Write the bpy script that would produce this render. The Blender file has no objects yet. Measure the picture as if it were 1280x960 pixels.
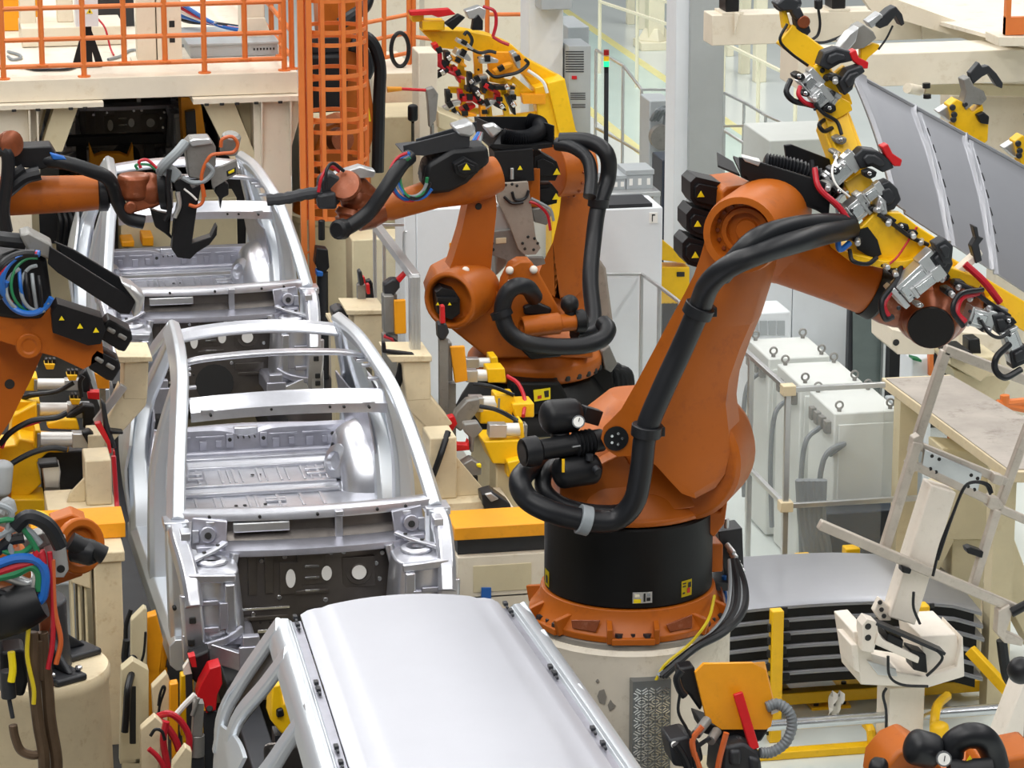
import bpy, math, random
from mathutils import Vector as V, Matrix, Quaternion
random.seed(7)
SC = bpy.context.scene
COL = SC.collection
R = math.radians
# ------------------------------------------------------------------ camera
F = 4000.0
YAW, PIT = R(11.1), R(15.0)
FW = V((math.cos(PIT)*math.sin(YAW), math.cos(PIT)*math.cos(YAW), -math.sin(PIT)))
RT = V((math.cos(YAW), -math.sin(YAW), 0))
UP = RT.cross(FW)
def ray(px, py): return FW + RT*((px-640)/F) - UP*((py-480)/F)
CAM = V((0, 0, 1.55)) - ray(383, 634)*19.5
def at(px, py, Y=None, Z=None, X=None):
    r = ray(px, py)
    t = (Y-CAM.y)/r.y if Y is not None else (Z-CAM.z)/r.z if Z is not None else (X-CAM.x)/r.x
    return CAM + r*t
def atp(px, py, P0, N):
    r = ray(px, py)
    return CAM + r*((V(P0)-CAM).dot(N)/r.dot(N))
cd = bpy.data.cameras.new('camera')
cd.sensor_width = 36.0; cd.lens = F/1280*36.0
cd.clip_end = 300
cam = bpy.data.objects.new('camera', cd); COL.objects.link(cam)
cam.location = CAM
cam.rotation_euler = Matrix((RT, UP, -FW)).transposed().to_euler()
SC.camera = cam
# ------------------------------------------------------------------ materials
def lin(h):
    if isinstance(h, str): h = [int(h[i:i+2], 16)/255 for i in (0, 2, 4)]
    return tuple(c/12.92 if c <= .04045 else ((c+.055)/1.055)**2.4 for c in h)
def mat(name, col, rough=.5, metal=0.0, var=.12, scale=6.0, dirt=None, dirt_amt=.5, bump=0.0, spec=.5, coat=0.0, bscale=60, alpha=1, trans=0, emit=0):
    m = bpy.data.materials.new(name); m.use_nodes = True
    nt = m.node_tree; n = nt.nodes; l = nt.links
    b = n['Principled BSDF']; c = lin(col)
    b.inputs['Roughness'].default_value = rough
    b.inputs['Metallic'].default_value = metal
    b.inputs['Specular IOR Level'].default_value = spec
    b.inputs['Coat Weight'].default_value = coat
    b.inputs['Alpha'].default_value = alpha
    b.inputs['Transmission Weight'].default_value = trans
    if emit:
        b.inputs['Emission Color'].default_value = (*c, 1); b.inputs['Emission Strength'].default_value = emit
    tc = n.new('ShaderNodeTexCoord')
    nz = n.new('ShaderNodeTexNoise'); nz.inputs['Scale'].default_value = scale; nz.inputs['Detail'].default_value = 6
    nz.inputs['Roughness'].default_value = .65
    l.new(tc.outputs['Object'], nz.inputs['Vector'])
    rp = n.new('ShaderNodeValToRGB')
    rp.color_ramp.elements[0].position = .3; rp.color_ramp.elements[1].position = .7
    rp.color_ramp.elements[0].color = (*[x*(1-var) for x in c], 1)
    rp.color_ramp.elements[1].color = (*[min(1, x*(1+var)) for x in c], 1)
    l.new(nz.outputs['Fac'], rp.inputs['Fac'])
    out = rp.outputs['Color']
    if dirt:
        n2 = n.new('ShaderNodeTexNoise'); n2.inputs['Scale'].default_value = scale*2.3; n2.inputs['Detail'].default_value = 9
        n2.inputs['Roughness'].default_value = .75
        l.new(tc.outputs['Object'], n2.inputs['Vector'])
        r2 = n.new('ShaderNodeValToRGB'); r2.color_ramp.elements[0].position = .55; r2.color_ramp.elements[1].position = .72
        r2.color_ramp.elements[0].color = (0, 0, 0, 1); r2.color_ramp.elements[1].color = (dirt_amt,)*3+(1,)
        l.new(n2.outputs['Fac'], r2.inputs['Fac'])
        mx = n.new('ShaderNodeMix'); mx.data_type = 'RGBA'
        l.new(r2.outputs['Color'], mx.inputs['Factor']); l.new(out, mx.inputs[6])
        mx.inputs[7].default_value = (*lin(dirt), 1)
        out = mx.outputs[2]
    l.new(out, b.inputs['Base Color'])
    if bump:
        n3 = n.new('ShaderNodeTexNoise'); n3.inputs['Scale'].default_value = bscale; n3.inputs['Detail'].default_value = 3
        l.new(tc.outputs['Object'], n3.inputs['Vector'])
        bp = n.new('ShaderNodeBump'); bp.inputs['Strength'].default_value = bump; bp.inputs['Distance'].default_value = .02
        l.new(n3.outputs['Fac'], bp.inputs['Height']); l.new(bp.outputs['Normal'], b.inputs['Normal'])
    return m
M = dict(
 orange=mat('robot_orange', 'b05c14', .42, spec=.35, var=.08, dirt='7a3c20', dirt_amt=.55, scale=2.2),
 copper=mat('worn_wrist_copper', '8a4a2c', .32, .35, var=.25, dirt='c08a70', dirt_amt=.5),
 safety=mat('safety_orange', 'dd7a38', .45, var=.06),
 cream=mat('cream_paint', 'e2d8c4', .5, var=.05, dirt='b59c72', dirt_amt=.35, scale=3),
 creamdk=mat('cream_paint_yellowed_or_shaded', 'd2c6a4', .5, var=.06, dirt='b29a6a', dirt_amt=.35, scale=3),
 wood=mat('cream_worn_paint', 'd8c8a6', .55, var=.08, dirt='a98754', dirt_amt=.5, scale=5),
 yellow=mat('machine_yellow', 'f2bf0c', .4, var=.06, dirt='b98a08', dirt_amt=.4),
 amber=mat('amber_paint', 'f0a010', .45, var=.05, dirt='9c6a20', dirt_amt=.25),
 red=mat('clamp_red', 'c8141c', .4, var=.1),
 black=mat('black_plastic', '131417', .45, var=.2, spec=.35),
 drum=mat('black_cover', '090a0b', .5, var=.15, spec=.3),
 rubber=mat('black_rubber_hose', '15171b', .42, var=.12, spec=.4),
 dark=mat('dark_grey_metal', '2c2e32', .45, .2, var=.2),
 grey=mat('grey_cast_metal', '8b8a86', .45, .4, var=.12, dirt='5a5752'),
 plate=mat('grey_tool_plate', '9b9186', .5, .15, var=.1, dirt='5f564d'),
 alu=mat('aluminium', 'c9cbcc', .32, .75, var=.06),
 steel=mat('polished_steel', 'd6d8da', .2, .95, var=.05),
 zinc=mat('galvanised_car_steel', 'd3d5dc', .30, .85, var=.08, scale=9),
 zincdk=mat('dark_car_steel', '6c6763', .34, .8, var=.12, scale=7),  # darker steel tone for firewall, cowl trough and inner parts
 zincin=mat('car_inner_steel', 'b6b7c2', .36, .75, var=.10, scale=9),
 skin=mat('car_outer_steel', 'd5dbe1', .33, .6, var=.03, scale=3),
 roof=mat('car_roof_steel', 'bfc1c9', .42, .5, var=.02, scale=2),
 sheet=mat('roof_panel_steel', 'a0a2a8', .38, .6, var=.04, scale=2),
 satin=mat('satin_cylinder', 'e2e2de', .38, .35, var=.03), glaze=mat('dark_glazing', '596462', .2, var=.1),
 white=mat('white_cabinet', 'dfe4e8', .45, var=.02),
 whitefix=mat('white_fixture_paint', 'ece4d8', .5, var=.04, dirt='b8aa94', dirt_amt=.35),
 lgrey=mat('pale_grey_enclosure', 'd2d6d2', .45, var=.03),
 mgrey=mat('grey_steel_column', 'a9aeae', .5, var=.03),
 cabgrey=mat('grey_cabinet', 'a7adb0', .45, var=.04),
 glass=mat('clear_guard_sheet', 'eef4f2', .08, 0, var=.01, alpha=.07, spec=.2),
 navy=mat('dark_blue_cabinet', '2a3340', .45, var=.06),
 paleyel=mat('pale_yellow_paint', 'efead0', .5, var=.04),
 bluehose=mat('blue_hose', '1c62b4', .38, var=.05), redhose=mat('red_hose', 'b81c2c', .38, var=.05),
 greenhose=mat('green_hose', '1f7a4c', .38, var=.05), greyhose=mat('grey_hose', '8d9498', .45, var=.06),
 orhose=mat('orange_cable', 'c7602c', .4, var=.06), yelhose=mat('yellow_cable', 'd8c020', .4, var=.05),
 lab_w=mat('white_label', 'ecebe6', .5, var=.02), lab_y=mat('yellow_label', 'f2d912', .5, var=.02),
 ink=mat('label_ink', '202020', .6, var=.02), inkred=mat('label_red', 'c03020', .6, var=.02),
 conc=mat('painted_concrete', 'e2d9c8', .6, var=.05, dirt='a08d72', dirt_amt=.55, scale=2.5),
 grease=mat('grey_baseplate', '8f8a82', .5, .1, var=.12, dirt='5c564c'),
 chrome=mat('chrome_rail', 'cfd2d4', .22, .9, var=.04),
 rubberg=mat('grey_corrugated_hose', '70767a', .5, var=.08),
 tabletop=mat('worn_table_top', 'a39b92', .6, var=.2, dirt='6f655b', dirt_amt=.8, scale=2.2),
 gl_red=mat('lamp_red', '8a1818', .3, emit=.15), gl_yel=mat('lamp_amber', 'd8a818', .3, emit=.3), gl_grn=mat('lamp_green_lit', '1fe07a', .3, emit=2.0),
)
def floor_mat():
    m = bpy.data.materials.new('hall_floor'); m.use_nodes = True
    nt = m.node_tree; n = nt.nodes; l = nt.links; b = n['Principled BSDF']
    tc = n.new('ShaderNodeTexCoord'); nz = n.new('ShaderNodeTexNoise'); nz.inputs['Scale'].default_value = .35; nz.inputs['Detail'].default_value = 5
    l.new(tc.outputs['Object'], nz.inputs['Vector'])
    rp = n.new('ShaderNodeValToRGB'); rp.color_ramp.elements[0].position = .3; rp.color_ramp.elements[1].position = .7
    rp.color_ramp.elements[0].color = (*lin('d5dedb'), 1); rp.color_ramp.elements[1].color = (*lin('e4ebe8'), 1)
    l.new(nz.outputs['Fac'], rp.inputs['Fac']); l.new(rp.outputs['Color'], b.inputs['Base Color'])
    b.inputs['Roughness'].default_value = .22
    return m
M['floor'] = floor_mat()
def tread_mat():
    # checker plate: alternating raised dashes in a basket weave
    m = bpy.data.materials.new('checker_plate_steel'); m.use_nodes = True
    nt = m.node_tree; n = nt.nodes; l = nt.links; b = n['Principled BSDF']
    b.inputs['Base Color'].default_value = (*lin('85898c'), 1); b.inputs['Metallic'].default_value = .8; b.inputs['Roughness'].default_value = .35
    return m
M['tread'] = tread_mat()
# ------------------------------------------------------------------ mesh builder
Zv = V((0, 0, 1))
def frame(d, up=Zv):
    d = V(d).normalized(); s = d.cross(V(up))
    if s.length < 1e-4: s = d.cross(V((0, 1, 0)))
    s.normalize(); return d, s, s.cross(d).normalized()
def spline(pts, k=5):
    pts = [V(p) for p in pts]
    if len(pts) < 3 or k < 2: return pts
    out = []; P = [pts[0]*2-pts[1]]+pts+[pts[-1]*2-pts[-2]]
    for i in range(1, len(P)-2):
        a, b, c, d = P[i-1:i+3]
        for j in range(k):
            t = j/k
            out.append(.5*((2*b)+(c-a)*t+(2*a-5*b+4*c-d)*t*t+(3*b-a-3*c+d)*t**3))
    out.append(pts[-1]); return out
class MB:
    def __init__(s): s.v = []; s.f = []; s.marks = []
    def use(s, m): s.marks.append((len(s.f), m)); return s   # the faces added next take another material (holes, labels, bolts)
    def add(s, vs, fs):
        o = len(s.v); s.v += [V(v) for v in vs]; s.f += [tuple(i+o for i in f) for f in fs]; return s
    def box(s, c, sz, rot=None):
        c = V(c); h = [x/2 for x in sz]
        vs = [V((x*h[0], y*h[1], z*h[2])) for x in (-1, 1) for y in (-1, 1) for z in (-1, 1)]
        if rot is not None: vs = [rot @ v for v in vs]
        return s.add([c+v for v in vs], [(0, 1, 3, 2), (4, 6, 7, 5), (0, 4, 5, 1), (2, 3, 7, 6), (0, 2, 6, 4), (1, 5, 7, 3)])
    def bx(s, x0, x1, y0, y1, z0, z1): return s.box(((x0+x1)/2, (y0+y1)/2, (z0+z1)/2), (abs(x1-x0), abs(y1-y0), abs(z1-z0)))
    def bar(s, a, b, w, h, up=Zv):
        a, b = V(a), V(b); d, r, u = frame(b-a, up)
        return s.box((a+b)/2, ((b-a).length, w, h), Matrix((d, r, u)).transposed())
    def loft(s, rings, caps=True, closed=True):
        n = len(rings[0]); o = len(s.v)
        for r in rings: s.v += [V(v) for v in r]
        for i in range(len(rings)-1):
            for j in range(n if closed else n-1):
                k = (j+1) % n
                s.f.append((o+i*n+j, o+i*n+k, o+(i+1)*n+k, o+(i+1)*n+j))
        if caps:
            s.f.append(tuple(o+j for j in reversed(range(n)))); s.f.append(tuple(o+(len(rings)-1)*n+j for j in range(n)))
        return s
    def lathe(s, prof, a, axis, n=20, up=Zv, caps=True):
        d, r, u = frame(axis, up); a = V(a)
        return s.loft([[a+d*t+(r*math.cos(2*math.pi*j/n)+u*math.sin(2*math.pi*j/n))*max(q, 1e-4) for j in range(n)] for t, q in prof], caps)
    def cyl(s, a, b, r, r2=None, n=16):
        a, b = V(a), V(b); L = (b-a).length
        return s.lathe([(0, r), (L, r if r2 is None else r2)], a, b-a, n)
    def pipe(s, a, b, ro, ri, n=20):
        a, b = V(a), V(b); L = (b-a).length
        return s.lathe([(0, ri), (0, ro), (L, ro), (L, ri), (0, ri)], a, b-a, n, Zv, False)
    def tube(s, pts, r, n=8, k=5, rf=None):
        P = spline(pts, k); rings = []; up = None
        for i, p in enumerate(P):
            d = (P[min(i+1, len(P)-1)]-P[max(i-1, 0)]).normalized()
            if up is None:
                _, sd, u = frame(d)
            else:
                u = (up-d*up.dot(d)).normalized(); sd = d.cross(u)
            up = u; rr = r if rf is None else r*rf(i)
            rings.append([p+(sd*math.cos(2*math.pi*j/n)+u*math.sin(2*math.pi*j/n))*rr for j in range(n)])
        return s.loft(rings)
    def hose(s, pts, r, k=14, n=10, amp=.12):   # corrugated
        return s.tube(pts, r, n, k, lambda i: 1+(amp if i % 2 else -amp))
    def sweep(s, pts, w, h, k=5, up=Zv, wf=None):  # rectangular section with clipped corners
        P = spline(pts, k); rings = []; N = len(P)
        for i, p in enumerate(P):
            d, sd, u = frame(P[min(i+1, N-1)]-P[max(i-1, 0)], up)
            f = 1 if wf is None else wf(i/(N-1)); a, b = w/2*f, h/2*f; c = min(a, b)*.4
            rings.append([p+sd*x+u*y for x, y in ((a, b-c), (a-c, b), (c-a, b), (-a, b-c), (-a, c-b), (c-a, -b), (a-c, -b), (a, c-b))])
        return s.loft(rings)
    def prism(s, pts, vec):
        pts = [V(p) for p in pts]; vec = V(vec); n = len(pts)
        return s.loft([pts, [p+vec for p in pts]])
    def trace(s, px, Y, t):   # outline measured on the plane y = Y, real thickness t going back
        return s.prism([at(x, y, Y=Y) for x, y in px], (0, t, 0))
    def grid(s, P, t=None):   # P[i][j] points; t = thickness vector
        m, n = len(P), len(P[0]); o = len(s.v)
        for r in P: s.v += [V(p) for p in r]
        q = lambda i, j, b=0: o+b+i*n+j
        for i in range(m-1):
            for j in range(n-1): s.f.append((q(i, j), q(i, j+1), q(i+1, j+1), q(i+1, j)))
        if t is not None:
            t = V(t); b = m*n
            for r in P: s.v += [V(p)+t for p in r]
            for i in range(m-1):
                for j in range(n-1): s.f.append((q(i, j, b), q(i+1, j, b), q(i+1, j+1, b), q(i, j+1, b)))
            for i in range(m-1):
                s.f.append((q(i, 0), q(i+1, 0), q(i+1, 0, b), q(i, 0, b))); s.f.append((q(i, n-1), q(i, n-1, b), q(i+1, n-1, b), q(i+1, n-1)))
            for j in range(n-1):
                s.f.append((q(0, j), q(0, j, b), q(0, j+1, b), q(0, j+1))); s.f.append((q(m-1, j), q(m-1, j+1), q(m-1, j+1, b), q(m-1, j, b)))
        return s
    def ball(s, c, r, n=16, m=10, rot=None):
        if not hasattr(r, '__len__'): r = (r, r, r)
        c = V(c); rings = []
        for i in range(m+1):
            a = math.pi*i/m; sr = max(math.sin(a), 1e-3)
            vs = [V((r[0]*sr*math.cos(2*math.pi*j/n), r[1]*sr*math.sin(2*math.pi*j/n), -r[2]*math.cos(a))) for j in range(n)]
            if rot is not None: vs = [rot @ v for v in vs]
            rings.append([c+v for v in vs])
        return s.loft(rings)
    def capsule(s, a, b, r, n=16):
        a, b = V(a), V(b); L = (b-a).length; pr = []
        for i in range(6): t = math.pi/2*i/5; pr.append((r*.6*(1-math.cos(t)), r*math.sin(t)))
        for i in range(6): t = math.pi/2*(1-i/5); pr.append((L-r*.6*(1-math.cos(t)), r*math.sin(t)))
        return s.lathe(pr, a, b-a, n)
    def build(s, name, m, parent=None, bevel=0.0, smooth=True, label=None, seg=2):
        me = bpy.data.meshes.new(name)
        off = V(parent['_o']) if parent is not None and '_o' in parent else (ORG.get(parent.name, V()) if parent is not None else V())
        loc = V()
        if parent is None:
            n = len(s.v); mn = V([min(v[i] for v in s.v) for i in range(3)]); mx = V([max(v[i] for v in s.v) for i in range(3)])
            loc = V(((mn.x+mx.x)/2, (mn.y+mx.y)/2, mn.z)); off = loc
        me.from_pydata([v-off for v in s.v], [], s.f)
        me.materials.append(M[m] if isinstance(m, str) else m)
        if s.marks:
            idx = [0]*len(s.f); names = [m]
            for k, (start, mm) in enumerate(s.marks):
                end = s.marks[k+1][0] if k+1 < len(s.marks) else len(s.f)
                if mm not in names: names.append(mm); me.materials.append(M[mm])
                idx[start:end] = [names.index(mm)]*(end-start)
            me.polygons.foreach_set('material_index', idx)
        import bmesh
        bm = bmesh.new(); bm.from_mesh(me); bmesh.ops.recalc_face_normals(bm, faces=bm.faces); bm.to_mesh(me); bm.free()
        if smooth:
            me.shade_smooth(); me.set_sharp_from_angle(angle=R(35))
        o = bpy.data.objects.new(name, me); COL.objects.link(o)
        o.location = loc
        ORG[o.name] = off
        if parent is not None: o.parent = parent
        if bevel:
            b = o.modifiers.new('bevel', 'BEVEL'); b.width = bevel; b.segments = seg; b.limit_method = 'ANGLE'; b.angle_limit = R(40)
            b.harden_normals = False
        if label: o['label'] = label
        return o
ORG = {}
def T(name, label, cat, loc=(0, 0, 0), group=None):
    o = bpy.data.objects.new(name, None); COL.objects.link(o); o.location = V(loc); o.empty_display_size = .1
    ORG[o.name] = V(loc); o['label'] = label; o['category'] = cat
    if group: o['group'] = group
    return o
def tag(o, label, cat, group=None, kind=None):
    o['label'] = label; o['category'] = cat
    if group: o['group'] = group
    if kind: o['kind'] = kind
    return o
def struct(o): o['kind'] = 'structure'; return o
def kids(o): return [c for c in list(COL.objects) if c.parent is o]
def dup(root, dloc=(0, 0, 0), label=None, group=None, rotz=0):
    r = root.copy(); COL.objects.link(r); r.location = root.location+V(dloc); r.rotation_euler.z = root.rotation_euler.z+rotz
    if label: r['label'] = label
    if group: r['group'] = group
    for ch in root.children:
        c = ch.copy(); COL.objects.link(c); c.parent = r
        for g in ch.children:
            d = g.copy(); COL.objects.link(d); d.parent = c
    return r
YV = V((0, 1, 0)); XV = V((1, 0, 0))
def pts(l, Y): return [at(x, y, Y=Y) for x, y in l]
def p3(l): return [at(x, y, Y=Y) for x, y, Y in l]
# ------------------------------------------------------------------ light and exposure
w = bpy.data.worlds.new('hall_daylight'); SC.world = w; w.use_nodes = True
nt = w.node_tree; bg = nt.nodes['Background']
tc = nt.nodes.new('ShaderNodeTexCoord'); sx = nt.nodes.new('ShaderNodeSeparateXYZ'); nt.links.new(tc.outputs['Generated'], sx.inputs[0])
rp = nt.nodes.new('ShaderNodeValToRGB'); nt.links.new(sx.outputs['Z'], rp.inputs['Fac'])
e = rp.color_ramp.elements; e[0].position = 0.0; e[0].color = (.22, .22, .22, 1); e[1].position = .75; e[1].color = (.8, .83, .88, 1)
nt.links.new(rp.outputs['Color'], bg.inputs['Color']); bg.inputs['Strength'].default_value = .29
def lamp(name, loc, sx_, sy_, power, col=(1, .98, .95), aim=None):
    d = bpy.data.lights.new(name, 'AREA'); d.shape = 'RECTANGLE'; d.size = sx_; d.size_y = sy_; d.energy = power; d.color = col
    o = bpy.data.objects.new(name, d); COL.objects.link(o); o.location = loc
    if aim is not None: o.rotation_euler = (V(aim)-V(loc)).to_track_quat('-Z', 'Y').to_euler()
    return o
for x, pw in ((-7, 2350), (-2, 1900), (3.5, 1100), (11, 2500)):
    lamp('ceiling_lamp_strip', (x, 6, 12.5), .9, 44, pw)
lamp('ceiling_lamp_front', (-1.5, -13, 11.5), 7, 3, 260, aim=(0, -1, 1.5))
SC.view_settings.view_transform = 'Standard'; SC.view_settings.look = 'None'; SC.view_settings.gamma = 1
SC.view_settings.use_curve_mapping = False; SC.view_settings.exposure = 0.0
# ------------------------------------------------------------------ the setting
struct(MB().bx(-14, 40, -26, 90, -.2, 0).build('floor', 'floor', smooth=False))
M['station'] = mat('station_concrete', '9a968d', .5, var=.12, dirt='6d675e', scale=.8)
struct(MB().bx(-14, 2.1, -26, 19.5, 0, .006).build('floor_marking_4', 'station', smooth=False))
struct(MB().bx(-1.7, 1.35, -8, 12, .006, .02).build('dark_floor_plate', 'dark', smooth=False))  # dark plate added to darken the floor under and beside the car line
M['lane'] = mat('walkway_green', 'c9e0d8', .25, var=.04, scale=1.5); M['laneline'] = mat('walkway_yellow', 'ece69c', .3, var=.05)
struct(MB().bx(6.6, 8.0, 9, 80, 0, .004).build('floor_marking_1', 'lane', smooth=False))
struct(MB().bx(8.0, 8.14, 9, 80, 0, .005).build('floor_marking_2', 'laneline', smooth=False))
struct(MB().bx(6.46, 6.6, 9, 80, 0, .005).build('floor_marking_3', 'laneline', smooth=False))
# ------------------------------------------------------------------ cars
def car_body(label, y0=0.0):
    root = T('car_body', label, 'car body', (0, y0, .55), 'bare car bodies on the welding line')
    Y = lambda x, y, z: V((x, y0+y, z))
    for sgn in (-1, 1):
        m = MB()
        rail = [Y(sgn*.80, -.02, 1.50), Y(sgn*.755, .32, 1.74), Y(sgn*.69, .78, 2.00), Y(sgn*.645, 1.2, 2.09), Y(sgn*.61, 1.8, 2.12), Y(sgn*.575, 2.55, 2.07)]
        m.sweep(rail, .085, .13, 6, up=V((-sgn*.5, -.3, 1)))
        m.sweep([Y(sgn*.80, -.03, 1.52), Y(sgn*.80, -.02, 1.2), Y(sgn*.79, .05, .74)], .12, .22, 4, up=YV)          # hinge pillar
        m.sweep([Y(sgn*.77, -.14, .70), Y(sgn*.80, 1.2, .70), Y(sgn*.83, 2.3, .74)], .20, .2, 4)                 # rocker
        m.sweep([Y(sgn*.65, 1.22, 2.06), Y(sgn*.735, 1.25, 1.75), Y(sgn*.79, 1.26, 1.45), Y(sgn*.80, 1.24, 1.1), Y(sgn*.80, 1.2, .72)], .12, .18, 5, up=YV, wf=lambda t: .6+.75*t)
        m.sweep([Y(sgn*.585, 2.3, 2.08), Y(sgn*.67, 2.5, 1.8), Y(sgn*.76, 2.62, 1.55), Y(sgn*.83, 2.45, 1.3), Y(sgn*.84, 2.25, 1.0), Y(sgn*.84, 2.15, .74)], .15, .16, 5, up=YV, wf=lambda t: .55+.6*t)
        m.sweep([Y(sgn*.575, 2.5, 2.07), Y(sgn*.66, 3.0, 1.78), Y(sgn*.74, 3.35, 1.45), Y(sgn*.74, 3.45, 1.1)], .09, .13, 5, up=YV)
        h = m; h.use('ink')
        for z in (1.0, 1.08): h.cyl(Y(sgn*.83, 1.14, z), Y(sgn*.83, 1.2, z), .014, n=8)
        h.cyl(Y(sgn*.83, -.145, 1.0), Y(sgn*.83, -.1, 1.0), .014, n=8)
        m.build('side_frame', 'skin', root, .006)
        # rear quarter with wheel arch
        q = MB(); P = []
        for i in range(17):
            y = 2.15+1.35*i/16
            arch = math.sqrt(max(0, .36**2-(y-2.78)**2))
            lo = .72 if abs(y-2.78) >= .36 else max(.72, .80+arch)
            hi = 1.38+.22*math.sin(min(1, (y-2.15)/.5)*math.pi/2)
            row = []
            for j in range(9):
                z = lo+(hi-lo)*j/8; t = (z-.72)/.9
                row.append(Y(sgn*(.90+.05*math.sin(t*math.pi)-.13*max(0, t-.55)-.10*((i/16)**3)), y, z))
            P.append(row)
        q.grid(P, (-sgn*.02, 0, 0)); q.build('quarter_panel', 'skin', root)
        # wheelhouse inside
        wv = MB(); P = []
        for i in range(13):
            a = math.pi*i/12; row = []
            for j in range(7):
                f = j/6
                row.append(Y(sgn*(.86-.30*math.sin(f*math.pi/2)), 2.78-(.47-.13*f*f)*math.cos(a), .82+(.47-.16*f*f)*math.sin(a)*1.05))
            P.append(row)
        wv.grid(P, (0, 0, -.012))
        wv.lathe([(0, .13), (.05, .12), (.07, .07), (.04, .06)], Y(sgn*.58, 2.62, 1.05), V((-sgn, -.6, .35)), 16)
        wv.build('wheelhouse', 'zinc', root)
        # strut tower with fender support
        st = MB(); so = sgn
        tx = lambda x, y, z: Y(so*x, y, z)
        rings = []
        for z, g in ((.80, 1.0), (1.0, .95), (1.2, .86), (1.33, .8), (1.345, .5)):
            cx, cy = .62, -.36; rx, ry = .19*g, .25*g
            rings.append([tx(cx+rx*math.copysign(abs(math.cos(a))**.6, math.cos(a)), cy+ry*math.copysign(abs(math.sin(a))**.6, math.sin(a)), z) for a in [2*math.pi*k/20 for k in range(20)]])
        st.loft(rings)
        st.lathe([(0, .10), (.02, .10), (.03, .06), (-.01, .05)], tx(.62, -.34, 1.345), Zv, 16)
        st.bar(tx(.50, -.56, 1.31), tx(.78, -.56, 1.33), .05, .05); st.bar(tx(.54, -.6, 1.29), tx(.54, -.6, .98), .06, .04)
        st.build('strut_tower', 'zinc', root, .008)
        fs = MB()
        fs.sweep([tx(.80, .02, 1.47), tx(.80, -.22, 1.44), tx(.775, -.5, 1.33), tx(.76, -.62, 1.16)], .11, .13, 5)
        fs.sweep([tx(.775, -.60, 1.24), tx(.765, -.62, 1.05), tx(.75, -.60, .86)], .13, .07, 4, up=YV)
        fs.box(tx(.80, -.02, 1.505), (.15, .16, .05)); fs.box(tx(.78, -.62, .92), (.10, .05, .16)); fs.box(tx(.765, -.25, 1.50), (.06, .12, .05))
        fs.bar(tx(.69, -.64, .9), tx(.45, -.70, .82), .05, .11)
        hh = fs.use('ink')
        for x, y, z in ((.78, -.655, .96), (.78, -.655, .90), (.77, -.665, 1.1)): hh.box(tx(x, y, z), (.04, .012, .04))
        for k in range(4): hh.cyl(tx(.76, -.08-.11*k, 1.515-.025*k), tx(.76, -.08-.11*k, 1.40), .014, n=8)
        fs.build('fender_support', 'zinc', root, .006)
        fr = MB()
        fr.sweep([tx(.42, -.1, .84), tx(.43, -.4, .86), tx(.44, -.78, .86)], .10, .14, 4)
        fr.box(tx(.44, -.79, .86), (.15, .02, .2)); fr.box(tx(.52, -.5, .93), (.14, .2, .05)); fr.box(tx(.44, -.76, .98), (.10, .06, .08))
        fr.build('front_rail', 'zincin', root, .006)
    # cowl
    bow = lambda x: -.10*(1-(x/.78)**2)
    xs = [-.78+1.56*i/24 for i in range(25)]
    def strip(prof, thick, name, m, x0=0, x1=25, par=None):
        return MB().grid([[Y(x, bow(x)+yy, zz) for yy, zz in prof] for x in xs[x0:x1]], thick).build(name, m, par or root)
    cw = MB().grid([[Y(x, bow(x)+yy, zz) for yy, zz in [(.16, 1.545), (.10, 1.565), (.03, 1.575), (-.02, 1.565), (-.035, 1.53)]] for x in xs], (0, 0, -.012))
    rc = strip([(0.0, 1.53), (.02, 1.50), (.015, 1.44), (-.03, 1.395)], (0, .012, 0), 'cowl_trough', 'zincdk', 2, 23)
    strip([(-.03, 1.395), (-.10, 1.385), (-.16, 1.37), (-.165, 1.345)], (0, 0, -.012), 'dash_flange', 'zincin', 3, 22)
    d = MB()
    for x0, x1 in ((-.62, -.46), (.40, .56)):
        pass
    d.sweep([Y(-.46, bow(-.40)-.02, 1.475), Y(-.28, bow(-.28)-.02, 1.478), Y(-.12, bow(-.12)-.02, 1.48)], .03, .062, 4)
    d.build('vent_plate', 'alu', rc, .01)
    d = MB(); d.box(Y(.18, bow(.18)-.02, 1.47), (.045, .05, .16)); d.box(Y(.18, bow(.18)-.05, 1.55), (.05, .05, .03)); d.build('cowl_bracket', 'zinc', rc, .004)
    d = cw.use('ink')
    for x in (-.6, -.3, .05, .42, .6): d.cyl(Y(x, bow(x)-.045, 1.545), Y(x, bow(x)+.02, 1.545), .010, n=8)
    cw.build('cowl_panel', 'zinc', root)
    for sgn in (-1, 1):
        d = MB()
        d.prism([Y(sgn*.5, -.16, 1.54), Y(sgn*.70, -.06, 1.54), Y(sgn*.72, -.10, 1.36), Y(sgn*.52, -.22, 1.33)], (0, .03, 0))
        d.lathe([(0, .05), (.02, .05), (.02, .03)], Y(sgn*.62, -.15, 1.46), V((0, -1, .2)), 12)
        d.box(Y(sgn*.63, -.19, 1.385), (.13, .05, .035))
        d.build('cowl_corner', 'zincin', root, .006)
    for sgn in (-1, 1):
        d = MB()
        d.sweep([Y(sgn*.52, -.20, 1.42), Y(sgn*.60, -.28, 1.40), Y(sgn*.70, -.36, 1.385), Y(sgn*.78, -.42, 1.37)], .05, .02, 4)
        d.box(Y(sgn*.60, -.12, 1.50), (.05, .02, .06)); d.box(Y(sgn*.69, -.115, 1.44), (.04, .02, .08)); d.sweep([Y(sgn*.47, -.24, 1.36), Y(sgn*.5, -.26, 1.2), Y(sgn*.49, -.24, 1.0)], .05, .05, 4)
        d.use('ink')
        for x, y, z in ((.57, -.24, 1.43), (.66, -.32, 1.415), (.74, -.39, 1.40)): d.lathe([(0, .014), (.006, .014)], Y(sgn*x, y, z-.012), Zv, 8)
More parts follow.
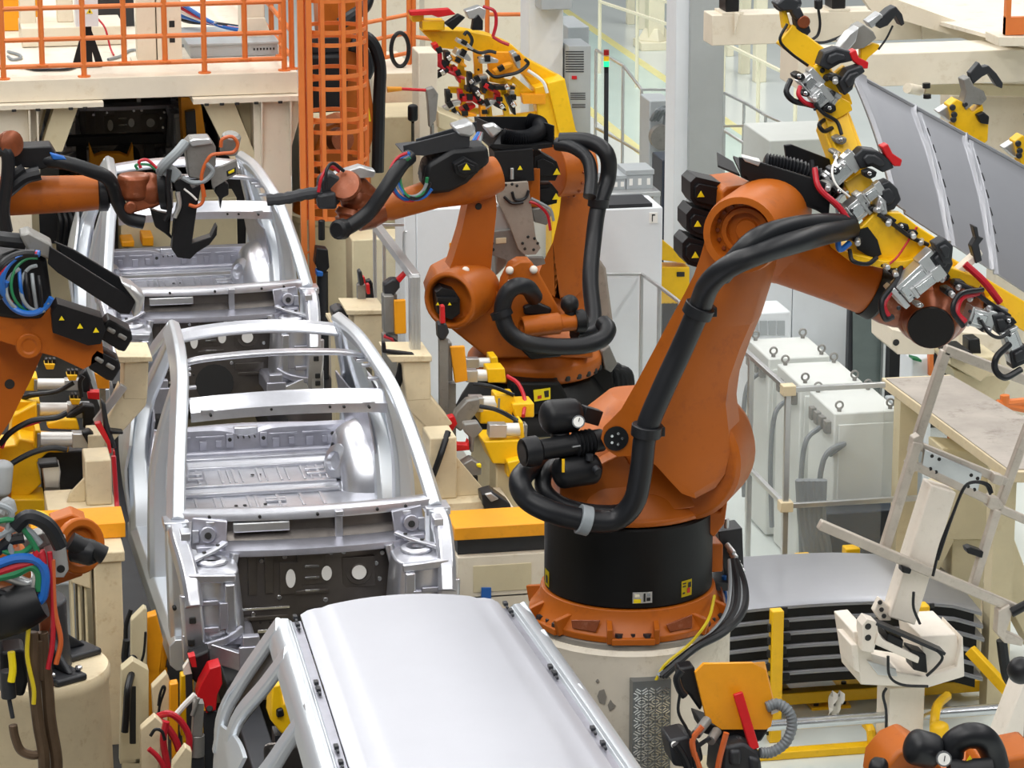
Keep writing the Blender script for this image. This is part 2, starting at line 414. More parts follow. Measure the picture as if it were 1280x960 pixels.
        d.lathe([(0, .022), (.006, .022)], Y(sgn*.62, -.175, 1.46), V((0, -1, .2)), 10)
        d.build('tower_brace', 'zinc', root, .004)
        d = MB()
        for z, y in ((1.18, -.605), (1.02, -.62)): d.box(Y(sgn*.66, y, z), (.10, .02, .03))
        d.box(Y(sgn*.58, -.61, 1.10), (.05, .03, .16)); d.sweep([Y(sgn*.47, -.58, 1.0), Y(sgn*.56, -.64, .96), Y(sgn*.70, -.66, .93)], .03, .05, 4)
        d.build('tower_rib', 'zincin', root, .004)
    # firewall
    fw = MB()
    P = [[Y(x, bow(x)*1.2-.06-.05*(1-(z-.72)/.65), z) for z in (1.36, 1.25, 1.1, .98, .86, .72)] for x in [-.56+1.12*i/20 for i in range(21)]]
    fw.grid(P, (0, .015, 0))
    fy = lambda x, z: bow(x)*1.2-.06-.05*(1-(z-.72)/.65)
    rr = lambda x, z, dd=0: Y(x, fy(x, z)-dd, z)
    for x, z, a, b in ((-.36, 1.2, .05, .26), (-.26, 1.2, .05, .24), (.0, 1.08, .20, .02), (-.30, .93, .30, .022), (.30, .95, .22, .05), (.30, .89, .18, .02), (-.47, 1.2, .05, .24)):
        fw.box(rr(x, z, .006), (a, .03, b))
    fw.lathe([(0, .085), (.012, .08), (.012, .055), (.02, .05)], rr(.29, 1.18, .002), V((0, -1, .1)), 20)
    fw.box(rr(.29, 1.18, .0), (.20, .03, .19))
    fw.box(rr(0.0, 1.22, .0), (.17, .03, .19)); fw.box(rr(-.13, 1.17, 0), (.13, .03, .2))
    d = fw.use('lab_w')
    for x, z, a, b in ((-.13, 1.17, .03, .06), (.09, 1.19, .032, .047)):
        d.loft([[rr(x, z, .018)+V((a*math.cos(k*math.pi/8), -.002*i, b*math.sin(k*math.pi/8))) for k in range(16)] for i in (0, 1)])
    d.lathe([(0, .045), (.004, .045)], rr(.29, 1.18, .022), V((0, -1, .1)), 16)
    d.use('steel')
    for z in (1.24, 1.17, 1.09): d.box(rr(0, z, .02), (.085, .008, .014))
    for x0 in (-.30,): d.box(rr(x0, .99, .018), (.32, .008, .014)); d.box(rr(x0+.04, .85, .018), (.16, .01, .02))
    for x, z in ((-.16, 1.30), (-.06, 1.305), (-.20, 1.05), (.08, 1.02), (.16, .98), (-.3, 1.28), (.44, 1.28), (.40, 1.22), (.42, 1.12), (-.36, .95), (.12, 1.31), (.2, 1.31)):
        d.lathe([(0, .018), (.01, .014), (.01, .0)], rr(x, z, .0), V((0, -1, .1)), 10)
    d.use('ink')
    d.lathe([(0, .15), (.002, .15)], rr(.02, .83, .012), V((0, -1, .1)), 20)
    for k in range(7): d.lathe([(0, .008), (.002, .008)], rr(-.50+.06*k, .90, .012), V((0, -1, .1)), 8)
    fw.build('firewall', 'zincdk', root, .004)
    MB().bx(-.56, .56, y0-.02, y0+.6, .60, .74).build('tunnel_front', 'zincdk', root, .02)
    # floor, rear seat pan, bulkhead
    P = []
    N = 70
    for i in range(N+1):
        y = .25+3.15*i/N
        row = []
        for j in range(33):
            x = -.78+1.56*j/32
            z = .72+.18*max(0, min(1, (y-1.55)/.15)) if y < 2.0 else .90+.035*max(0, min(1, (y-2.45)/.06))+.03*max(0, min(1, (y-3.0)/.05))
            z += .16*math.exp(-(x/.13)**2)*(1 if y < 1.6 else max(0, 1-(y-1.6)/.3))
            row.append(Y(x, y, z))
        P.append(row)
    fp = MB().grid(P, (0, 0, -.012))
    for y, z, w_ in ((2.06, .905, .05), (2.44, .92, .03), (2.56, .94, .04), (2.98, .945, .035), (3.12, .97, .05)): fp.bar(Y(-.54, y, z), Y(.54, y, z), w_, .022)
    for x in (-.40, -.24, -.15, .02, .17, .33, .44): fp.bar(Y(x, 2.62, .94), Y(x, 2.92, .945), .018, .016); fp.bar(Y(x+.05, 2.62, .94), Y(x+.05, 2.92, .945), .012, .012)
    for x in (-.46, -.33, -.28, -.1, -.05, .1, .26, .40): fp.bar(Y(x, 2.12, .905), Y(x, 2.4, .905), .02, .016)
    for x, y in ((-.44, 2.72), (-.44, 2.82), (.42, 2.72), (.42, 2.82), (.08, 2.25), (.08, 2.3)): fp.bar(Y(x-.07, y, .95 if y > 2.5 else .91), Y(x+.07, y, .95 if y > 2.5 else .91), .03, .016)
    fp.use('ink')
    for x, y in ((-.02, 2.78), (.03, 2.78), (-.2, 2.2), (-.14, 2.2), (.0, 2.2)): fp.lathe([(0, .014), (.006, .014)], Y(x, y, .94 if y > 2.5 else .902), Zv, 8)
    fp.build('floor_pan', 'zinc', root, .004)
    d = MB()
    def bt(x): return 1.125+.05*math.exp(-((x)/.12)**2)*-1
    xs2 = [-.72+1.44*i/32 for i in range(33)]
    d.grid([[Y(x, 3.30+.02*j/5, .93+(bt(x)-.93)*j/5) for j in range(6)]+[Y(x, 3.36, bt(x)+.015), Y(x, 3.42, bt(x)-.01)] for x in xs2], (0, .012, 0))
    for x in (-.5, -.26, .26, .5): d.box(Y(x, 3.295, 1.085), (.2, .014, .012)); d.box(Y(x-.05, 3.295, 1.02), (.05, .016, .07)); d.box(Y(x+.06, 3.295, 1.03), (.04, .016, .05))
    for x in (-.12, .12): d.box(Y(x, 3.295, 1.05), (.05, .016, .10))
    d.sweep([Y(-.62, 3.25, .965), Y(0, 3.25, .965), Y(.62, 3.25, .965)], .06, .05, 3)
    d.use('ink')
    for x in (-.12, .12, -.62, .62): d.cyl(Y(x, 3.28, 1.06), Y(x, 3.32, 1.06), .014, n=10)
    for x in (-.02, 0.02, .06, -.06): d.cyl(Y(x, 3.28, 1.07), Y(x, 3.32, 1.07), .006, n=6)
    rb = d.build('rear_bulkhead', 'zincin', root, .004)
    d = MB(); d.box(Y(0, 3.345, 1.105), (.17, .05, .06)); d.build('latch_plate', 'zinc', rb, .008)
    # side inner trim panels closing the rear
    for sgn in (-1, 1):
        MB().grid([[Y(sgn*(.80-.18*((z-.9)/1.1)-.06*(y-2.6)), y, z) for z in (.9, 1.1, 1.3, 1.5)] for y in (2.3, 2.6, 2.9, 3.2, 3.4)], (sgn*.012, 0, 0)).build('inner_side', 'zincin', root)
    # roof cross members
    m = MB()
    P = [[Y(x, .80-.05*(1-(x/.62)**2)+yy, 2.0+.035*(1-(x/.62)**2)+zz) for yy, zz in ((-.05, -.075), (-.045, -.03), (.0, -.02), (.05, .02), (.1, .03))] for x in [-.62+1.24*i/20 for i in range(21)]]
    m.grid(P, (0, 0, -.014))
    for x in (-.52, -.3, 0.03, .28, .5): m.box(Y(x, .745, 1.975), (.08, .02, .03))
    d = m.use('ink')
    for x in (-.5, -.12, .25, .34, .5): d.cyl(Y(x, .70, 1.955+.03*(1-(x/.6)**2)), Y(x, .77, 1.955+.03*(1-(x/.6)**2)), .009, n=8)
    m.build('roof_header', 'zinc', root)
    m = MB(); m.sweep([Y(-.61, 1.62, 2.055), Y(-.45, 1.60, 2.10), Y(0, 1.58, 2.125), Y(.45, 1.60, 2.10), Y(.61, 1.62, 2.055)], .09, .03, 5)
    for s_ in (-1, 1): m.box(Y(s_*.59, 1.62, 2.05), (.1, .16, .02)); m.box(Y(s_*.585, 1.40, 2.055), (.06, .04, .02)); m.box(Y(s_*.585, 1.1, 2.045), (.07, .04, .02))
    m.build('roof_bow', 'zinc', root, .004)
    m = MB()
    P = [[Y(x, 2.52+.06*(1-(x/.56)**2)+yy, 2.055+.035*(1-(x/.56)**2)+zz) for yy, zz in ((-.05, -.06), (-.03, -.055), (-.01, -.01), (.05, .0), (.10, -.04))] for x in [-.56+1.12*i/20 for i in range(21)]]
    m.grid(P, (0, 0, -.012)); m.build('rear_header', 'zinc', root)
    # tailgate sill
    MB().sweep([Y(-.74, 3.45, .95), Y(0, 3.55, .95), Y(.74, 3.45, .95)], .1, .3, 4).build('tail_panel', 'zincin', root, .01)
    return root
CAR2 = car_body('bare silver car body with open roof frame, behind the finished roof of the nearest car')
CAR3 = dup(CAR2, (0, 5.95, 0), 'bare car body with the upper welding gun reaching through its windscreen opening')
CAR4 = dup(CAR2, (0, 14.8, .12), 'dim car body waiting beneath the railed platform')
# nearest car with its roof skin on
def near_car():
    root = T('roofed_car_body', 'nearest car body with smooth silver roof skin and open side windows', 'car body', (0, -4.8, .6))
    zr = 2.08; yr = -3.42; yf = -6.5
    hw = lambda t: .505+.085*t
    cr = lambda u, t: zr+.045*(1-u*u)-.07*(t-.45)**2*(1 if t < .45 else .6)
    P = [[V((u*hw(t)+.03, yr-.05*(1-u*u)*-1+(yf-yr)*t, cr(u, t))) for u in [-1+2*j/28 for j in range(29)]] for t in [i/30 for i in range(31)]]
    P = [[p-V((0, 0, .012 if j in (0, 28) else 0)) for j, p in enumerate(r)] for r in P]
    for r in P:
        for j in (3, 25): r[j] = r[j]-V((0, 0, .006))
    rf = MB().grid(P, (0, 0, -.012)).build('roof_skin', 'roof', root)
    for sgn in (-1, 1):
        E = [V((sgn*hw(t)+.03+sgn*.05, yr-.05+(yf-yr)*t, cr(1, t)-.028)) for t in [i/12 for i in range(13)]]
        MB().grid([[p-V((sgn*.045, 0, .0)), p+V((sgn*.0, 0, -.004))] for p in E], (0, 0, -.02)).build('roof_ditch', 'zincin', root)
        E2 = [p+V((sgn*.05, 0, .0)) for p in E]
        # curved outer rail
        P2 = []
        for k, p in enumerate(E2):
            P2.append([p+V((sgn*x, 0, z)) for x, z in ((-.05, -.005), (-.03, .018), (.0, .02), (.035, .0), (.06, -.04), (.075, -.10))])
        MB().grid(P2, (-sgn*.015, 0, -.012)).build('side_rail', 'skin', root)
        for t in (.01, .05, .33, .36, .60, .66, .92):
            p = V((sgn*hw(t)+.03+sgn*.03, yr+(yf-yr)*t, cr(1, t)-.012))
            c = MB(); c.box(p, (.022, .04, .018)); c.box(p+V((.0, -.05, -.004)), (.012, .03, .014))
            c.build('roof_clip', 'dark', root, .003)
        # side: pillars and quarter
        N = V((sgn*math.cos(R(24)), 0, math.sin(R(24)))); tx = .60
        S = lambda y, z: V((.03+sgn*(.605+(max(-4.4, y)-yr)*-.028+(2.06-max(z, 1.55))*tx+(1.55-min(z, 1.55))*.05), y, z))
        m = MB()
        m.sweep([S(-3.52, 2.04), S(-3.47, 1.9), S(-3.42, 1.7), S(-3.40, 1.5), S(-3.42, 1.2)], .05, .13, 5, up=YV)      # rear pillar
        m.sweep([S(-3.95, 2.04), S(-3.86, 1.85), S(-3.75, 1.62), S(-3.80, 1.35), S(-4.02, 1.0)], .05, .12, 5, up=YV)     # C pillar
        m.sweep([S(-4.75, 2.06), S(-4.70, 1.8), S(-4.66, 1.5), S(-4.66, .9)], .06, .13, 5, up=YV, wf=lambda t: .8+.6*t)
        m.sweep([S(-6.2, 2.0), S(-6.6, 1.85), S(-7.0, 1.6), S(-7.2, 1.45)], .06, .10, 5, up=YV)
        m.sweep([S(-3.9, .72), S(-5, .70), S(-7.1, .70)], .12, .17, 4)
        m.build('side_pillar', 'skin', root, .012)
        q = MB(); P3 = []
        for i in range(17):
            y = -4.2+.84*i/16; row = []
            arch = math.sqrt(max(0, .36**2-(y+3.74)**2)); lo = max(.72, .80+arch if abs(y+3.74) < .36 else .72)
            hi = 1.62-.14*(i/16)**2
            for j in range(9):
                t = j/8; z = lo+(hi-lo)*t; p = S(y, z); bl = .035*math.sin(min(1, (z-.72)/.9)*math.pi)
                row.append(p+V((sgn*bl, 0, 0)))
            P3.append(row)
        q.grid(P3, (-sgn*.02, 0, 0)); q.build('quarter_panel', 'skin', root)
        pn = MB()
        ix = V((sgn*.04, 0, 0)); pn.prism([S(-3.50, 1.98)-ix, S(-3.45, 1.78)-ix, S(-3.42, 1.6)-ix, S(-3.72, 1.6)-ix, S(-3.84, 1.85)-ix], (-sgn*.012, 0, 0))
        pn.build('inner_quarter', 'zincdk', root)
        fl = MB(); fl.sweep([S(-3.46, 1.78)+V((sgn*.02, 0, 0)), S(-3.42, 1.62)+V((sgn*.03, 0, 0)), S(-3.40, 1.35)+V((sgn*.035, 0, 0))], .012, .05, 4, up=YV)
        fl.build('tailgate_flange', 'skin', root)
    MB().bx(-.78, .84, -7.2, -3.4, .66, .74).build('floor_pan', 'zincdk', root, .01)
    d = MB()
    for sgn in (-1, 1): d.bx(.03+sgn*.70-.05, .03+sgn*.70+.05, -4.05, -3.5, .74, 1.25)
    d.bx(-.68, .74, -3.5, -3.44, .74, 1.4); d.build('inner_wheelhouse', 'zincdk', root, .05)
    MB().sweep([V((-.78, -7.2, 1.5)), V((.03, -7.32, 1.52)), V((.84, -7.2, 1.5))], .14, .2, 5).build('cowl_panel', 'zinc', root, .01)
    return root
CAR1 = near_car()
# ------------------------------------------------------------------ helpers for machines
def interp(tab, y):
    for (y0, x0), (y1, x1) in zip(tab, tab[1:]):
        if y0 <= y <= y1: return x0+(x1-x0)*(y-y0)/(y1-y0)
    return tab[0][1] if y < tab[0][0] else tab[-1][1]
def warn(m, c, nrm, s=.03):     # small yellow warning triangle standing proud of a cover
    d, r, u = frame(nrm); c = V(c)
    m.use('lab_y'); m.prism([c+u*s, c-r*s-u*s*.7, c+r*s-u*s*.7], d*.004)
TOCAM = -FW
def motor(parent, poly, Y, t, tri=None, name='motor'):
    m = MB().trace(poly, Y, t)
    xs = [p[0] for p in poly]; ys = [p[1] for p in poly]; cx, cy = sum(xs)/len(xs), sum(ys)/len(ys)
    ins = [(cx+(x-cx)*.72, cy+(y-cy)*.62) for x, y in poly]
    m.trace(ins, Y-.025, .03)
    if tri: warn(m, at(*tri, Y=Y-.027), (0, -1, 0), .022*(-CAM.y+Y)/17)
    return m.build(name, 'black', parent, .018)
def ring(m, pts_, i, r, w):     # clamp ring around a hose path
    a = pts_[i]; b = pts_[i+1]; d = (b-a).normalized(); m.pipe(a-d*w/2, a+d*w/2, r*1.28, r*.9, 16)
def hexbolt(m, c, n, r=.018, h=.02): d = V(n).normalized(); m.cyl(V(c), V(c)+d*h, r, n=6)
def on_drum(px, py, c, r, sgn=-1):
    o = CAM; d = ray(px, py)
    a = d.x**2+d.y**2; b = 2*((o.x-c.x)*d.x+(o.y-c.y)*d.y); q = (o.x-c.x)**2+(o.y-c.y)**2-r*r
    t = (-b+sgn*math.sqrt(max(0, b*b-4*a*q)))/(2*a); return o+d*t
def drum_label(parent, c, r, px, py, w, h, m0, marks=(), name='label'):
    p = on_drum(px, py, c, r); a0 = math.atan2(p.y-c.y, p.x-c.x); da = w/r
    P = lambda u, v, e: V((c.x+(r+e)*math.cos(a0+da*u), c.y+(r+e)*math.sin(a0+da*u), p.z+h*v))
    g = MB().grid([[P(-.5+i/6, v, .003) for v in (-.5, .5)] for i in range(7)], (0, 0, 0))
    for (u0, u1, v0, v1, mm) in marks:
        g.use(mm); g.grid([[P(u0+(u1-u0)*i/3, v, .006) for v in (v0, v1)] for i in range(4)])
    return g.build(name, m0, parent)
# ------------------------------------------------------------------ the large robot in front
Y1 = -2.4
c1 = at(785, 726, Y=Y1); zdt = at(785, 631, Y=Y1).z; zfl = at(785, 764, Y=Y1).z
PED = T('robot_pedestal', 'round cream pedestal with chipped paint under the largest orange robot', 'pedestal', (c1.x, c1.y, 0))
pm = MB().lathe([(0, .60), (.04, .56), (zfl-.11, .56), (zfl-.06, .57), (zfl-.035, .555)], (c1.x, c1.y, 0), Zv, 40)
for k in range(26):   # chipped paint flakes on the side facing the cars
    a = R(-165+random.random()*55); z = zfl-.12-random.random()*.55; s_ = .008+random.random()*.022
    p = V((c1.x+.562*math.cos(a), c1.y+.562*math.sin(a), z)); tdir = V((-math.sin(a), math.cos(a), 0))
    pm.use('grease' if k % 3 else 'ink').prism([p+tdir*s_*math.cos(q)*(.6+random.random()*.8)+Zv*s_*1.6*math.sin(q)*(.5+random.random()) for q in [j*math.pi/3 for j in range(6)]], V((math.cos(a), math.sin(a), 0))*.002)
pm.build('column', 'conc', PED)
MB().lathe([(0, .545), (.03, .545), (.035, .53)], (c1.x, c1.y, zfl-.037), Zv, 40).build('base_plate', 'grease', PED)
R1 = T('industrial_robot', 'largest orange robot on a round pedestal, its bent arm holding the grey sheet panel', 'robot', (c1.x, c1.y, zfl), 'orange welding line robots')
fl = MB().lathe([(0, .5), (.0, .535), (.035, .54), (.06, .52), (.11, .485), (.165, .475), (.165, .3)], (c1.x, c1.y, zfl), Zv, 48)
for a in (-158, -100, -42, 22, 80, 138):
    d = V((math.cos(R(a)), math.sin(R(a)), 0)); s_ = V((-d.y, d.x, 0)); b = V((c1.x, c1.y, zfl))
    fl.prism([b+d*.40-s_*.125, b+d*.56-s_*.115, b+d*.56+s_*.115, b+d*.40+s_*.125], (0, 0, .035))
    fl.bar(b+d*.44-s_*.125+Zv*.07, b+d*.555-s_*.125+Zv*.045, .03, .09); fl.bar(b+d*.44+s_*.125+Zv*.07, b+d*.555+s_*.125+Zv*.045, .03, .09)
for a in (-129, -71, -13):
    d = V((math.cos(R(a)), math.sin(R(a)), 0)); s_ = V((-d.y, d.x, 0)); b = V((c1.x, c1.y, zfl))
    fl.use('copper').prism([b+d*.527-s_*.07+Zv*.055, b+d*.512-s_*.085+Zv*.095, b+d*.505+s_*.085+Zv*.12, b+d*.527+s_*.07+Zv*.055], d*.008)
flo = fl.build('base_flange', 'orange', R1, .012)
for a in (-158, -100, -42):
    d = V((math.cos(R(a)), math.sin(R(a)), 0)); s_ = V((-d.y, d.x, 0)); b = V((c1.x, c1.y, zfl))
    for k in (-.075, 0, .075):
        m = MB(); hexbolt(m, b+d*.525+s_*k+Zv*.033, Zv, .022 if k else .013, .022); m.build('bolt', 'dark', flo)
dr = MB().lathe([(0, .44), (0, .457), (zdt-c1.z-.01, .457), (zdt-c1.z, .445), (zdt-c1.z, .3)], c1, Zv, 56).build('drum_cover', 'drum', R1)
drum_label(dr, c1, .457, 803, 747, .105, .062, 'lab_w', [(-.45, -.08, -.45, -.1, 'lab_y'), (-.4, -.15, .05, .35, 'paleyel'), (.05, .15, -.35, .4, 'ink'), (.2, .4, -.3, .0, 'ink'), (.22, .4, .15, .4, 'greyhose')])
drum_label(dr, c1, .457, 858, 735, .075, .09, 'lab_y', [(.0, .3, -.3, .0, 'inkred'), (.1, .4, .02, .35, 'ink'), (-.42, -.1, .3, .38, 'ink'), (-.42, -.1, .12, .2, 'ink'), (-.42, -.2, -.3, -.2, 'ink')])
drum_label(dr, c1, .457, 684, 722, .08, .09, 'lab_y', [(-.1, .3, -.3, .2, 'ink')])
# turning column
m = MB().lathe([(0, .40), (0, .455), (.03, .46), (.05, .435), (.12, .40), (.16, .37)], (c1.x, c1.y, zdt+.01), Zv, 48)
def sup(cx, cy, z, rx, ry, e=.55, n=28):
    return [V((cx+rx*math.copysign(abs(math.cos(a))**e, math.cos(a)), cy+ry*math.copysign(abs(math.sin(a))**e, math.sin(a)), z)) for a in [2*math.pi*k/n for k in range(n)]]
m.loft([sup(c1.x-.02, c1.y, zdt+.08, .43, .40), sup(c1.x-.03, c1.y, zdt+.2, .42, .36), sup(c1.x, c1.y+.03, zdt+.33, .36, .30), sup(c1.x+.06, c1.y+.06, zdt+.48, .30, .24), sup(c1.x+.12, c1.y+.08, zdt+.6, .2, .18)])
hub = at(848, 577, Y=-2.72)
m.lathe([(0, .25), (.0, .31), (.03, .335), (.33, .335), (.36, .32), (.5, .28), (.5, .2)], hub, V((.5, .866, 0)), 40)
m.prism(pts([(862, 640), (900, 640), (912, 610), (906, 655), (893, 672), (878, 660)], -2.62), (0, .3, 0))
m.prism(pts([(700, 605), (780, 566), (800, 600), (850, 625), (850, 650), (780, 655), (700, 640)], -2.75), (0, .55, 0))
m.build('turning_column', 'orange', R1, .03)
# upper arm: chamfered casting
OUT = [(754, 534), (764, 524), (776, 512), (795, 479), (817, 438), (839, 397), (855, 368), (867, 344), (875, 322), (881, 301), (892, 279), (905, 267), (917, 261), (932, 260), (946, 265), (957, 282), (960, 305), (953, 342), (945, 372), (933, 410), (920, 440), (906, 480), (902, 510), (906, 545), (907, 572), (901, 598), (888, 616), (870, 623), (852, 617), (838, 602), (820, 582), (800, 569), (772, 571), (758, 562), (751, 548)]
fx = [(260, 932), (300, 938), (345, 931), (363, 926), (416, 895), (460, 879), (510, 860), (560, 858), (600, 864), (625, 870)]
FR = [(min(x, interp(fx, y)), y) for x, y in OUT]
EX = V((.50, .866, 0))
arm = MB().loft([pts(FR, -2.93), [a+EX*.08 for a in pts([(x, y) for x, y in OUT], -2.93)], [a+EX*.30 for a in pts(OUT, -2.93)]])
jh = at(926, 294, Y=-3.14)
arm.lathe([(.74, 0), (.74, .17), (.70, .2), (.05, .205), (0, .198), (.0, .162), (.10, .155), (.10, .13), (.085, .125), (.085, .10), (.13, .10), (.13, .06), (.11, .055), (.11, 0)], jh, EX, 40)
for k in range(18):
    a = 2*math.pi*k/18; p = jh+V((.866, -.5, 0))*math.cos(a)*.145+Zv*math.sin(a)*.145+EX*.092; arm.use('copper'); arm.cyl(p, p-EX*.012, .011, n=6)
arm.build('upper_arm', 'orange', R1, .010, seg=3)
m = MB(); lb = at(770, 548, Y=-2.935); m.lathe([(0, .066), (-.006, .066), (-.006, .0)], lb, YV, 20)
for k in range(5): a = 2*math.pi*k/5; m.use('steel').cyl(lb+V((math.cos(a)*.03, -.006, math.sin(a)*.03)), lb+V((math.cos(a)*.03, -.015, math.sin(a)*.03)), .008, n=6)
m.build('pivot_cap', 'black', R1)
# forearm
m = MB()
m.trace([(902, 240), (908, 234), (934, 231), (952, 240), (985, 256), (1012, 276), (1030, 300), (1025, 352), (985, 348), (950, 340), (915, 322), (898, 300)], -2.45, .36)
a0, a1 = at(960, 302, Y=-2.3), at(1090, 362, Y=-2.34)
L = (a1-a0).length
m.lathe([(0, .2), (L*.4, .175), (L*.75, .155), (L*.97, .150), (L, .14)], a0, a1-a0, 32)
m.lathe([(0, .24), (.05, .25), (.12, .22), (.22, .2)], at(945, 292, Y=-2.28), a1-a0, 32)
m.build('forearm', 'orange', R1, .012)
dv = (a1-a0).normalized()
for k in range(22):
    pass
m = MB().lathe([(0, .157), (.06, .160), (.075, .15)], a1-dv*.02, dv, 28); m.build('forearm_collar', 'black', R1)
w0 = a1+dv*.05
m = MB().lathe([(0, .145), (.06, .15), (.14, .14), (.2, .12)], w0, dv, 28)
wc = at(1165, 386, Y=-2.42)
m.ball(wc, (.215, .19, .20), 28, 18)
m.lathe([(0, .15), (.1, .155), (.2, .14), (.24, .1)], wc+V((.03, -.02, .04)), V((.75, -.15, .35)), 28)
wax = (V((-.35, -1, -.28))).normalized()
m.lathe([(.10, .17), (.17, .15), (.2, .135), (.21, .13)], wc, wax, 28)
m.build('wrist', 'copper', R1)
m = MB().lathe([(.205, .128), (.222, .122), (.222, .0)], wc, wax, 28); m.build('wrist_cap', 'black', R1)
for poly, tri in (([(863, 228), (870, 221), (912, 231), (912, 262), (905, 268), (868, 256), (863, 248)], (876, 243)),
                  ([(858, 268), (865, 259), (905, 270), (903, 302), (895, 306), (864, 293), (858, 285)], (872, 280)),
                  ([(853, 304), (860, 296), (897, 306), (893, 330), (884, 338), (860, 331), (853, 322)], (869, 319))):
    motor(R1, poly, -2.33, .2, tri)
m = MB()
m.prism(p3([(925, 197, -2.72), (951, 203, -2.72), (1026, 226, -2.72), (1040, 232, -2.72), (1036, 272, -2.72), (1020, 263, -2.72), (979, 247, -2.72), (927, 222, -2.72)]), (0, .03, 0))
m.prism(p3([(981, 182, -2.35), (990, 181, -2.35), (1060, 208, -2.35), (1060, 240, -2.35), (985, 212, -2.35)]), (0, .03, 0))
m.prism([at(927, 222, Y=-2.72), at(1036, 268, Y=-2.72), at(1036, 268, Y=-2.72)+V((.06, .40, .02)), at(927, 222, Y=-2.72)+V((.06, .40, .02))], (0, 0, .02))
m.prism([at(897, 209, Y=-2.7), at(925, 221, Y=-2.7), at(925, 221, Y=-2.7)+V((.03, .25, .02)), at(897, 209, Y=-2.7)+V((.06, .25, .02))], (0, 0, .012))
tr = m.build('cable_tray', 'black', R1, .004)
m = MB(); m.prism([p+V((0, -.006, 0)) for p in p3([(927, 196, -2.72), (951, 202, -2.72), (948, 208, -2.72), (931, 202, -2.72)])], (0, .04, .012)); m.build('tape_wrap', 'alu', tr, .004)
m = MB().hose([at(955, 205, Y=-2.5), at(1000, 214, Y=-2.52), at(1050, 238, Y=-2.54)], .055, 22, 12, .14); m.build('ribbed_hose', 'rubber', tr)
HA = p3([(1062, 286, -2.75), (1035, 291, -3.0), (1000, 301, -3.25), (950, 316, -3.38), (910, 334, -3.34), (886, 356, -3.25), (873, 388, -3.16), (852, 436, -3.12), (828, 488, -3.12), (808, 538, -3.12), (801, 590, -3.1), (792, 628, -3.08), (768, 650, -3.05), (730, 650, -3.05), (690, 640, -3.05), (660, 624, -3.0), (650, 602, -2.95), (664, 584, -2.8), (690, 572, -2.6)])
m = MB().tube(HA, .060, 12, 6); hA = m.build('hose', 'rubber', R1)
HB = p3([(1062, 280, -2.7), (1030, 279, -2.95), (985, 284, -3.2), (945, 298, -3.34), (918, 325, -3.32), (902, 345, -3.26)])
MB().tube(HB, .052, 12, 6).build('hose', 'rubber', R1)
HC = p3([(700, 574, -2.6), (682, 590, -2.8), (680, 612, -2.88), (700, 630, -2.9), (735, 640, -2.9), (775, 640, -2.85), (800, 625, -2.75)])
MB().tube(HC, .045, 12, 6).build('hose', 'rubber', R1)
for i, mm in ((6, 'rubber'), (9, 'rubber'), (13, 'greyhose')):
    m = MB(); ring(m, HA, i, .062, .06)
    if mm == 'rubber': m.box(HA[i]+V((.06, .06, -.02)), (.09, .08, .05))
    m.build('hose_clamp', mm, R1, .004)
# balancing cylinder and accumulators
b0, b1 = at(660, 565, Y=-2.95), at(752, 550, Y=-2.85); bd = (b1-b0).normalized(); bl = (b1-b0).length
m = MB().lathe([(-.03, .0), (-.03, .072), (.0, .08), (.05, .08), (.07, .055), (bl*.62, .055)], b0, bd, 24)
for k in range(5): m.lathe([(bl*.62+k*.022, .055), (bl*.62+k*.022+.011, .07), (bl*.62+k*.022+.022, .055)], b0, bd, 24)
m.lathe([(bl*.62+.11, .06), (bl, .06)], b0, bd, 20)
m.lathe([(-.034, .06), (-.034, .05), (-.03, .05), (-.03, .06)], b0, bd, 20)
bo = m.build('balancing_cylinder', 'black', R1)
m = MB(); pl = b0+bd*.26; m.box(pl+V((0, -.052, .005)), (.045, .008, .035), Matrix((bd, -TOCAM.cross(bd), bd.cross(-TOCAM.cross(bd)))).transposed()); m.build('rating_plate', 'alu', bo)
m = MB().capsule(at(676, 522, Y=-2.85), at(727, 518, Y=-2.8), .09, 20); m.bar(at(727, 516, Y=-2.8), at(748, 522, Y=-2.78), .07, .08); m.cyl(at(700, 540, Y=-2.85), at(700, 552, Y=-2.85), .05)
acc = m.build('pressure_bottle', 'black', R1, .004)
g = at(723, 527, Y=-2.92); m = MB().lathe([(0, .034), (.03, .034)], g, TOCAM, 20).use('lab_w').lathe([(.03, .027), (.032, .027)], g, TOCAM, 20).use('ink'); m.bar(g+TOCAM*.033, g+TOCAM*.033+UP*.02+RT*.006, .004, .002); m.build('pressure_gauge', 'chrome', acc)
m = MB().capsule(at(692, 592, Y=-2.92), at(750, 584, Y=-2.86), .085, 20).use('yellow').box(at(704, 582, Y=-3.0), (.014, .01, .07)).use('dark'); m.cyl(at(737, 575, Y=-2.95), at(737, 568, Y=-2.95), .02); m.cyl(at(744, 585, Y=-2.97), at(748, 590, Y=-3.0), .02)
m.build('pressure_bottle', 'black', R1)
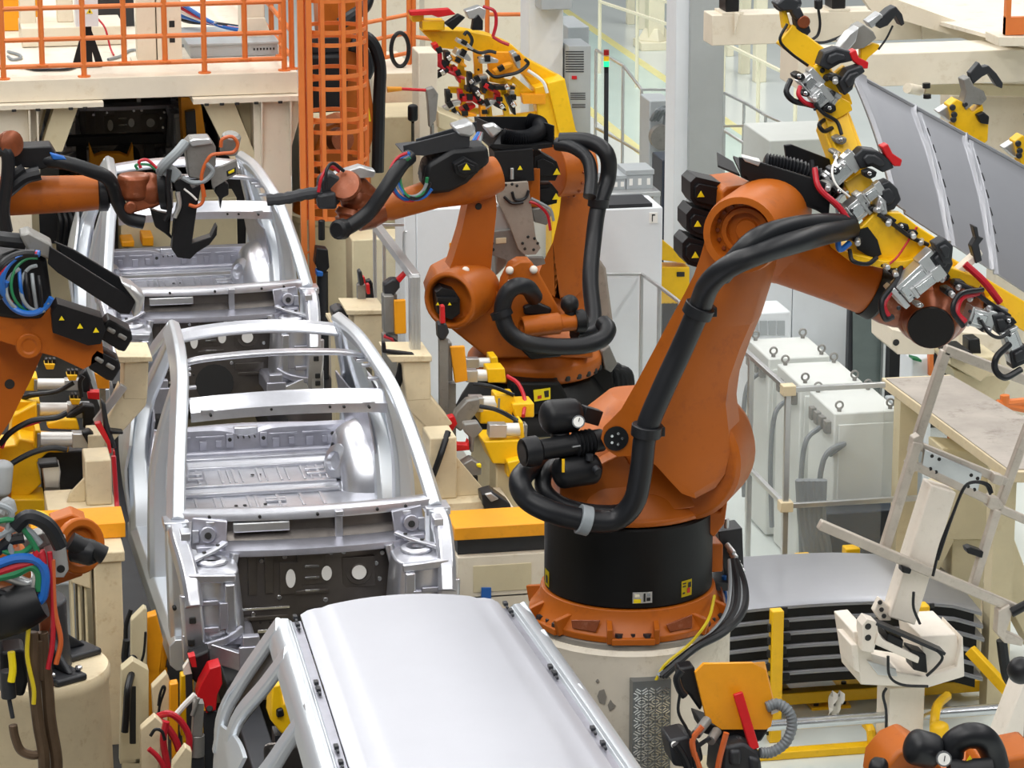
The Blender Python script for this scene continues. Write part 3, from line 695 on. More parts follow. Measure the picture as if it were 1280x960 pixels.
# connector panel on the base
m = MB().trace([(887, 680), (904, 680), (904, 715), (887, 716)], -2.45, .2).trace([(884, 652), (890, 650), (892, 672), (886, 676)], -2.45, .05); cbk = m.build('connector_bracket', 'orange', R1, .008)
m = MB().trace([(898, 665), (928, 660), (930, 715), (906, 720)], -2.3, .16).use('alu')
for k in range(5): p = at(908+3*k, 680+6*k, Y=-2.32); m.cyl(p, p+V((.03, -.05, -.04)), .016, n=10)
m.cyl(at(908, 660, Y=-2.3), at(908, 648, Y=-2.3), .015); m.use('dark').trace([(893, 728), (922, 728), (922, 740), (893, 738)], -2.4, .2)
cp = m.build('connector_panel', 'dark', R1, .004)
for k, (mm, o) in enumerate((('rubber', 0), ('greyhose', 5), ('rubber', 9), ('rubber', -6), ('greyhose', -9), ('bluehose', -14))):
    P = p3([(916+o*.4, 700, -2.4), (922+o, 735, -2.55), (918+o*1.1, 765, -2.75), (898+o*.8, 790, -2.92), (862+o*.5, 815-o*.4, -3.0), (826+o*.4, 845, -3.02)])
    if mm == 'bluehose': P = p3([(905, 720, -2.35), (906, 745, -2.35), (908, 775, -2.5)])
    MB().tube(P, .022 if k in (0, 2) else .014, 8, 5).build('cable', mm, R1)
MB().tube(p3([(893, 745, -2.7), (885, 775, -2.98), (862, 805, -3.0), (832, 830, -3.01), (820, 850, -3.01)]), .009, 6).build('ground_wire', 'yelhose', R1)
# checker plate on the pedestal
m = MB(); X0, X1 = at(791, 850, Y=-3.02), at(839, 850, Y=-3.02); zt, zb = at(800, 852, Y=-3.02).z, .02
m.bx(X0.x, X1.x, -3.02, -2.80, zb, zt).use('steel'); n = 0
s_ = (X1.x-X0.x-.02)/5
for i in range(32):
    for j in range(5):
        cx = X0.x+.01+s_*(j+.5); cz = zt-.06-i*s_
        if cz < .05: continue
        d = V((.7, 0, .45)) if (i+j) % 2 else V((.7, 0, -.45)); n_ = V((-d.z, 0, d.x))
        for k in (-1, 0, 1): p = V((cx, -3.021, cz))+n_*(k*.016); m.bar(p-d*.022, p+d*.022, .007, .006, up=YV)
m.build('checker_plate_cover', 'tread', PED)
# ------------------------------------------------------------------ the panel the robot holds
SP = T('roof_panel', 'grey sheet metal panel with pressed ribs held up by the yellow gripper', 'car panel', at(1200, 250, Y=-1.9))
c00, c01, c10, c11 = at(1064, 92, Y=-1.75), at(1118, 258, Y=-2.25), at(1420, 288, Y=-1.55), at(1420, 455, Y=-2.05)
nrm = (c10-c00).cross(c01-c00).normalized()
if nrm.dot(TOCAM) < 0: nrm = -nrm
P = []
for i in range(241):
    u = i/240; row = []
    for j in range(21):
        v = j/20
        p = c00.lerp(c10, u).lerp(c01.lerp(c11, u), v)
        b = .03*math.sin(math.pi*v)+.0
        for q in (.208, .385, .62, .84):
            e = u-(q+.012*v); b += .016*math.exp(-(e/.005)**2)-.012*math.exp(-((e-.013)/.006)**2)
        if v < .05: b += .02
        if u < .04: b += .02
        row.append(p+nrm*b)
    P.append(row)
m = MB().grid(P, -nrm*.010).use('ink')
for q in (.208, .385, .62):
    for k in range(6):
        v = .16+.13*k; u = q+.012*v+.030
        p = c00.lerp(c10, u).lerp(c01.lerp(c11, u), v)+nrm*(.03*math.sin(math.pi*v)+.002); d = (c01-c00).normalized()
        m.bar(p-d*.026, p+d*.026, .004, .004, up=nrm)
m.build('sheet', 'sheet', SP)
m = MB().sweep([c00.lerp(c10, i/10)+nrm*.012 for i in range(11)], .03, .02, 2); m.build('edge_flange', 'sheet', SP)
m = MB().sweep([c00.lerp(c01, i/10)+nrm*(.012+.03*math.sin(math.pi*i/10)) for i in range(11)], .035, .02, 2); m.build('edge_flange', 'sheet', SP)
# ------------------------------------------------------------------ gripper
GR = T('sheet_gripper', 'yellow gripper frame with clamps on the wrist of the largest robot', 'robot gripper', at(1110, 300, Y=-2.6))
m = MB()
m.trace([(1060, 316), (1065, 288), (1078, 283), (1095, 265), (1126, 266), (1150, 285), (1179, 304), (1160, 327), (1132, 336), (1104, 336), (1062, 327)], -2.72, .06)
m.trace([(1060, 316), (1062, 327), (1104, 336), (1132, 336), (1160, 327), (1158, 320), (1130, 326), (1104, 326)], -2.78, .4)
m.trace([(1178, 303), (1160, 327), (1156, 324), (1174, 300)], -2.78, .4)
m.build('mount_frame', 'yellow', GR, .006)
m = MB(); m.trace([(1066, 290), (1085, 284), (1097, 300), (1102, 318), (1092, 324), (1072, 312)], -2.735, .01); m.build('mount_opening', 'black', GR)
m = MB(); m.bar(at(1022, 90, Y=-2.2), at(1082, 262, Y=-2.55), .13, .13, up=YV); m.bar(at(1040, 150, Y=-2.22), at(1064, 215, Y=-2.42), .17, .15, up=YV); m.bar(at(1066, 222, Y=-2.5), at(1100, 275, Y=-2.6), .14, .12, up=YV)
m.build('side_beam', 'yellow', GR, .008)
m = MB(); m.bar(at(1095, 285, Y=-2.5), at(1330, 425, Y=-2.35), .14, .14, up=YV); m.bar(at(1170, 333, Y=-2.55), at(1222, 352, Y=-2.55), .06, .12, up=YV); m.bar(at(1240, 372, Y=-2.55), at(1262, 420, Y=-2.55), .08, .1, up=YV)
m.build('lower_beam', 'yellow', GR, .008)
m = MB(); m.bar(at(980, 42, Y=-2.1), at(1022, 74, Y=-2.15), .13, .13, up=YV); m.trace([(978, 14), (983, 12), (989, 34), (981, 38)], -2.15, .08)
up_ = m.build('outer_beam', 'yellow', GR, .008)
m = MB(); m.ball(at(984, 4, Y=-2.1), (.08, .06, .05)); m.trace([(970, 6), (985, -6), (1000, 2), (996, 14), (978, 14)], -2.2, .12); m.trace([(988, 10), (1000, 8), (1006, 20), (996, 26)], -2.2, .1); m.build('suction_pad', 'dark', up_, .01)
m = MB().trace([(994, 24), (1004, 18), (1010, 26), (1014, 40), (1008, 46), (996, 36)], -2.18, .08); m.use('copper').lathe([(0, .035), (.02, .035)], at(1004, 27, Y=-2.18), -YV, 14); m.build('roller_bracket', 'dark', up_, .006)
m = MB().trace([(1018, 84), (1028, 80), (1044, 92), (1056, 82), (1060, 88), (1046, 104), (1052, 112), (1062, 118), (1066, 130), (1050, 142), (1034, 148), (1028, 130), (1022, 108)], -2.32, .05)
m.trace([(1028, 142), (1052, 122), (1063, 128), (1066, 138), (1042, 152), (1034, 148)], -2.4, .2); m.use('ink').cyl(at(1028, 88, Y=-2.33), at(1028, 88, Y=-2.3), .014); m.cyl(at(1033, 97, Y=-2.33), at(1033, 97, Y=-2.3), .02); m.build('gusset_plate', 'yellow', GR, .006)
def clamp(parent, cyl_a, cyl_b, Y, jaw, padpoly=None, r=.045, jm='dark', pm='red'):
    a, b = at(*cyl_a, Y=Y), at(*cyl_b, Y=Y); d = (b-a).normalized(); L = (b-a).length
    m = MB().bar(a+d*L*.12, b-d*L*.3, r*1.9, r*1.9, up=YV); m.bar(a, a+d*L*.10, r*2.2, r*2.2, up=YV); m.bar(b-d*L*.32, b, r*2.4, r*1.6, up=YV)
    m.use('steel').bar(a+d*L*.14, b-d*L*.34, r*1.2, r*2.05, up=YV); m.use('dark')
    for s_ in (-1, 1): hexbolt(m, a+V((0, -r*1.1, 0))+UP*s_*r*.6, -YV, r*.22, r*.15)
    o = m.build('clamp', 'alu', parent, .006)
    m = MB().trace(jaw, Y-.05, .1); cx = sum(p[0] for p in jaw)/len(jaw); cy = sum(p[1] for p in jaw)/len(jaw)
    m.trace([(cx+(x-cx)*.55, cy+(y-cy)*.55) for x, y in jaw], Y-.07, .03); m.build('clamp_jaw', jm, o, .008)
    if padpoly: MB().trace(padpoly, Y-.06, .07).build('clamp_pad', pm, o, .005)
    return o
clamp(GR, (1003, 110), (1022, 92), -2.35, [(1024, 82), (1030, 66), (1046, 60), (1064, 64), (1068, 76), (1050, 80), (1036, 88)], [(1062, 66), (1070, 62), (1074, 72), (1086, 78), (1085, 86), (1078, 86), (1066, 76)])
clamp(GR, (1015, 128), (1034, 112), -2.4, [(1048, 104), (1060, 88), (1078, 82), (1082, 90), (1070, 98), (1066, 112), (1056, 120)])
clamp(GR, (1030, 130), (1040, 112), -2.36, [(1036, 120), (1040, 112), (1046, 116), (1042, 124)])
clamp(GR, (1034, 228), (1070, 196), -2.6, [(1068, 196), (1078, 186), (1096, 188), (1112, 198), (1118, 210), (1104, 216), (1090, 208), (1076, 212)], [(1102, 184), (1110, 180), (1116, 192), (1128, 200), (1126, 208), (1118, 208), (1108, 196)])
clamp(GR, (1060, 268), (1082, 250), -2.66, [(1096, 232), (1112, 226), (1122, 236), (1127, 250), (1118, 262), (1106, 266), (1098, 250)], r=.055)
clamp(GR, (1080, 248), (1102, 232), -2.7, [(1100, 244), (1108, 252), (1110, 268), (1100, 272), (1096, 258)], r=.03, jm='alu')
clamp(GR, (1118, 372), (1172, 322), -2.85, [(1160, 322), (1170, 312), (1186, 312), (1192, 330), (1186, 342), (1172, 340)], r=.062)
clamp(GR, (1140, 366), (1178, 336), -2.9, [(1168, 306), (1182, 298), (1192, 308), (1190, 330), (1180, 330)], r=.03)
clamp(GR, (1208, 393), (1240, 402), -2.75, [(1240, 394), (1256, 392), (1266, 408), (1256, 424), (1246, 416)], r=.05)
clamp(GR, (1258, 410), (1272, 448), -2.78, [(1262, 440), (1282, 430), (1288, 452), (1266, 462)], r=.045)
m = MB().trace([(1194, 340), (1212, 324), (1226, 312), (1229, 318), (1218, 330), (1206, 340), (1204, 350), (1196, 352)], -2.6, .07); m.build('locating_bracket', 'whitefix', GR, .005)
m = MB().trace([(1216, 282), (1222, 284), (1224, 296), (1230, 298), (1224, 306), (1228, 326), (1220, 330), (1214, 308), (1220, 298)], -2.62, .06); m.build('locating_pin', 'dark', GR, .005)
# long finger on top
m = MB().trace([(1052, 54), (1064, 44), (1072, 34), (1080, 30), (1092, 40), (1096, 48), (1080, 60), (1070, 62), (1060, 64)], -2.05, .12); m.use('alu').trace([(1048, 62), (1062, 42), (1074, 34), (1070, 52), (1060, 64)], -2.12, .1); m.trace([(1084, 28), (1100, 16), (1106, 22), (1090, 36)], -2.0, .09)
fg = m.build('finger_arm', 'grey', GR, .006)
m = MB().trace([(1092, 30), (1112, 12), (1120, 8), (1128, 18), (1131, 30), (1127, 33), (1120, 20), (1110, 32), (1100, 36)], -2.0, .09); m.build('finger_claw', 'dark', fg, .005)
m = MB().trace([(1076, 62), (1092, 54), (1100, 56), (1098, 62), (1086, 72), (1080, 80), (1076, 74)], -2.0, .05); m.build('finger_bracket', 'yellow', GR, .005)
# clamps beyond the sheet
def far_clamp(dx, dy, Y):
    q = lambda l: [(x+dx, y+dy) for x, y in l]
    m = MB().trace(q([(1186, 132), (1196, 124), (1208, 130), (1216, 140), (1224, 134), (1228, 130), (1230, 138), (1222, 146), (1236, 150), (1235, 176), (1228, 182), (1210, 170), (1194, 160)]), Y, .1).use('dark')
    for c in ((1190, 134), (1192, 143), (1191, 149), (1206, 130)): p = at(c[0]+dx, c[1]+dy, Y=Y); m.cyl(p, p-YV*.02, .018)
    o = m.build('far_clamp', 'yellow', GR, .006)
    MB().trace(q([(1204, 100), (1212, 96), (1218, 108), (1230, 114), (1234, 124), (1226, 132), (1216, 130), (1208, 138), (1204, 130), (1208, 116)]), Y-.02, .1).build('clamp_jaw', 'grey', o, .006)
    MB().trace(q([(1212, 92), (1224, 78), (1228, 84), (1236, 82), (1246, 92), (1254, 104), (1253, 111), (1246, 108), (1236, 92), (1228, 96), (1216, 106)]), Y, .06).build('finger_claw', 'dark', o, .005)
    MB().trace(q([(1172, 140), (1188, 130), (1196, 152), (1186, 152)]), Y+.04, .08).build('cylinder', 'alu', o, .006)
    MB().trace(q([(1221, 144), (1230, 140), (1237, 146), (1236, 156), (1226, 154)]), Y-.04, .06).build('cable_plug', 'black', o, .006)
far_clamp(0, 0, -1.45); far_clamp(82, 45, -1.35)
for P, mm, r in (([(1018, 210, -2.7), (1024, 235, -2.75), (1048, 258, -2.78), (1066, 284, -2.78)], 'redhose', .016), ([(1014, 200, -2.68), (1020, 232, -2.72), (1044, 256, -2.74), (1064, 276, -2.76)], 'rubber', .014),
                 ([(988, 100, -2.4), (983, 115, -2.45), (992, 126, -2.45), (1008, 130, -2.42), (1030, 136, -2.4)], 'rubber', .016), ([(1000, 108, -2.42), (998, 118, -2.45), (1006, 128, -2.45), (1020, 134, -2.42)], 'redhose', .012),
                 ([(1030, 150, -2.4), (1024, 156, -2.45), (1030, 164, -2.45), (1040, 160, -2.4)], 'rubber', .012),
                 ([(1130, 330, -2.75), (1128, 348, -2.8), (1112, 366, -2.9), (1104, 382, -2.95), (1110, 396, -2.95)], 'redhose', .018), ([(1126, 334, -2.77), (1120, 352, -2.86), (1102, 376, -2.97), (1106, 398, -2.97), (1116, 396, -2.95)], 'rubber', .016),
                 ([(1222, 366, -2.75), (1202, 372, -2.9), (1196, 390, -2.95), (1206, 402, -2.95)], 'redhose', .018), ([(1228, 362, -2.78), (1200, 368, -2.93), (1191, 388, -2.97), (1204, 408, -2.96)], 'rubber', .014),
                 ([(1262, 430, -2.85), (1246, 446, -2.9), (1244, 462, -2.9), (1256, 472, -2.9), (1276, 462, -2.85)], 'rubber', .018), ([(1206, 330, -2.65), (1230, 352, -2.68), (1250, 378, -2.68)], 'redhose', .02), ([(1062, 304, -2.82), (1050, 312, -2.86), (1048, 300, -2.86), (1056, 292, -2.84)], 'bluehose', .016),
                 ([(1052, 284, -2.78), (1046, 262, -2.76), (1050, 246, -2.74), (1060, 240, -2.72)], 'greyhose', .008), ([(984, 30, -2.2), (975, 50, -2.22), (988, 66, -2.22), (1010, 82, -2.22)], 'rubber', .008), ([(1116, 32, -2.0), (1108, 48, -2.0), (1098, 62, -2.0)], 'rubber', .006)):
    MB().tube(p3(P), r, 8, 6).build('air_hose' if mm != 'rubber' else 'cable', mm, GR)

random.seed(11)
for (x, y, Y) in ((1000, 96, -2.42), (1008, 118, -2.44), (1022, 122, -2.44), (1044, 98, -2.44), (1054, 104, -2.42), (1038, 136, -2.44), (1052, 176, -2.5), (1046, 192, -2.52), (1058, 206, -2.6), (1044, 214, -2.66), (1036, 232, -2.72), (1050, 240, -2.74), (1088, 218, -2.72), (1094, 262, -2.74), (1112, 276, -2.78), (1128, 284, -2.74), (1140, 292, -2.74), (1152, 300, -2.72), (1072, 300, -2.8), (1118, 340, -2.8), (1106, 332, -2.78), (1180, 346, -2.8), (1200, 356, -2.72), (1214, 370, -2.76), (1240, 384, -2.72), (1252, 390, -2.72), (1232, 412, -2.8), (1262, 402, -2.8), (1188, 366, -2.85), (1150, 382, -2.9)):
    a = random.random()*3; s_ = 4+random.random()*4; m = MB()
    q_ = [(x+s_*(1+.5*random.random())*math.cos(a+k*math.pi/3), y+s_*.8*math.sin(a+k*math.pi/3)) for k in range(6)]
    m.trace(q_, Y, .05+random.random()*.06)
    if random.random() < .5: m.use('alu').cyl(at(x, y, Y=Y), at(x+5*math.cos(a), y+5*math.sin(a), Y=Y-.05), .016, n=10)
    else: m.use('steel').cyl(at(x-1, y-1, Y=Y-.012), at(x-1, y-1, Y=Y+.01), .014, n=6)
    m.build('hose_fitting', random.choice(('black', 'dark', 'black', 'grey')), GR, .006)
for P, mm, r in (([(1018, 130, -2.46), (1030, 142, -2.46), (1046, 152, -2.44), (1052, 168, -2.48)], 'rubber', .01), ([(1046, 196, -2.6), (1040, 214, -2.7), (1046, 232, -2.74), (1062, 246, -2.74)], 'lab_w', .006), ([(1098, 268, -2.78), (1116, 280, -2.78), (1138, 296, -2.76), (1160, 306, -2.74)], 'rubber', .012), ([(1192, 352, -2.74), (1214, 362, -2.74), (1238, 380, -2.74), (1262, 396, -2.74)], 'rubber', .014), ([(1146, 284, -2.72), (1124, 318, -2.8), (1112, 330, -2.8)], 'redhose', .006), ([(1062, 312, -2.8), (1066, 326, -2.84), (1084, 330, -2.84), (1096, 322, -2.8)], 'rubber', .012), ([(1226, 400, -2.82), (1236, 416, -2.86), (1250, 422, -2.86), (1262, 414, -2.84)], 'rubber', .01)):
    MB().tube(p3(P), r, 8, 6).build('cable', mm, GR)
# ------------------------------------------------------------------ the two robots in the middle
YA = 4.0
ca = at(668, 462, Y=YA)
RA = T('industrial_robot', 'orange robot on a black faceted base beyond the row of yellow clamps', 'robot', (ca.x, ca.y, 0), 'orange welding line robots')
m = MB().lathe([(0, .5), (0, .5), (ca.z-.32, .46)], (ca.x, ca.y, 0), Zv, 32); m.build('stand', 'creamdk', RA)
m = MB().lathe([(ca.z-.36, .62), (ca.z-.25, .60), (ca.z-.10, .50), (ca.z-.02, .44)], (ca.x, ca.y, 0), Zv, 10)
m.trace([(730, 462), (764, 448), (771, 503), (742, 512)], YA-.1, .3); m.trace([(640, 478), (700, 478), (720, 516), (640, 520)], YA-.62, .2)
bs = m.build('base_cover', 'drum', RA, .02)
m = MB().trace([(667, 488), (688, 485), (688, 499), (668, 502)], YA-.635, .01).use('ink').trace([(680, 489), (686, 488), (686, 496), (681, 497)], YA-.638, .004).use('inkred'); m.trace([(672, 495), (677, 494), (677, 498), (672, 499)], YA-.638, .004); m.build('label', 'lab_y', bs)
m = MB().lathe([(-.01, .42), (0, .47), (.05, .5), (.12, .5), (.16, .46), (.24, .36)], ca, Zv, 40)
for k in range(30):
    a = 2*math.pi*k/30; p = ca+V((math.cos(a)*.497, math.sin(a)*.497, .045)); d = V((math.cos(a), math.sin(a), 0)); m.use('ink').bar(p-d*.02, p+d*.012, .045, .045)
m.use('orange')
m.trace([(543, 372), (552, 350), (575, 338), (597, 341), (612, 352), (628, 372), (645, 405), (662, 418), (712, 428), (742, 440), (742, 448), (610, 448), (590, 432), (560, 408), (548, 394)], YA-.42, .5)
m.trace([(622, 402), (630, 352), (640, 332), (650, 326), (664, 326), (672, 338), (688, 366), (702, 392), (700, 414), (650, 424)], YA-.5, .16)
hb = at(561, 376, Y=YA-.60); hd = V((.62, .78, 0))
m.lathe([(.5, 0), (.5, .16), (.3, .20), (.04, .215), (0, .205), (.0, .17), (.10, .165), (.10, 0)], hb, hd, 32)
m.build('turning_column', 'orange', RA, .02)
m = MB().trace([(545, 366), (553, 360), (568, 363), (575, 374), (575, 392), (564, 400), (547, 392)], YA-.62, .2).trace([(547, 372), (572, 372), (572, 378), (547, 378)], YA-.66, .05)
warn(m, at(547, 380, Y=YA-.68), (0, -1, 0), .014); warn(m, at(562, 380, Y=YA-.68), (0, -1, 0), .014); m.build('motor', 'black', RA, .015)
for poly, Y in (([(587, 384), (602, 384), (602, 396), (587, 395)], YA-.45), ([(635, 350), (656, 348), (656, 355), (635, 357)], YA-.505), ([(592, 358), (602, 356), (606, 366), (596, 368)], YA-.45)):
    MB().trace(poly, Y, .02).use('greyhose').trace([(poly[0][0]+2, poly[0][1]+3), (poly[1][0]-2, poly[1][1]+3), (poly[1][0]-2, poly[1][1]+4.5), (poly[0][0]+2, poly[0][1]+4.5)], Y-.004, .004).build('label', 'lab_w', RA)
a, b = at(652, 409, Y=YA-.65), at(718, 402, Y=YA-.6); d = (b-a).normalized(); L = (b-a).length
MB().lathe([(.08, 0), (.08, .05), (0, .055), (0, .072), (.03, .078), (L*.7, .078), (L*.72, .065), (L, .065)], a, d, 24).build('balancing_cylinder', 'orange', RA)
MB().lathe([(L, .08), (L+.07, .085), (L+.09, .06)], a, d, 20).build('cylinder_cap', 'black', RA)
MB().ball(at(712, 380, Y=YA-.6), .068).cyl(at(712, 388, Y=YA-.6), at(714, 398, Y=YA-.6), .04).build('pressure_bottle', 'black', RA)
m = MB().trace([(655, 384), (672, 378), (690, 386), (688, 394), (656, 394)], YA-.55, .12).build('motor', 'black', RA, .012); MB().trace([(644, 430), (700, 432), (702, 446), (664, 450)], YA-.62, .1).build('hose_support', 'black', RA, .012)
MB().ball(at(637, 338, Y=YA-.52), .03).ball(at(582, 338, Y=YA-.5), .028).ball(at(667, 337, Y=YA-.52), .03).build('eye_cap', 'whitefix', RA)
for P, r in (([(668, 372, YA-.6), (660, 360, YA-.7), (645, 358, YA-.75), (632, 370, YA-.75), (628, 392, YA-.75), (636, 414, YA-.78), (656, 428, YA-.8), (690, 433, YA-.8), (728, 432, YA-.8), (752, 424, YA-.75), (760, 412, YA-.7), (754, 404, YA-.6)], .062),
             ([(718, 416, YA-.55), (735, 416, YA-.5), (742, 400, YA-.4), (738, 350, YA-.2), (742, 300, YA), (748, 258, YA+.1), (760, 222, YA+.2), (758, 192, YA+.2), (736, 177, YA+.3), (700, 176, YA+.4)], .062),
             ([(737, 246, YA), (739, 222, YA+.1), (734, 198, YA+.2), (716, 184, YA+.3), (696, 180, YA+.4)], .05)):
    MB().tube(p3(P), r, 12, 6).build('hose', 'rubber', RA)
H0 = p3([(627, 392, YA-.75), (634, 410, YA-.77)]); m = MB(); ring(m, H0, 0, .062, .05); m.build('hose_clamp', 'rubber', RA)
H0 = p3([(748, 253, YA+.1), (747, 262, YA+.1)]); m = MB(); ring(m, H0, 0, .062, .06); m.build('hose_clamp', 'rubber', RA)
MB().trace([(744, 328), (750, 324), (758, 336), (768, 412), (766, 424), (758, 428), (748, 420), (742, 380)], YA+.15, .2).build('side_cover', 'plate', RA, .04)
m = MB().trace([(752, 440), (762, 432), (772, 455), (764, 466), (756, 462)], YA-.15, .2); m.build('connector_panel', 'grey', RA, .008)
for k, (x, y, z) in enumerate(((775, 462, 0), (781, 470, .05), (770, 470, -.05), (786, 466, .08))):
    MB().tube(p3([(764, 456+k, YA), (x, y, YA), (x+2, y+30, YA), (x-4, 520, YA)]), .03, 8, 5).build('cable', 'rubber', RA)
MB().trace([(586, 238), (598, 214), (618, 220), (621, 262), (617, 300), (613, 346), (592, 346), (558, 347), (566, 326), (577, 290), (584, 258)], YA-.25, .22).use('ink').lathe([(0, .025), (.005, .025)], at(598, 258, Y=YA-.25), -YV, 14).build('upper_arm', 'orange', RA, .02)
fa, fb = at(606, 222, Y=YA-.3), at(478, 262, Y=YA-.45); fd = (fb-fa).normalized(); FL = (fb-fa).length
m = MB().lathe([(-.1, .13), (0, .15), (.2, .145), (.4, .11), (FL-.05, .095), (FL, .08)], fa, fd, 24); m.build('forearm', 'orange', RA)
MB().trace([(534, 206), (566, 187), (610, 183), (613, 204), (600, 214), (584, 230), (562, 241), (538, 244), (530, 226)], YA-.58, .3).build('cable_guide', 'black', RA, .03)
motor(RA, [(568, 206), (582, 198), (598, 206), (597, 216), (580, 222), (570, 218)], YA-.68, .16, (583, 209))
m = MB().trace([(528, 212), (545, 196), (562, 196), (566, 214), (556, 232), (540, 240), (528, 232)], YA-.55, .2); m.build('cable_guide', 'black', RA, .03)
m = MB().trace([(504, 182), (588, 161), (587, 184), (531, 195), (505, 193)], YA-.55, .02).trace([(520, 174), (596, 152), (596, 164), (521, 186)], YA-.15, .02).trace([(505, 192), (587, 183), (587, 185), (505, 194)], YA-.54, .4); tr = m.build('cable_tray', 'dark', RA, .004)
MB().trace([(566, 160), (590, 152), (596, 163), (590, 172), (574, 170)], YA-.57, .2).build('tape_wrap', 'alu', tr, .02)
lp = lambda cx, cy, rx, ry, a0, a1, Y: [(cx+rx*math.cos(R(a0+(a1-a0)*i/9)), cy+ry*math.sin(R(a0+(a1-a0)*i/9)), Y+.02*math.sin(i)) for i in range(10)]
for (cx, cy, rx, ry, a0, a1, mm) in ((512, 222, 22, 28, 270, 60, 'bluehose'), (513, 221, 26, 30, 262, 80, 'redhose'), (515, 220, 20, 26, 260, 20, 'greyhose'), (517, 222, 17, 26, 255, 0, 'greenhose'), (520, 219, 24, 30, 250, 35, 'bluehose'), (518, 224, 20, 24, 240, 10, 'rubber')):
    MB().tube(p3(lp(cx, cy, rx, ry, a0, a1, YA-.72)), .013, 6, 3).build('cable', mm, RA)
MB().tube(p3([(512, 196, YA-.6), (500, 208, YA-.7), (482, 236, YA-.75), (464, 262, YA-.75), (448, 276, YA-.75), (428, 288, YA-.75)]), .055, 12, 6).build('hose', 'rubber', RA)
m = MB().lathe([(0, .06), (.02, .075), (.08, .07), (.1, .05)], at(430, 286, Y=YA-.75), V((-.6, -.7, .1)), 16); m.build('hose_end', 'black', RA)
wc = at(446, 250, Y=YA-.45)
m = MB().lathe([(0, .09), (.1, .11), (.2, .10)], fb, fd, 20).ball(wc, (.12, .11, .11)).lathe([(-.1, .07), (.1, .075)], at(456, 240, Y=YA-.45), V((-.6, -.2, .6)), 20)
m.lathe([(.10, .10), (.13, .115), (.16, .105), (.17, .04)], at(438, 240, Y=YA-.5), V((-.35, -.75, .5)), 24); m.lathe([(.0, .10), (.04, .115), (.06, .09), (.08, .105), (.11, .09), (.13, .03)], at(440, 262, Y=YA-.5), V((-.3, -.2, -1)), 24)
m.build('wrist', 'copper', RA)
WG = T('welding_gun', 'dark welding gun with a long wrapped electrode arm, held left of the black cable trays', 'welding gun', at(410, 250, Y=YA-.5), 'spot welding guns')
m = MB().trace([(400, 226), (412, 216), (426, 222), (430, 240), (424, 256), (406, 262), (398, 252)], YA-.6, .18).trace([(396, 244), (420, 240), (422, 262), (398, 262)], YA-.66, .1); m.build('gun_body', 'dark', WG, .02)
MB().trace([(418, 218), (450, 208), (470, 214), (468, 222), (440, 224), (420, 226)], YA-.55, .12).build('gun_bracket', 'alu', WG, .01)
MB().tube(p3([(402, 240, YA-.6), (380, 243, YA-.6), (356, 248, YA-.6), (334, 250, YA-.6)]), .042, 10, 5, lambda i: 1+.08*math.sin(i*2.3)).build('electrode_arm', 'dark', WG)
MB().tube(p3([(424, 214, YA-.6), (412, 208, YA-.62), (402, 222, YA-.66), (398, 240, YA-.66)]), .012).build('cable', 'redhose', WG)
MB().tube(p3([(430, 214, YA-.6), (416, 204, YA-.62), (408, 214, YA-.66), (408, 236, YA-.68)]), .012).build('cable', 'rubber', WG)
# robot behind it with its forearm towards us
YB = 5.6
RB = T('industrial_robot', 'orange robot with an open black cable trough on top, behind the faceted base', 'robot', (at(690, 470, Y=YB+.3).x, YB+.3, 0), 'orange welding line robots')
pb = at(690, 470, Y=YB+.3)
MB().lathe([(0, .5), (pb.z+.1, .45)], (pb.x, pb.y, 0), Zv, 24).build('stand', 'creamdk', RB)
MB().lathe([(pb.z+.1, .42), (pb.z+.45, .42), (pb.z+.5, .4), (pb.z+.9, .25)], (pb.x, pb.y, 0), Zv, 24).build('turning_column', 'orange', RB)
OB = [(695, 182), (708, 177), (721, 182), (727, 196), (733, 216), (739, 252), (740, 286), (736, 322), (728, 362), (718, 372), (700, 374), (684, 366), (674, 340), (680, 325), (691, 303), (699, 268), (702, 240), (697, 205)]
fb_ = [(180, 706), (215, 712), (256, 714), (300, 706), (330, 700), (372, 694)]
m = MB().loft([pts([(min(x, interp(fb_, y)) if x > 705 else x, y) for x, y in OB], YB-.15), pts(OB, YB-.03), pts(OB, YB+.2)])
m.build('upper_arm', 'orange', RB)
m = MB().lathe([(0, .2), (.0, .215), (.16, .22), (.3, .2)], at(690, 212, Y=YB-.3), V((1, .35, 0)), 28)
for k in range(16):
    a = 2*math.pi*k/16; d = V((1, .35, 0)).normalized(); q = V((-.33, .94, 0)); p = at(690, 212, Y=YB-.3)+d*.15+(q*math.cos(a)+Zv*math.sin(a))*.215; m.use('copper').cyl(p, p+(q*math.cos(a)+Zv*math.sin(a))*.02, .014, n=6)
m.use('orange'); m.bar(at(650, 210, Y=YB-.3), at(650, 235, Y=YB-1.0), .3, .3); m.build('forearm', 'orange', RB, .02)
m = MB().trace([(618, 190), (666, 186), (668, 226), (622, 228)], YB-1.1, .25); warn(m, at(650, 210, Y=YB-1.11), (0, -1, 0), .02); warn(m, at(624, 211, Y=YB-1.11), (0, -1, 0), .02); m.use('alu').cyl(at(640, 210, Y=YB-1.12), at(640, 224, Y=YB-1.12), .014).cyl(at(627, 218, Y=YB-1.12), at(627, 228, Y=YB-1.12), .016); m.build('motor', 'black', RB, .015)
motor(RB, [(668, 196), (678, 192), (696, 202), (700, 214), (694, 226), (672, 226), (667, 212)], YB-1.0, .2, (696, 215))
motor(RB, [(668, 232), (690, 230), (698, 240), (696, 254), (680, 258), (669, 250)], YB-.95, .2, (695, 246))
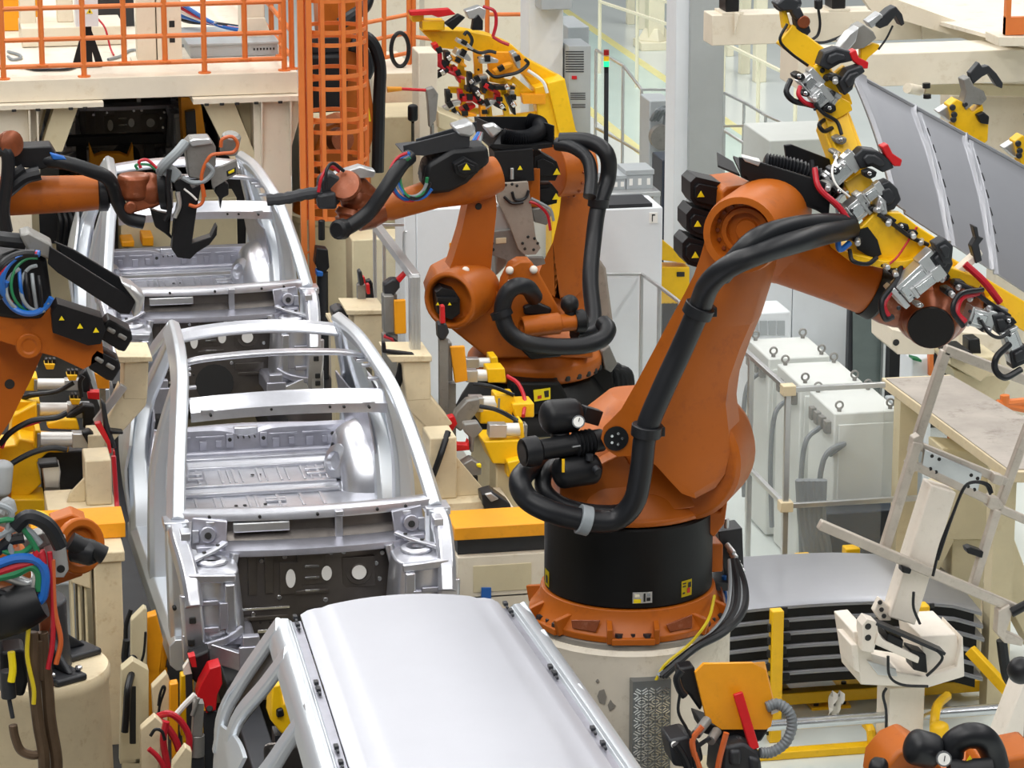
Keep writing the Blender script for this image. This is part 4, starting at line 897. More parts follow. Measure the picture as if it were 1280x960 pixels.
# trough on top
q = lambda x, y, Y: at(x, y, Y=Y)
m = MB()
m.prism([q(593, 146, YB-.6), q(595, 169, YB-.6), q(612, 184, YB-1.05), q(628, 162, YB-1.05)], V((.012, 0, 0)))
m.prism([q(660, 146, YB-.55), q(691, 157, YB-1.0), q(691, 181, YB-1.0), q(662, 170, YB-.55)], V((.012, 0, 0)))
m.prism([q(593, 146, YB-.6), q(660, 146, YB-.55), q(662, 170, YB-.55), q(595, 169, YB-.6)], V((0, .012, 0)))
m.prism([q(612, 184, YB-1.05), q(691, 181, YB-1.0), q(662, 170, YB-.55), q(595, 169, YB-.6)], V((0, 0, .012)))
m.prism([q(612, 180, YB-1.06), q(660, 182, YB-1.06), q(691, 179, YB-1.02), q(691, 184, YB-1.02), q(650, 190, YB-1.06), q(616, 185, YB-1.06)], V((0, .01, 0)))
tr = m.build('cable_tray', 'black', RB)
MB().hose([q(628, 170, YB-.98), q(642, 173, YB-.98), q(660, 172, YB-.95), q(674, 164, YB-.85), q(674, 155, YB-.72), q(660, 151, YB-.65)], .055, 14, 12, .16).build('ribbed_hose', 'rubber', tr)
MB().trace([(603, 158), (618, 154), (629, 163), (616, 174)], YB-1.07, .08).build('tape_wrap', 'alu', tr, .02)
for k, (mm, x0) in enumerate((('bluehose', 588), ('bluehose', 592), ('greyhose', 596), ('redhose', 594), ('greyhose', 599))):
    MB().tube(p3([(598+k, 166, YB-1.0), (x0, 185, YB-1.1), (x0+2, 205, YB-1.12), (608+k*2, 218+k, YB-1.12), (618, 214+k*2, YB-1.05)]), .014, 6).build('cable', mm, RB)
# spot gun hanging from that robot
SG = T('welding_gun', 'grey plate welding gun hanging between the two upright orange arms', 'welding gun', q(645, 280, YB-1.1), 'spot welding guns')
m = MB().trace([(619, 230), (660, 227), (665, 262), (670, 298), (676, 310), (670, 318), (656, 319), (648, 312), (636, 280), (622, 252)], YB-1.2, .04).use('ink')
for x, y in ((653, 304), (660, 296), (668, 298), (672, 304), (667, 312), (656, 311), (625, 232), (632, 231), (640, 230), (646, 232)): p = q(x, y, YB-1.2); m.cyl(p, p-YV*.008, .012, n=8)
m.build('gun_plate', 'plate', SG, .004)
m = MB().trace([(610, 290), (642, 287), (650, 314), (660, 322), (680, 322), (682, 330), (660, 336), (612, 318)], YB-1.14, .05).use('wood').trace([(620, 298), (633, 297), (633, 304), (620, 305)], YB-1.15, .01).use('ink')
for x, y in ((614, 296), (615, 304), (616, 312)): p = q(x, y, YB-1.14); m.cyl(p, p-YV*.008, .014, n=8)
m.build('gun_arm', 'grey', SG, .004)
m = MB().trace([(611, 262), (624, 256), (636, 276), (640, 288), (612, 290)], YB-1.1, .14); m.cyl(q(615, 266, YB-1.05), q(615, 254, YB-1.05), .04); m.build('gun_cylinder', 'alu', SG, .01)
m = MB().trace([(664, 262), (682, 258), (690, 268), (684, 282), (668, 278)], YB-1.05, .12); m.build('gun_motor', 'grey', SG, .01)
MB().trace([(618, 316), (634, 312), (636, 330), (620, 346)], YB-1.0, .2).build('gun_electrode', 'grey', SG, .02)
for P, mm in (([(640, 240), (644, 250), (656, 248), (661, 238)], 'rubber'), ([(630, 246), (640, 254), (654, 253)], 'rubber'), ([(664, 248), (676, 254), (688, 262), (692, 276)], 'greyhose'), ([(662, 252), (672, 256), (684, 268), (688, 288)], 'redhose')):
    MB().tube(pts(P, YB-1.22), .012, 6).build('cable', mm, SG)
# ------------------------------------------------------------------ left robots
YL = 5.6
RL = T('industrial_robot', 'orange robot reaching in at the left edge with its arm level above the second car', 'robot', (at(-70, 300, Y=YL).x, YL, 0), 'orange welding line robots')
pl = V((at(-95, 300, Y=YL).x, YL, 0))
MB().lathe([(0, .5), (1.1, .45)], pl, Zv, 24).build('stand', 'creamdk', RL)
MB().lathe([(1.1, .45), (1.5, .45), (1.6, .4), (2.0, .3)], pl, Zv, 24).bar(pl+Zv*1.9, at(-60, 246, Y=YL), .3, .35).build('upper_arm', 'orange', RL, .02)
a, b = at(-70, 248, Y=YL), at(122, 241, Y=YL); d = (b-a).normalized(); L = (b-a).length
MB().lathe([(0, .17), (L*.4, .15), (L*.9, .138), (L, .13)], a, d, 28).build('forearm', 'orange', RL)
MB().lathe([(0, .13), (.01, .142), (.07, .142), (.09, .11)], b, d, 28).build('forearm_collar', 'rubber', RL)
m = MB().bar(b+d*.06, at(156, 241, Y=YL), .12, .12).lathe([(-.09, .10), (-.07, .125), (0, .13), (.03, .125), (.05, .13), (.09, .128), (.10, .11)], at(168, 234, Y=YL-.02), Zv, 28)
m.ball(at(186, 238, Y=YL), (.13, .13, .14)).bar(at(160, 252, Y=YL-.05), at(200, 240, Y=YL), .16, .16); m.lathe([(0, .05), (.03, .05)], at(163, 259, Y=YL-.14), -YV, 12); m.build('wrist', 'copper', RL, .02)
MB().lathe([(0, .15), (.05, .165), (.09, .15)], at(199, 237, Y=YL), V((1, -.15, .08)), 24).build('wrist_flange', 'black', RL)
MB().trace([(17, 185), (64, 183), (72, 196), (70, 206), (52, 212), (17, 208)], YL-.25, .25).build('cable_box', 'black', RL, .01)
MB().trace([(62, 191), (80, 196), (84, 200), (66, 200)], YL-.3, .05).build('cable_joint', 'bluehose', RL, .01)
MB().tube(p3([(56, 200, YL-.2), (80, 203, YL-.25), (110, 212, YL-.25), (136, 224, YL-.2), (146, 250, YL-.1), (160, 272, YL-.1), (180, 278, YL-.1)]), .055, 12, 6).build('hose', 'rubber', RL)
for P, r in (([(50, 216, YL-.3), (30, 222, YL-.3), (10, 238, YL-.3), (-5, 250, YL-.3)], .055), ([(30, 210, YL-.3), (14, 222, YL-.3), (4, 236, YL-.3)], .04), ([(-5, 188, YL-.35), (8, 190, YL-.38), (10, 215, YL-.38), (4, 260, YL-.38), (8, 290, YL-.38)], .05)):
    MB().tube(p3(P), r, 10).build('hose', 'rubber', RL)
MB().lathe([(0, .07), (.03, .1), (.08, .1), (.1, .06)], at(8, 180, Y=YL-.3), V((.6, -1, .2)), 20).build('joint_cap', 'copper', RL)
MB().trace([(-10, 258), (12, 262), (16, 300), (-10, 305)], YL-.35, .15).build('cover_plate', 'grey', RL, .01)
LG = T('welding_gun', 'grey and black welding gun with orange cable loops dipping into the second car windscreen opening', 'welding gun', at(240, 230, Y=YL), 'spot welding guns')
MB().trace([(231, 180), (238, 173), (262, 172), (270, 184), (270, 206), (258, 226), (236, 222)], YL-.1, .18).use('alu').trace([(236, 178), (241, 174), (262, 173), (266, 180), (240, 184)], YL-.14, .2).build('transformer', 'grey', LG, .01)
m = MB().lathe([(0, .07), (.14, .075), (.16, .05)], at(286, 190, Y=YL), V((.15, -.3, 1)), 20).trace([(262, 214), (296, 200), (299, 216), (266, 236)], YL-.08, .05).use('ink').trace([(283, 214), (295, 209), (295, 217), (284, 221)], YL-.085, .01).use('lab_y').trace([(285, 215), (293, 211), (293, 215), (286, 218)], YL-.09, .01); m.build('gun_bracket', 'grey', LG, .006)
m = MB().trace([(216, 228), (232, 222), (240, 236), (252, 230), (246, 262), (240, 304), (252, 300), (264, 296), (270, 284), (272, 282), (271, 294), (262, 306), (246, 316), (238, 324), (222, 322), (215, 312), (218, 280), (224, 250)], YL-.12, .14); m.build('electrode_arm', 'black', LG, .02)
m = MB().trace([(272, 222), (286, 230), (286, 244), (278, 248), (276, 262), (274, 248), (268, 240)], YL-.05, .1); m.build('upper_electrode', 'black', LG, .01)
m = MB().trace([(188, 262), (200, 266), (214, 268), (212, 292), (220, 304), (206, 292), (194, 284)], YL-.02, .1); m.build('hose_guide', 'black', LG, .015)
m = MB().tube(p3([(200, 216, YL-.1), (206, 206, YL-.15), (222, 190, YL-.15), (232, 178, YL-.1)]), .04, 10); m.bar(at(200, 204, Y=YL-.1), at(222, 222, Y=YL-.1), .1, .1, up=YV); m.build('water_pipe', 'greyhose', LG, .01)
for P, mm, r in (([(256, 246), (252, 220), (262, 196), (276, 192), (292, 190), (297, 180), (290, 171), (278, 174), (276, 184)], 'orhose', .014), ([(252, 226), (254, 250), (246, 258), (236, 256)], 'orhose', .014), ([(258, 204), (266, 214), (256, 226), (240, 228), (228, 222)], 'greyhose', .018), ([(176, 210), (174, 202), (184, 200), (196, 210)], 'redhose', .012), ([(172, 212), (170, 206), (186, 206), (194, 212)], 'greenhose', .01), ([(230, 236), (240, 244), (246, 250)], 'lab_w', .008), ([(222, 240), (224, 256), (218, 272)], 'alu', .02), ([(212, 212), (210, 232), (212, 262), (206, 276)], 'rubber', .02)):
    MB().tube(pts(P, YL-.18), r, 8).build('cable', mm, LG)
# ---- middle left robot
YM = 1.9
RM = T('industrial_robot', 'orange robot at the left edge with coiled red and blue hoses', 'robot', (at(-60, 560, Y=YM).x, YM, 0), 'orange welding line robots')
pm_ = V((at(-75, 560, Y=YM+.1).x, YM+.1, 0))
MB().lathe([(0, .5), (.7, .46)], pm_, Zv, 24).build('stand', 'creamdk', RM)
MB().lathe([(.7, .45), (1.15, .45), (1.25, .4), (1.7, .25)], pm_, Zv, 24).build('turning_column', 'orange', RM)
MB().trace([(-40, 392), (30, 398), (52, 425), (54, 440), (40, 472), (12, 528), (-10, 560), (-60, 600), (-80, 560)], YM-.1, .22).use('ink').lathe([(0, .033), (.005, .033)], at(12, 480, Y=YM-.1), -YV, 16).build('upper_arm', 'orange', RM, .02)
m = MB().trace([(-20, 388), (40, 372), (66, 388), (100, 404), (128, 428), (130, 448), (104, 462), (70, 446), (30, 436), (-20, 420)], YM-.4, .34).lathe([(0, .085), (.02, .08), (.02, .05), (.012, .045), (.012, 0)], at(36, 432, Y=YM-.4), -YV, 20); m.build('forearm', 'orange', RM, .02)
m = MB().trace([(64, 392), (72, 380), (128, 398), (132, 412), (126, 430), (110, 432), (66, 416)], YM-.5, .2); warn(m, at(77, 398, Y=YM-.51), (0, -1, 0), .018); warn(m, at(100, 408, Y=YM-.51), (0, -1, 0), .02); warn(m, at(120, 413, Y=YM-.51), (0, -1, 0), .02); m.build('cable_box', 'black', RM, .015)
for dx, dy in ((0, 0), (-15, 37)):
    m = MB().trace([(128+dx, 408+dy), (136+dx, 399+dy), (164+dx, 414+dy), (166+dx, 424+dy), (156+dx, 440+dy), (148+dx, 438+dy), (126+dx, 424+dy)], YM-.4, .2).use('grey')
    for k in (0, 1): m.bar(at(134+dx+k*14, 410+dy+k*8, Y=YM-.41), at(144+dx+k*14, 416+dy+k*8, Y=YM-.41), .03, .02, up=YV)
    m.build('motor', 'black', RM, .015)
m = MB().trace([(75, 316), (170, 376), (162, 393), (150, 392), (72, 341), (60, 330), (62, 308)], YM-.55, .03).trace([(68, 302), (92, 312), (178, 364), (170, 378), (80, 322)], YM-.25, .03)
m.prism([at(62, 330, Y=YM-.54), at(160, 393, Y=YM-.54), at(172, 380, Y=YM-.25), at(74, 322, Y=YM-.25)], (0, 0, .012)); tr = m.build('cable_tray', 'black', RM, .005)
MB().trace([(150, 352), (166, 358), (182, 372), (176, 392), (166, 398), (170, 378)], YM-.58, .2).build('tape_wrap', 'alu', tr, .02)
MB().trace([(24, 294), (36, 290), (66, 306), (64, 326), (50, 320), (36, 316)], YM-.5, .2).build('tray_bracket', 'grey', RM, .015)
MB().tube(p3([(-5, 298, YM-.4), (12, 300, YM-.42), (32, 302, YM-.42)]), .05, 10).build('hose', 'rubber', RM)
MB().trace([(-8, 322), (20, 312), (58, 322), (66, 380), (52, 400), (18, 400), (-8, 396)], YM-.42, .3).build('cable_guide', 'black', RM, .03)
for (cx, cy, rx, ry, a0, a1, mm, r) in ((40, 352, 40, 36, 280, 130, 'redhose', .018), (40, 354, 38, 38, 285, 110, 'bluehose', .022), (42, 356, 28, 34, 280, 60, 'greenhose', .010), (44, 350, 48, 32, 275, 150, 'rubber', .02), (36, 362, 30, 30, 200, 20, 'bluehose', .02), (46, 360, 20, 28, 270, 40, 'greyhose', .012), (38, 350, 44, 34, 278, 140, 'rubber', .024), (40, 362, 32, 30, 240, 60, 'greyhose', .012)):
    MB().tube(p3(lp(cx, cy, rx, ry, a0, a1, YM-.6)), r, 8, 3).build('cable', mm, RM)
for k in range(4): MB().tube(p3([(24+k*8, 336+k*3, YM-.58), (26+k*8, 360, YM-.62), (32+k*7, 388, YM-.58)]), .012, 6).build('cable', ('bluehose', 'rubber', 'greyhose', 'rubber')[k], RM)
# ---- near left robot with its gun
YN = -1.2
pn = at(42, 832, Y=YN)
MB().lathe([(0, .44), (pn.z-.07, .42), (pn.z-.05, .435), (pn.z-.02, .435), (pn.z, .42)], (pn.x, YN, 0), Zv, 40)
NP = T('robot_pedestal', 'wide round cream pedestal in the lower left corner', 'pedestal', (pn.x, YN, 0))
m = MB().lathe([(0, .44), (pn.z-.09, .42), (pn.z-.07, .432), (pn.z-.02, .432), (pn.z, .42)], (pn.x, YN, 0), Zv, 44); m.build('column', 'wood', NP)
m = MB().bx(pn.x+.02, pn.x+.2, YN+.1, YN+.3, pn.z, pn.z+.03); m.build('levelling_pad', 'amber', NP)
NR = T('industrial_robot', 'robot in the lower left corner with a dark foot and orange wrist ring', 'robot', (pn.x, YN, pn.z), 'orange welding line robots')
m = MB()
for a in (-60, 30, 120, 210):
    d = V((math.cos(R(a)), math.sin(R(a)), 0)); s_ = V((-d.y, d.x, 0)); b = V((pn.x, YN, pn.z))
    m.prism([b+d*.12-s_*.11, b+d*.40-s_*.10, b+d*.40+s_*.10, b+d*.12+s_*.11], (0, 0, .04)); m.prism([b+d*.1+Zv*.04, b+d*.36+Zv*.04, b+d*.22+Zv*.15, b+d*.1+Zv*.42], s_*.04)
m.lathe([(.0, .22), (.2, .2), (.4, .2)], (pn.x, YN, pn.z), Zv, 24).use('steel')
for a in (-75, -45): d = V((math.cos(R(a)), math.sin(R(a)), 0)); hexbolt(m, V((pn.x, YN, pn.z+.04))+d*.34, Zv, .025, .03)
m.build('base_foot', 'dark', NR, .015)
pp0 = V((pn.x-.15, YN-.3, pn.z))
MB().tube([V((pn.x, YN, pn.z+.35)), V((pn.x-.1, YN-.3, pn.z+.7)), at(-40, 700, Y=-2.2), at(20, 690, Y=-2.3)], .13, 14).build('forearm', 'orange', NR)
g0 = at(98, 682, Y=-2.35)
m = MB().lathe([(-.05, .0), (-.05, .11), (0, .15), (.03, .15), (.03, .10), (-.01, .09), (-.01, 0)], g0, V((.5, -.85, .15)), 28).trace([(62, 652), (90, 642), (108, 650), (90, 664), (70, 664)], -2.3, .15).trace([(66, 722), (100, 700), (104, 720), (70, 732)], -2.3, .1); m.build('wrist', 'orange', NR, .01)
m = MB().lathe([(0, .07), (.1, .07), (.13, .05)], at(93, 686, Y=-2.45), V((.8, -.5, -.1)), 18); m.use('black').tube(p3([(88, 676, -2.5), (104, 684, -2.5), (118, 688, -2.5), (130, 694, -2.5)]), .05, 12); m.build('hose_end', 'rubber', NR)
NG = T('welding_gun', 'large spot welding gun with a brown C shaped electrode arm in the lower left corner', 'welding gun', at(40, 820, Y=-2.6), 'spot welding guns')
m = MB().trace([(54, 672), (66, 664), (82, 672), (86, 712), (80, 722), (58, 722)], -2.5, .05).use('ink').lathe([(0, .022), (.006, .022)], at(76, 711, Y=-2.5), -YV, 14); m.lathe([(0, .022), (.006, .022)], at(72, 674, Y=-2.5), -YV, 14); m.build('gun_plate', 'alu', NG, .006)
MB().bar(at(30, 680, Y=-2.45), at(60, 668, Y=-2.45), .08, .12, up=YV).bar(at(55, 672, Y=-2.55), at(70, 668, Y=-2.55), .07, .07, up=YV).build('valve_block', 'grey', NG, .008)
m = MB().lathe([(0, .12), (.1, .125), (.12, .13), (.22, .12), (.3, .1)], at(-15, 775, Y=-2.6), V((.9, -.1, .35)), 24); m.build('gun_cylinder', 'black', NG)
m = MB().trace([(50, 700), (58, 690), (66, 730), (64, 780), (60, 800), (50, 800), (48, 740)], -2.5, .08); m.build('gun_mount', 'copper', NG, .01)
M['bronze'] = mat('oiled_bronze', '5c4a38', .4, .4, var=.2)
m = MB().tube(p3([(40, 790, -2.6), (42, 850, -2.62), (48, 905, -2.63), (54, 940, -2.64), (56, 985, -2.64)]), .032, 10).tube(p3([(52, 790, -2.55), (58, 850, -2.57), (62, 900, -2.59), (70, 950, -2.6), (68, 985, -2.62)]), .035, 10).bar(at(46, 800, Y=-2.58), at(48, 850, Y=-2.58), .06, .04, up=YV)
m.tube(p3([(52, 942, -2.63), (40, 944, -2.64), (26, 938, -2.64), (19, 922, -2.64), (16, 906, -2.64)]), .024, 10); m.build('electrode_arm', 'bronze', NG, .004)
m = MB().cyl(at(9, 838, Y=-2.6), at(11, 872, Y=-2.6), .04).cyl(at(11, 872, Y=-2.6), at(16, 898, Y=-2.62), .012); m.build('upper_electrode', 'dark', NG, .004)
m = MB().cyl(at(-5, 715, Y=-2.62), at(40, 732, Y=-2.62), .03).bar(at(36, 726, Y=-2.62), at(48, 738, Y=-2.62), .06, .06); m.build('water_pipe', 'alu', NG, .004)
MB().trace([(0, 815), (30, 812), (36, 850), (30, 872), (0, 868)], -2.4, .2).build('gun_frame', 'black', NG, .02)
MB().trace([(38, 800), (60, 806), (64, 824), (44, 832), (36, 820)], -2.5, .1).build('gun_clevis', 'whitefix', NG, .01)
for P, mm, r in (([(-5, 706), (20, 698), (44, 700), (56, 716), (54, 744), (48, 752)], 'bluehose', .026), ([(-5, 716), (18, 708), (40, 702), (50, 690), (54, 720)], 'redhose', .026), ([(-5, 722), (20, 716), (38, 708), (48, 716), (50, 738)], 'greenhose', .026), ([(-5, 652), (16, 650), (30, 662), (46, 688), (40, 700)], 'greenhose', .016), ([(-5, 660), (10, 668), (18, 684)], 'orhose', .02), ([(18, 660), (34, 646), (54, 652), (66, 664), (76, 684)], 'rubber', .04), ([(30, 648), (46, 642), (60, 650), (66, 660)], 'yelhose', .02),
                 ([(-5, 630), (14, 640), (10, 664), (16, 700)], 'greyhose', .018), ([(62, 690), (66, 740), (66, 800), (60, 836)], 'redhose', .014), ([(66, 700), (68, 760), (76, 800), (70, 830)], 'orhose', .014), ([(-5, 690), (12, 676), (30, 672)], 'rubber', .03), ([(36, 780), (34, 820), (42, 860), (42, 880)], 'yelhose', .012), ([(14, 815), (16, 836), (14, 852)], 'lab_y', .02), ([(-5, 672), (20, 660), (36, 664), (50, 680)], 'greyhose', .02), ([(-5, 740), (16, 744), (36, 736)], 'rubber', .02), ([(-5, 684), (14, 692), (30, 690), (46, 676)], 'greenhose', .016), ([(40, 700), (44, 720), (40, 740), (30, 750)], 'steel', .02)):
    MB().tube(pts(P, -2.62-.01*len(P)), r, 8).build('cable', mm, NG)
# ------------------------------------------------------------------ railed platform at the left back
YP = 9.6
zt = at(200, 95, Y=YP).z; zb = at(200, 122, Y=YP).z
xr = at(372, 100, Y=YP).x; xl = -4.2
PL = T('platform', 'raised cream steel platform with legs and braces over the dim car body', 'platform', (0, YP, 0))
MB().bx(xl, xr, YP+.01, 20, zt-.10, zt-.005).build('deck', 'tabletop' if 0 else 'conc', PL)
MB().bx(xl, xr, YP, YP+.2, zb, zt).build('front_beam', 'cream', PL, .006)
m = MB().bx(xl, at(128, 122, Y=YP).x, YP-.12, YP+.3, zb-.045, zb-.005).use('ink')
for x in (17, 47, 88, 106): p = at(x, 129, Y=YP-.1); m.cyl((p.x, YP-.125, zb-.06), (p.x, YP-.125, zb-.04), .02, n=8)
m.build('flange_plate', 'cream', PL)
m = MB().bx(at(240, 122, Y=YP).x, at(383, 122, Y=YP).x, YP-.12, YP+.3, zb-.05, zb-.005).use('ink')
for x in (258, 277, 296, 320, 350): p = at(x, 129, Y=YP-.1); m.cyl((p.x, YP-.125, zb-.065), (p.x, YP-.125, zb-.045), .02, n=8)
m.build('flange_plate', 'cream', PL)
for x0, x1 in ((-30, 37), (318, 364)):
    a, b = at(x0, 200, Y=YP), at(x1, 200, Y=YP)
    m = MB().bx(a.x, b.x, YP, YP+.35, 0, zb-.04)
    for xx in (x0+8, x1-2) if x0 > 0 else (x1, x1+10):
        c = at(xx, 200, Y=YP).x; m.prism([V((c, YP-.11, zb-.05)), V((c, YP+.05, zb-.05)), V((c, YP+.05, zb-.75)), V((c, YP+.0, zb-.75))], (.018, 0, 0))
    m.prism([V((b.x, YP+.15, zb-.05)), V((b.x+.16, YP+.15, zb-.05)), V((b.x, YP+.15, zb-.6))], (0, .02, 0))
    m.build('leg', 'cream', PL, .006)
for px in ([(70, 126), (101, 126), (78, 190), (50, 190)], [(252, 126), (292, 126), (326, 210), (319, 240), (296, 215)]):
    MB().trace(px, YP+.02, .2).build('brace', 'creamdk', PL, .006)
for px in ([(294, 126), (315, 126), (326, 190), (320, 200)], [(40, 128), (60, 128), (50, 170), (40, 180)]):
    MB().trace(px, YP+.25, .12).build('brace', 'creamdk', PL, .006)
MB().bx(xl, xr, 19.6, 20, 0, zt-.1).build('rear_shade_wall', 'creamdk', PL)  # back wall added to close the platform underside against light
MB().bx(xr-.1, xr, 12.4, 20, 0, zt-.1).build('side_panel_or_shade_wall', 'dark', PL)  # dark side walls added to block light under the platform
MB().bx(xl, xl+.1, 11, 20, 0, zt-.1).build('side_panel_or_shade_wall', 'dark', PL)
# rails
def railing(name, label, posts, rails, mm='safety', r=.022, base=True):
    o = T(name, label, 'railing', posts[0][0])
    for a, b in posts:
        m = MB().cyl(a, b, r*1.15, n=10)
        if base: m.cyl(a, V(a)+Zv*.015, r*2.6, n=10)
        m.build('post', mm, o)
    for P in rails: MB().tube(P, r, 8, 1).build('rail', mm, o)
    return o
yr_ = YP+.08
zr = [at(200, y, Y=yr_).z for y in (78, 45, 6)]; zr.append(zr[-1]+.27)
xs_ = [at(x, 60, Y=yr_).x for x in (3, 52, 104, 155, 206, 255, 306, 355)]
railing('railing', 'orange railing along the front edge of the cream platform', [(V((x, yr_, zt-.003 if i in (0, 2, 5, 7) else zr[0])), V((x, yr_, zr[-1]))) for i, x in enumerate(xs_)],
        [[V((xl, yr_, z)), V((xs_[-1], yr_, z))] for z in zr])
xe = at(369, 85, Y=yr_).x-.02
railing('railing', 'orange railing running back along the right side of the cream platform', [(V((xe, YP+.15+.75*k, zt-.003)), V((xe, YP+.15+.75*k, zr[-1]))) for k in range(8)], [[V((xe, YP+.15, z)), V((xe, YP+5.4, z))] for z in zr])
# things on the deck
def on_deck(px, py): return at(px, py, Z=zt)
p = on_deck(110, 82)
o = T('control_box', 'white box with a warning triangle on a black splayed stand on the platform', 'box', (p.x, p.y, zt))
m = MB().box((p.x, p.y, zt+.62), (.20, .22, .5)); m.use('lab_y'); c = at(112, 14, Y=p.y-.115); warn(m, c, (0, -1, 0), .03); m.use('ink').prism([c+V((0, -.006, .015)), c+V((-.01, -.006, -.012)), c+V((.01, -.006, -.012))], (0, -.002, 0)); m.build('box', 'white', o, .01)
m = MB().box((p.x, p.y, zt+.2), (.08, .08, .4)).bx(p.x-.12, p.x+.12, p.y-.1, p.y+.1, zt, zt+.015)
for s_ in (-1, 1): m.prism([V((p.x, p.y-.02, zt+.3)), V((p.x+s_*.03, p.y-.02, zt+.36)), V((p.x+s_*.14, p.y-.02, zt+.01)), V((p.x+s_*.07, p.y-.02, zt+.01))], (0, .04, 0))
m.build('stand', 'black', o)
p = on_deck(200, 78)
o = T('steel_post', 'square cream post with a box section standing mid platform', 'post', (p.x, p.y, zt)); m = MB().bx(p.x-.2, p.x-.03, p.y, p.y+.2, zt, zt+2.2).bx(p.x-.02, p.x+.2, p.y-.02, p.y+.25, zt+.02, zt+2.2).bx(p.x-.25, p.x+.22, p.y-.05, p.y+.28, zt, zt+.02).use('ink').bx(p.x+.09, p.x+.14, p.y-.024, p.y-.019, zt+.18, zt+.24).bx(p.x+.09, p.x+.14, p.y-.024, p.y-.019, zt+.32, zt+.38); m.build('post', 'cream', o, .006)
p = on_deck(318, 62)
o = T('steel_post', 'plain cream post rising at the right end of the platform', 'post', (p.x, p.y, zt)); MB().bx(p.x-.12, p.x+.10, p.y, p.y+.25, zt, zt+2.2).prism([V((p.x-.2, p.y-.03, zt)), V((p.x+.2, p.y-.03, zt)), V((p.x+.1, p.y-.03, zt+.3)), V((p.x-.12, p.y-.03, zt+.3))], (0, .02, 0)).build('post', 'cream', o, .006)
p = on_deck(75, 58)
o = T('machine_plinth', 'low cream machine base with a post on the left of the platform', 'machine base', (p.x, p.y, zt)); MB().bx(p.x-.35, p.x+.6, p.y, p.y+.7, zt, zt+.18).bx(p.x+.0, p.x+.15, p.y+.3, p.y+.45, zt+.18, zt+1.6).bx(p.x-.35, p.x-.2, p.y+.3, p.y+.45, zt+.1, zt+1.6).build('base', 'cream', o, .01)
p = on_deck(135, 45)
o = T('machine_guard', 'dark sloping guard with a yellow tab behind the white control box', 'guard', (p.x, p.y, zt)); m = MB().prism([V((p.x-.15, p.y+.6, zt)), V((p.x+.3, p.y+.6, zt)), V((p.x+.3, p.y+.6, zt+.5)), V((p.x-.12, p.y+.6, zt+.25))], (0, .3, 0)).use('amber').bx(p.x-.15, p.x+.05, p.y+.58, p.y+.62, zt+.4, zt+.44); m.build('guard', 'dark', o)
p0, p1 = on_deck(238, 72), on_deck(350, 72)
o = T('cable_duct', 'flat grey cable duct lying on the platform with blue and red cables entering', 'cable duct', ((p0.x+p1.x)/2, p0.y, zt)); m = MB().bx(p0.x, p1.x, p0.y, p0.y+1.0, zt, zt+.11); m.bx(p0.x-.02, p1.x+.02, p0.y-.02, p0.y+1.02, zt+.11, zt+.125); m.use('ink')
for k in range(7): m.bx(p0.x+.58+k*.03, p0.x+.595+k*.03, p0.y-.006, p0.y, zt+.05, zt+.07)
m.build('duct', 'cabgrey', o)
for k, mm in enumerate(('bluehose', 'redhose', 'lab_w', 'bluehose', 'rubber')):
    MB().tube([V((p0.x-.15, p0.y+1.0+.1*k, zt+.45-.04*k)), V((p0.x+.05, p0.y+.9+.05*k, zt+.34-.04*k)), V((p0.x+.3, p0.y+.7, zt+.2)), V((p0.x+.6+.05*k, p0.y+.5, zt+.14))], .02, 8).build('cable', mm, o)
p = on_deck(24, 38)
o = T('tank', 'amber drum cabinet far left behind the platform railing', 'cabinet', (p.x, p.y, zt)); MB().bx(p.x-.25, p.x+.2, p.y, p.y+.5, zt+.0, zt+.6).use('ink').bx(p.x-.25, p.x+.2, p.y-.005, p.y, zt+.2, zt+.21).bx(p.x-.25, p.x+.2, p.y-.005, p.y, zt+.38, zt+.39).build('cabinet', 'amber', o, .01)
for P, l in (([(8, 85), (30, 86), (45, 89), (60, 89), (85, 88), (100, 82)], 'thin black cable trailing along the platform edge to the box stand'), ([(10, 66), (24, 70), (26, 74), (16, 76), (10, 72)], 'short looped grey cable at the left end of the platform'), ([(135, 76), (150, 72), (165, 64), (190, 66), (215, 60), (235, 58)], 'thin grey cable snaking across the platform toward the flat duct')):
    tag(MB().tube([on_deck(*q_)+Zv*.012 for q_ in P], .014, 6).build('floor_cable', 'rubber' if 'black' in l else 'greyhose'), l, 'cable')
tag(MB().tube([on_deck(x, y)+Zv*h for x, y, h in ((120, 60, .3), (132, 64, .22), (138, 66, .05), (142, 70, .01))], .01, 6).build('floor_cable', 'redhose'), 'thin red cable dropping beside the white control box', 'cable')
# below the platform: transfer fixture with the dim car
o = T('transfer_fixture', 'dark cross beam and yellow stops under the dim car body', 'fixture', (-1, 13.2, 0))
a, b = at(82, 176, Y=13), at(205, 172, Y=13)
MB().bar(a, b, .12, .10).build('cross_beam', 'black', o, .01)
m = MB().bar(V((a.x+.15, 13, 0)), V((a.x+.15, 13, a.z)), .1, .1); m.build('post', 'black', o); m = MB().bar(V((b.x-.15, 13, 0)), V((b.x-.15, 13, b.z)), .1, .1); m.build('post', 'black', o)
MB().trace([(112, 180), (118, 196), (128, 192), (150, 192), (160, 196), (166, 180), (168, 206), (112, 208)], 12.7, .15).build('stop_plate', 'amber', o, .01)
o = T('side_machine', 'amber and rust coloured machine in the shadow right of the dim car body', 'machine', (1.0, 13.5, 0)); m = MB().trace([(226, 122), (250, 122), (262, 200), (230, 190)], 12.2, .3).use('dark').trace([(232, 140), (244, 138), (246, 170), (234, 172)], 12.1, .1); m.build('frame', 'amber', o); MB().bx(.75, 1.05, 12.2, 12.5, 0, 1.9).build('post', 'dark', o)
a, b = at(-60, 256, Y=10.6), at(110, 256, Y=10.6)
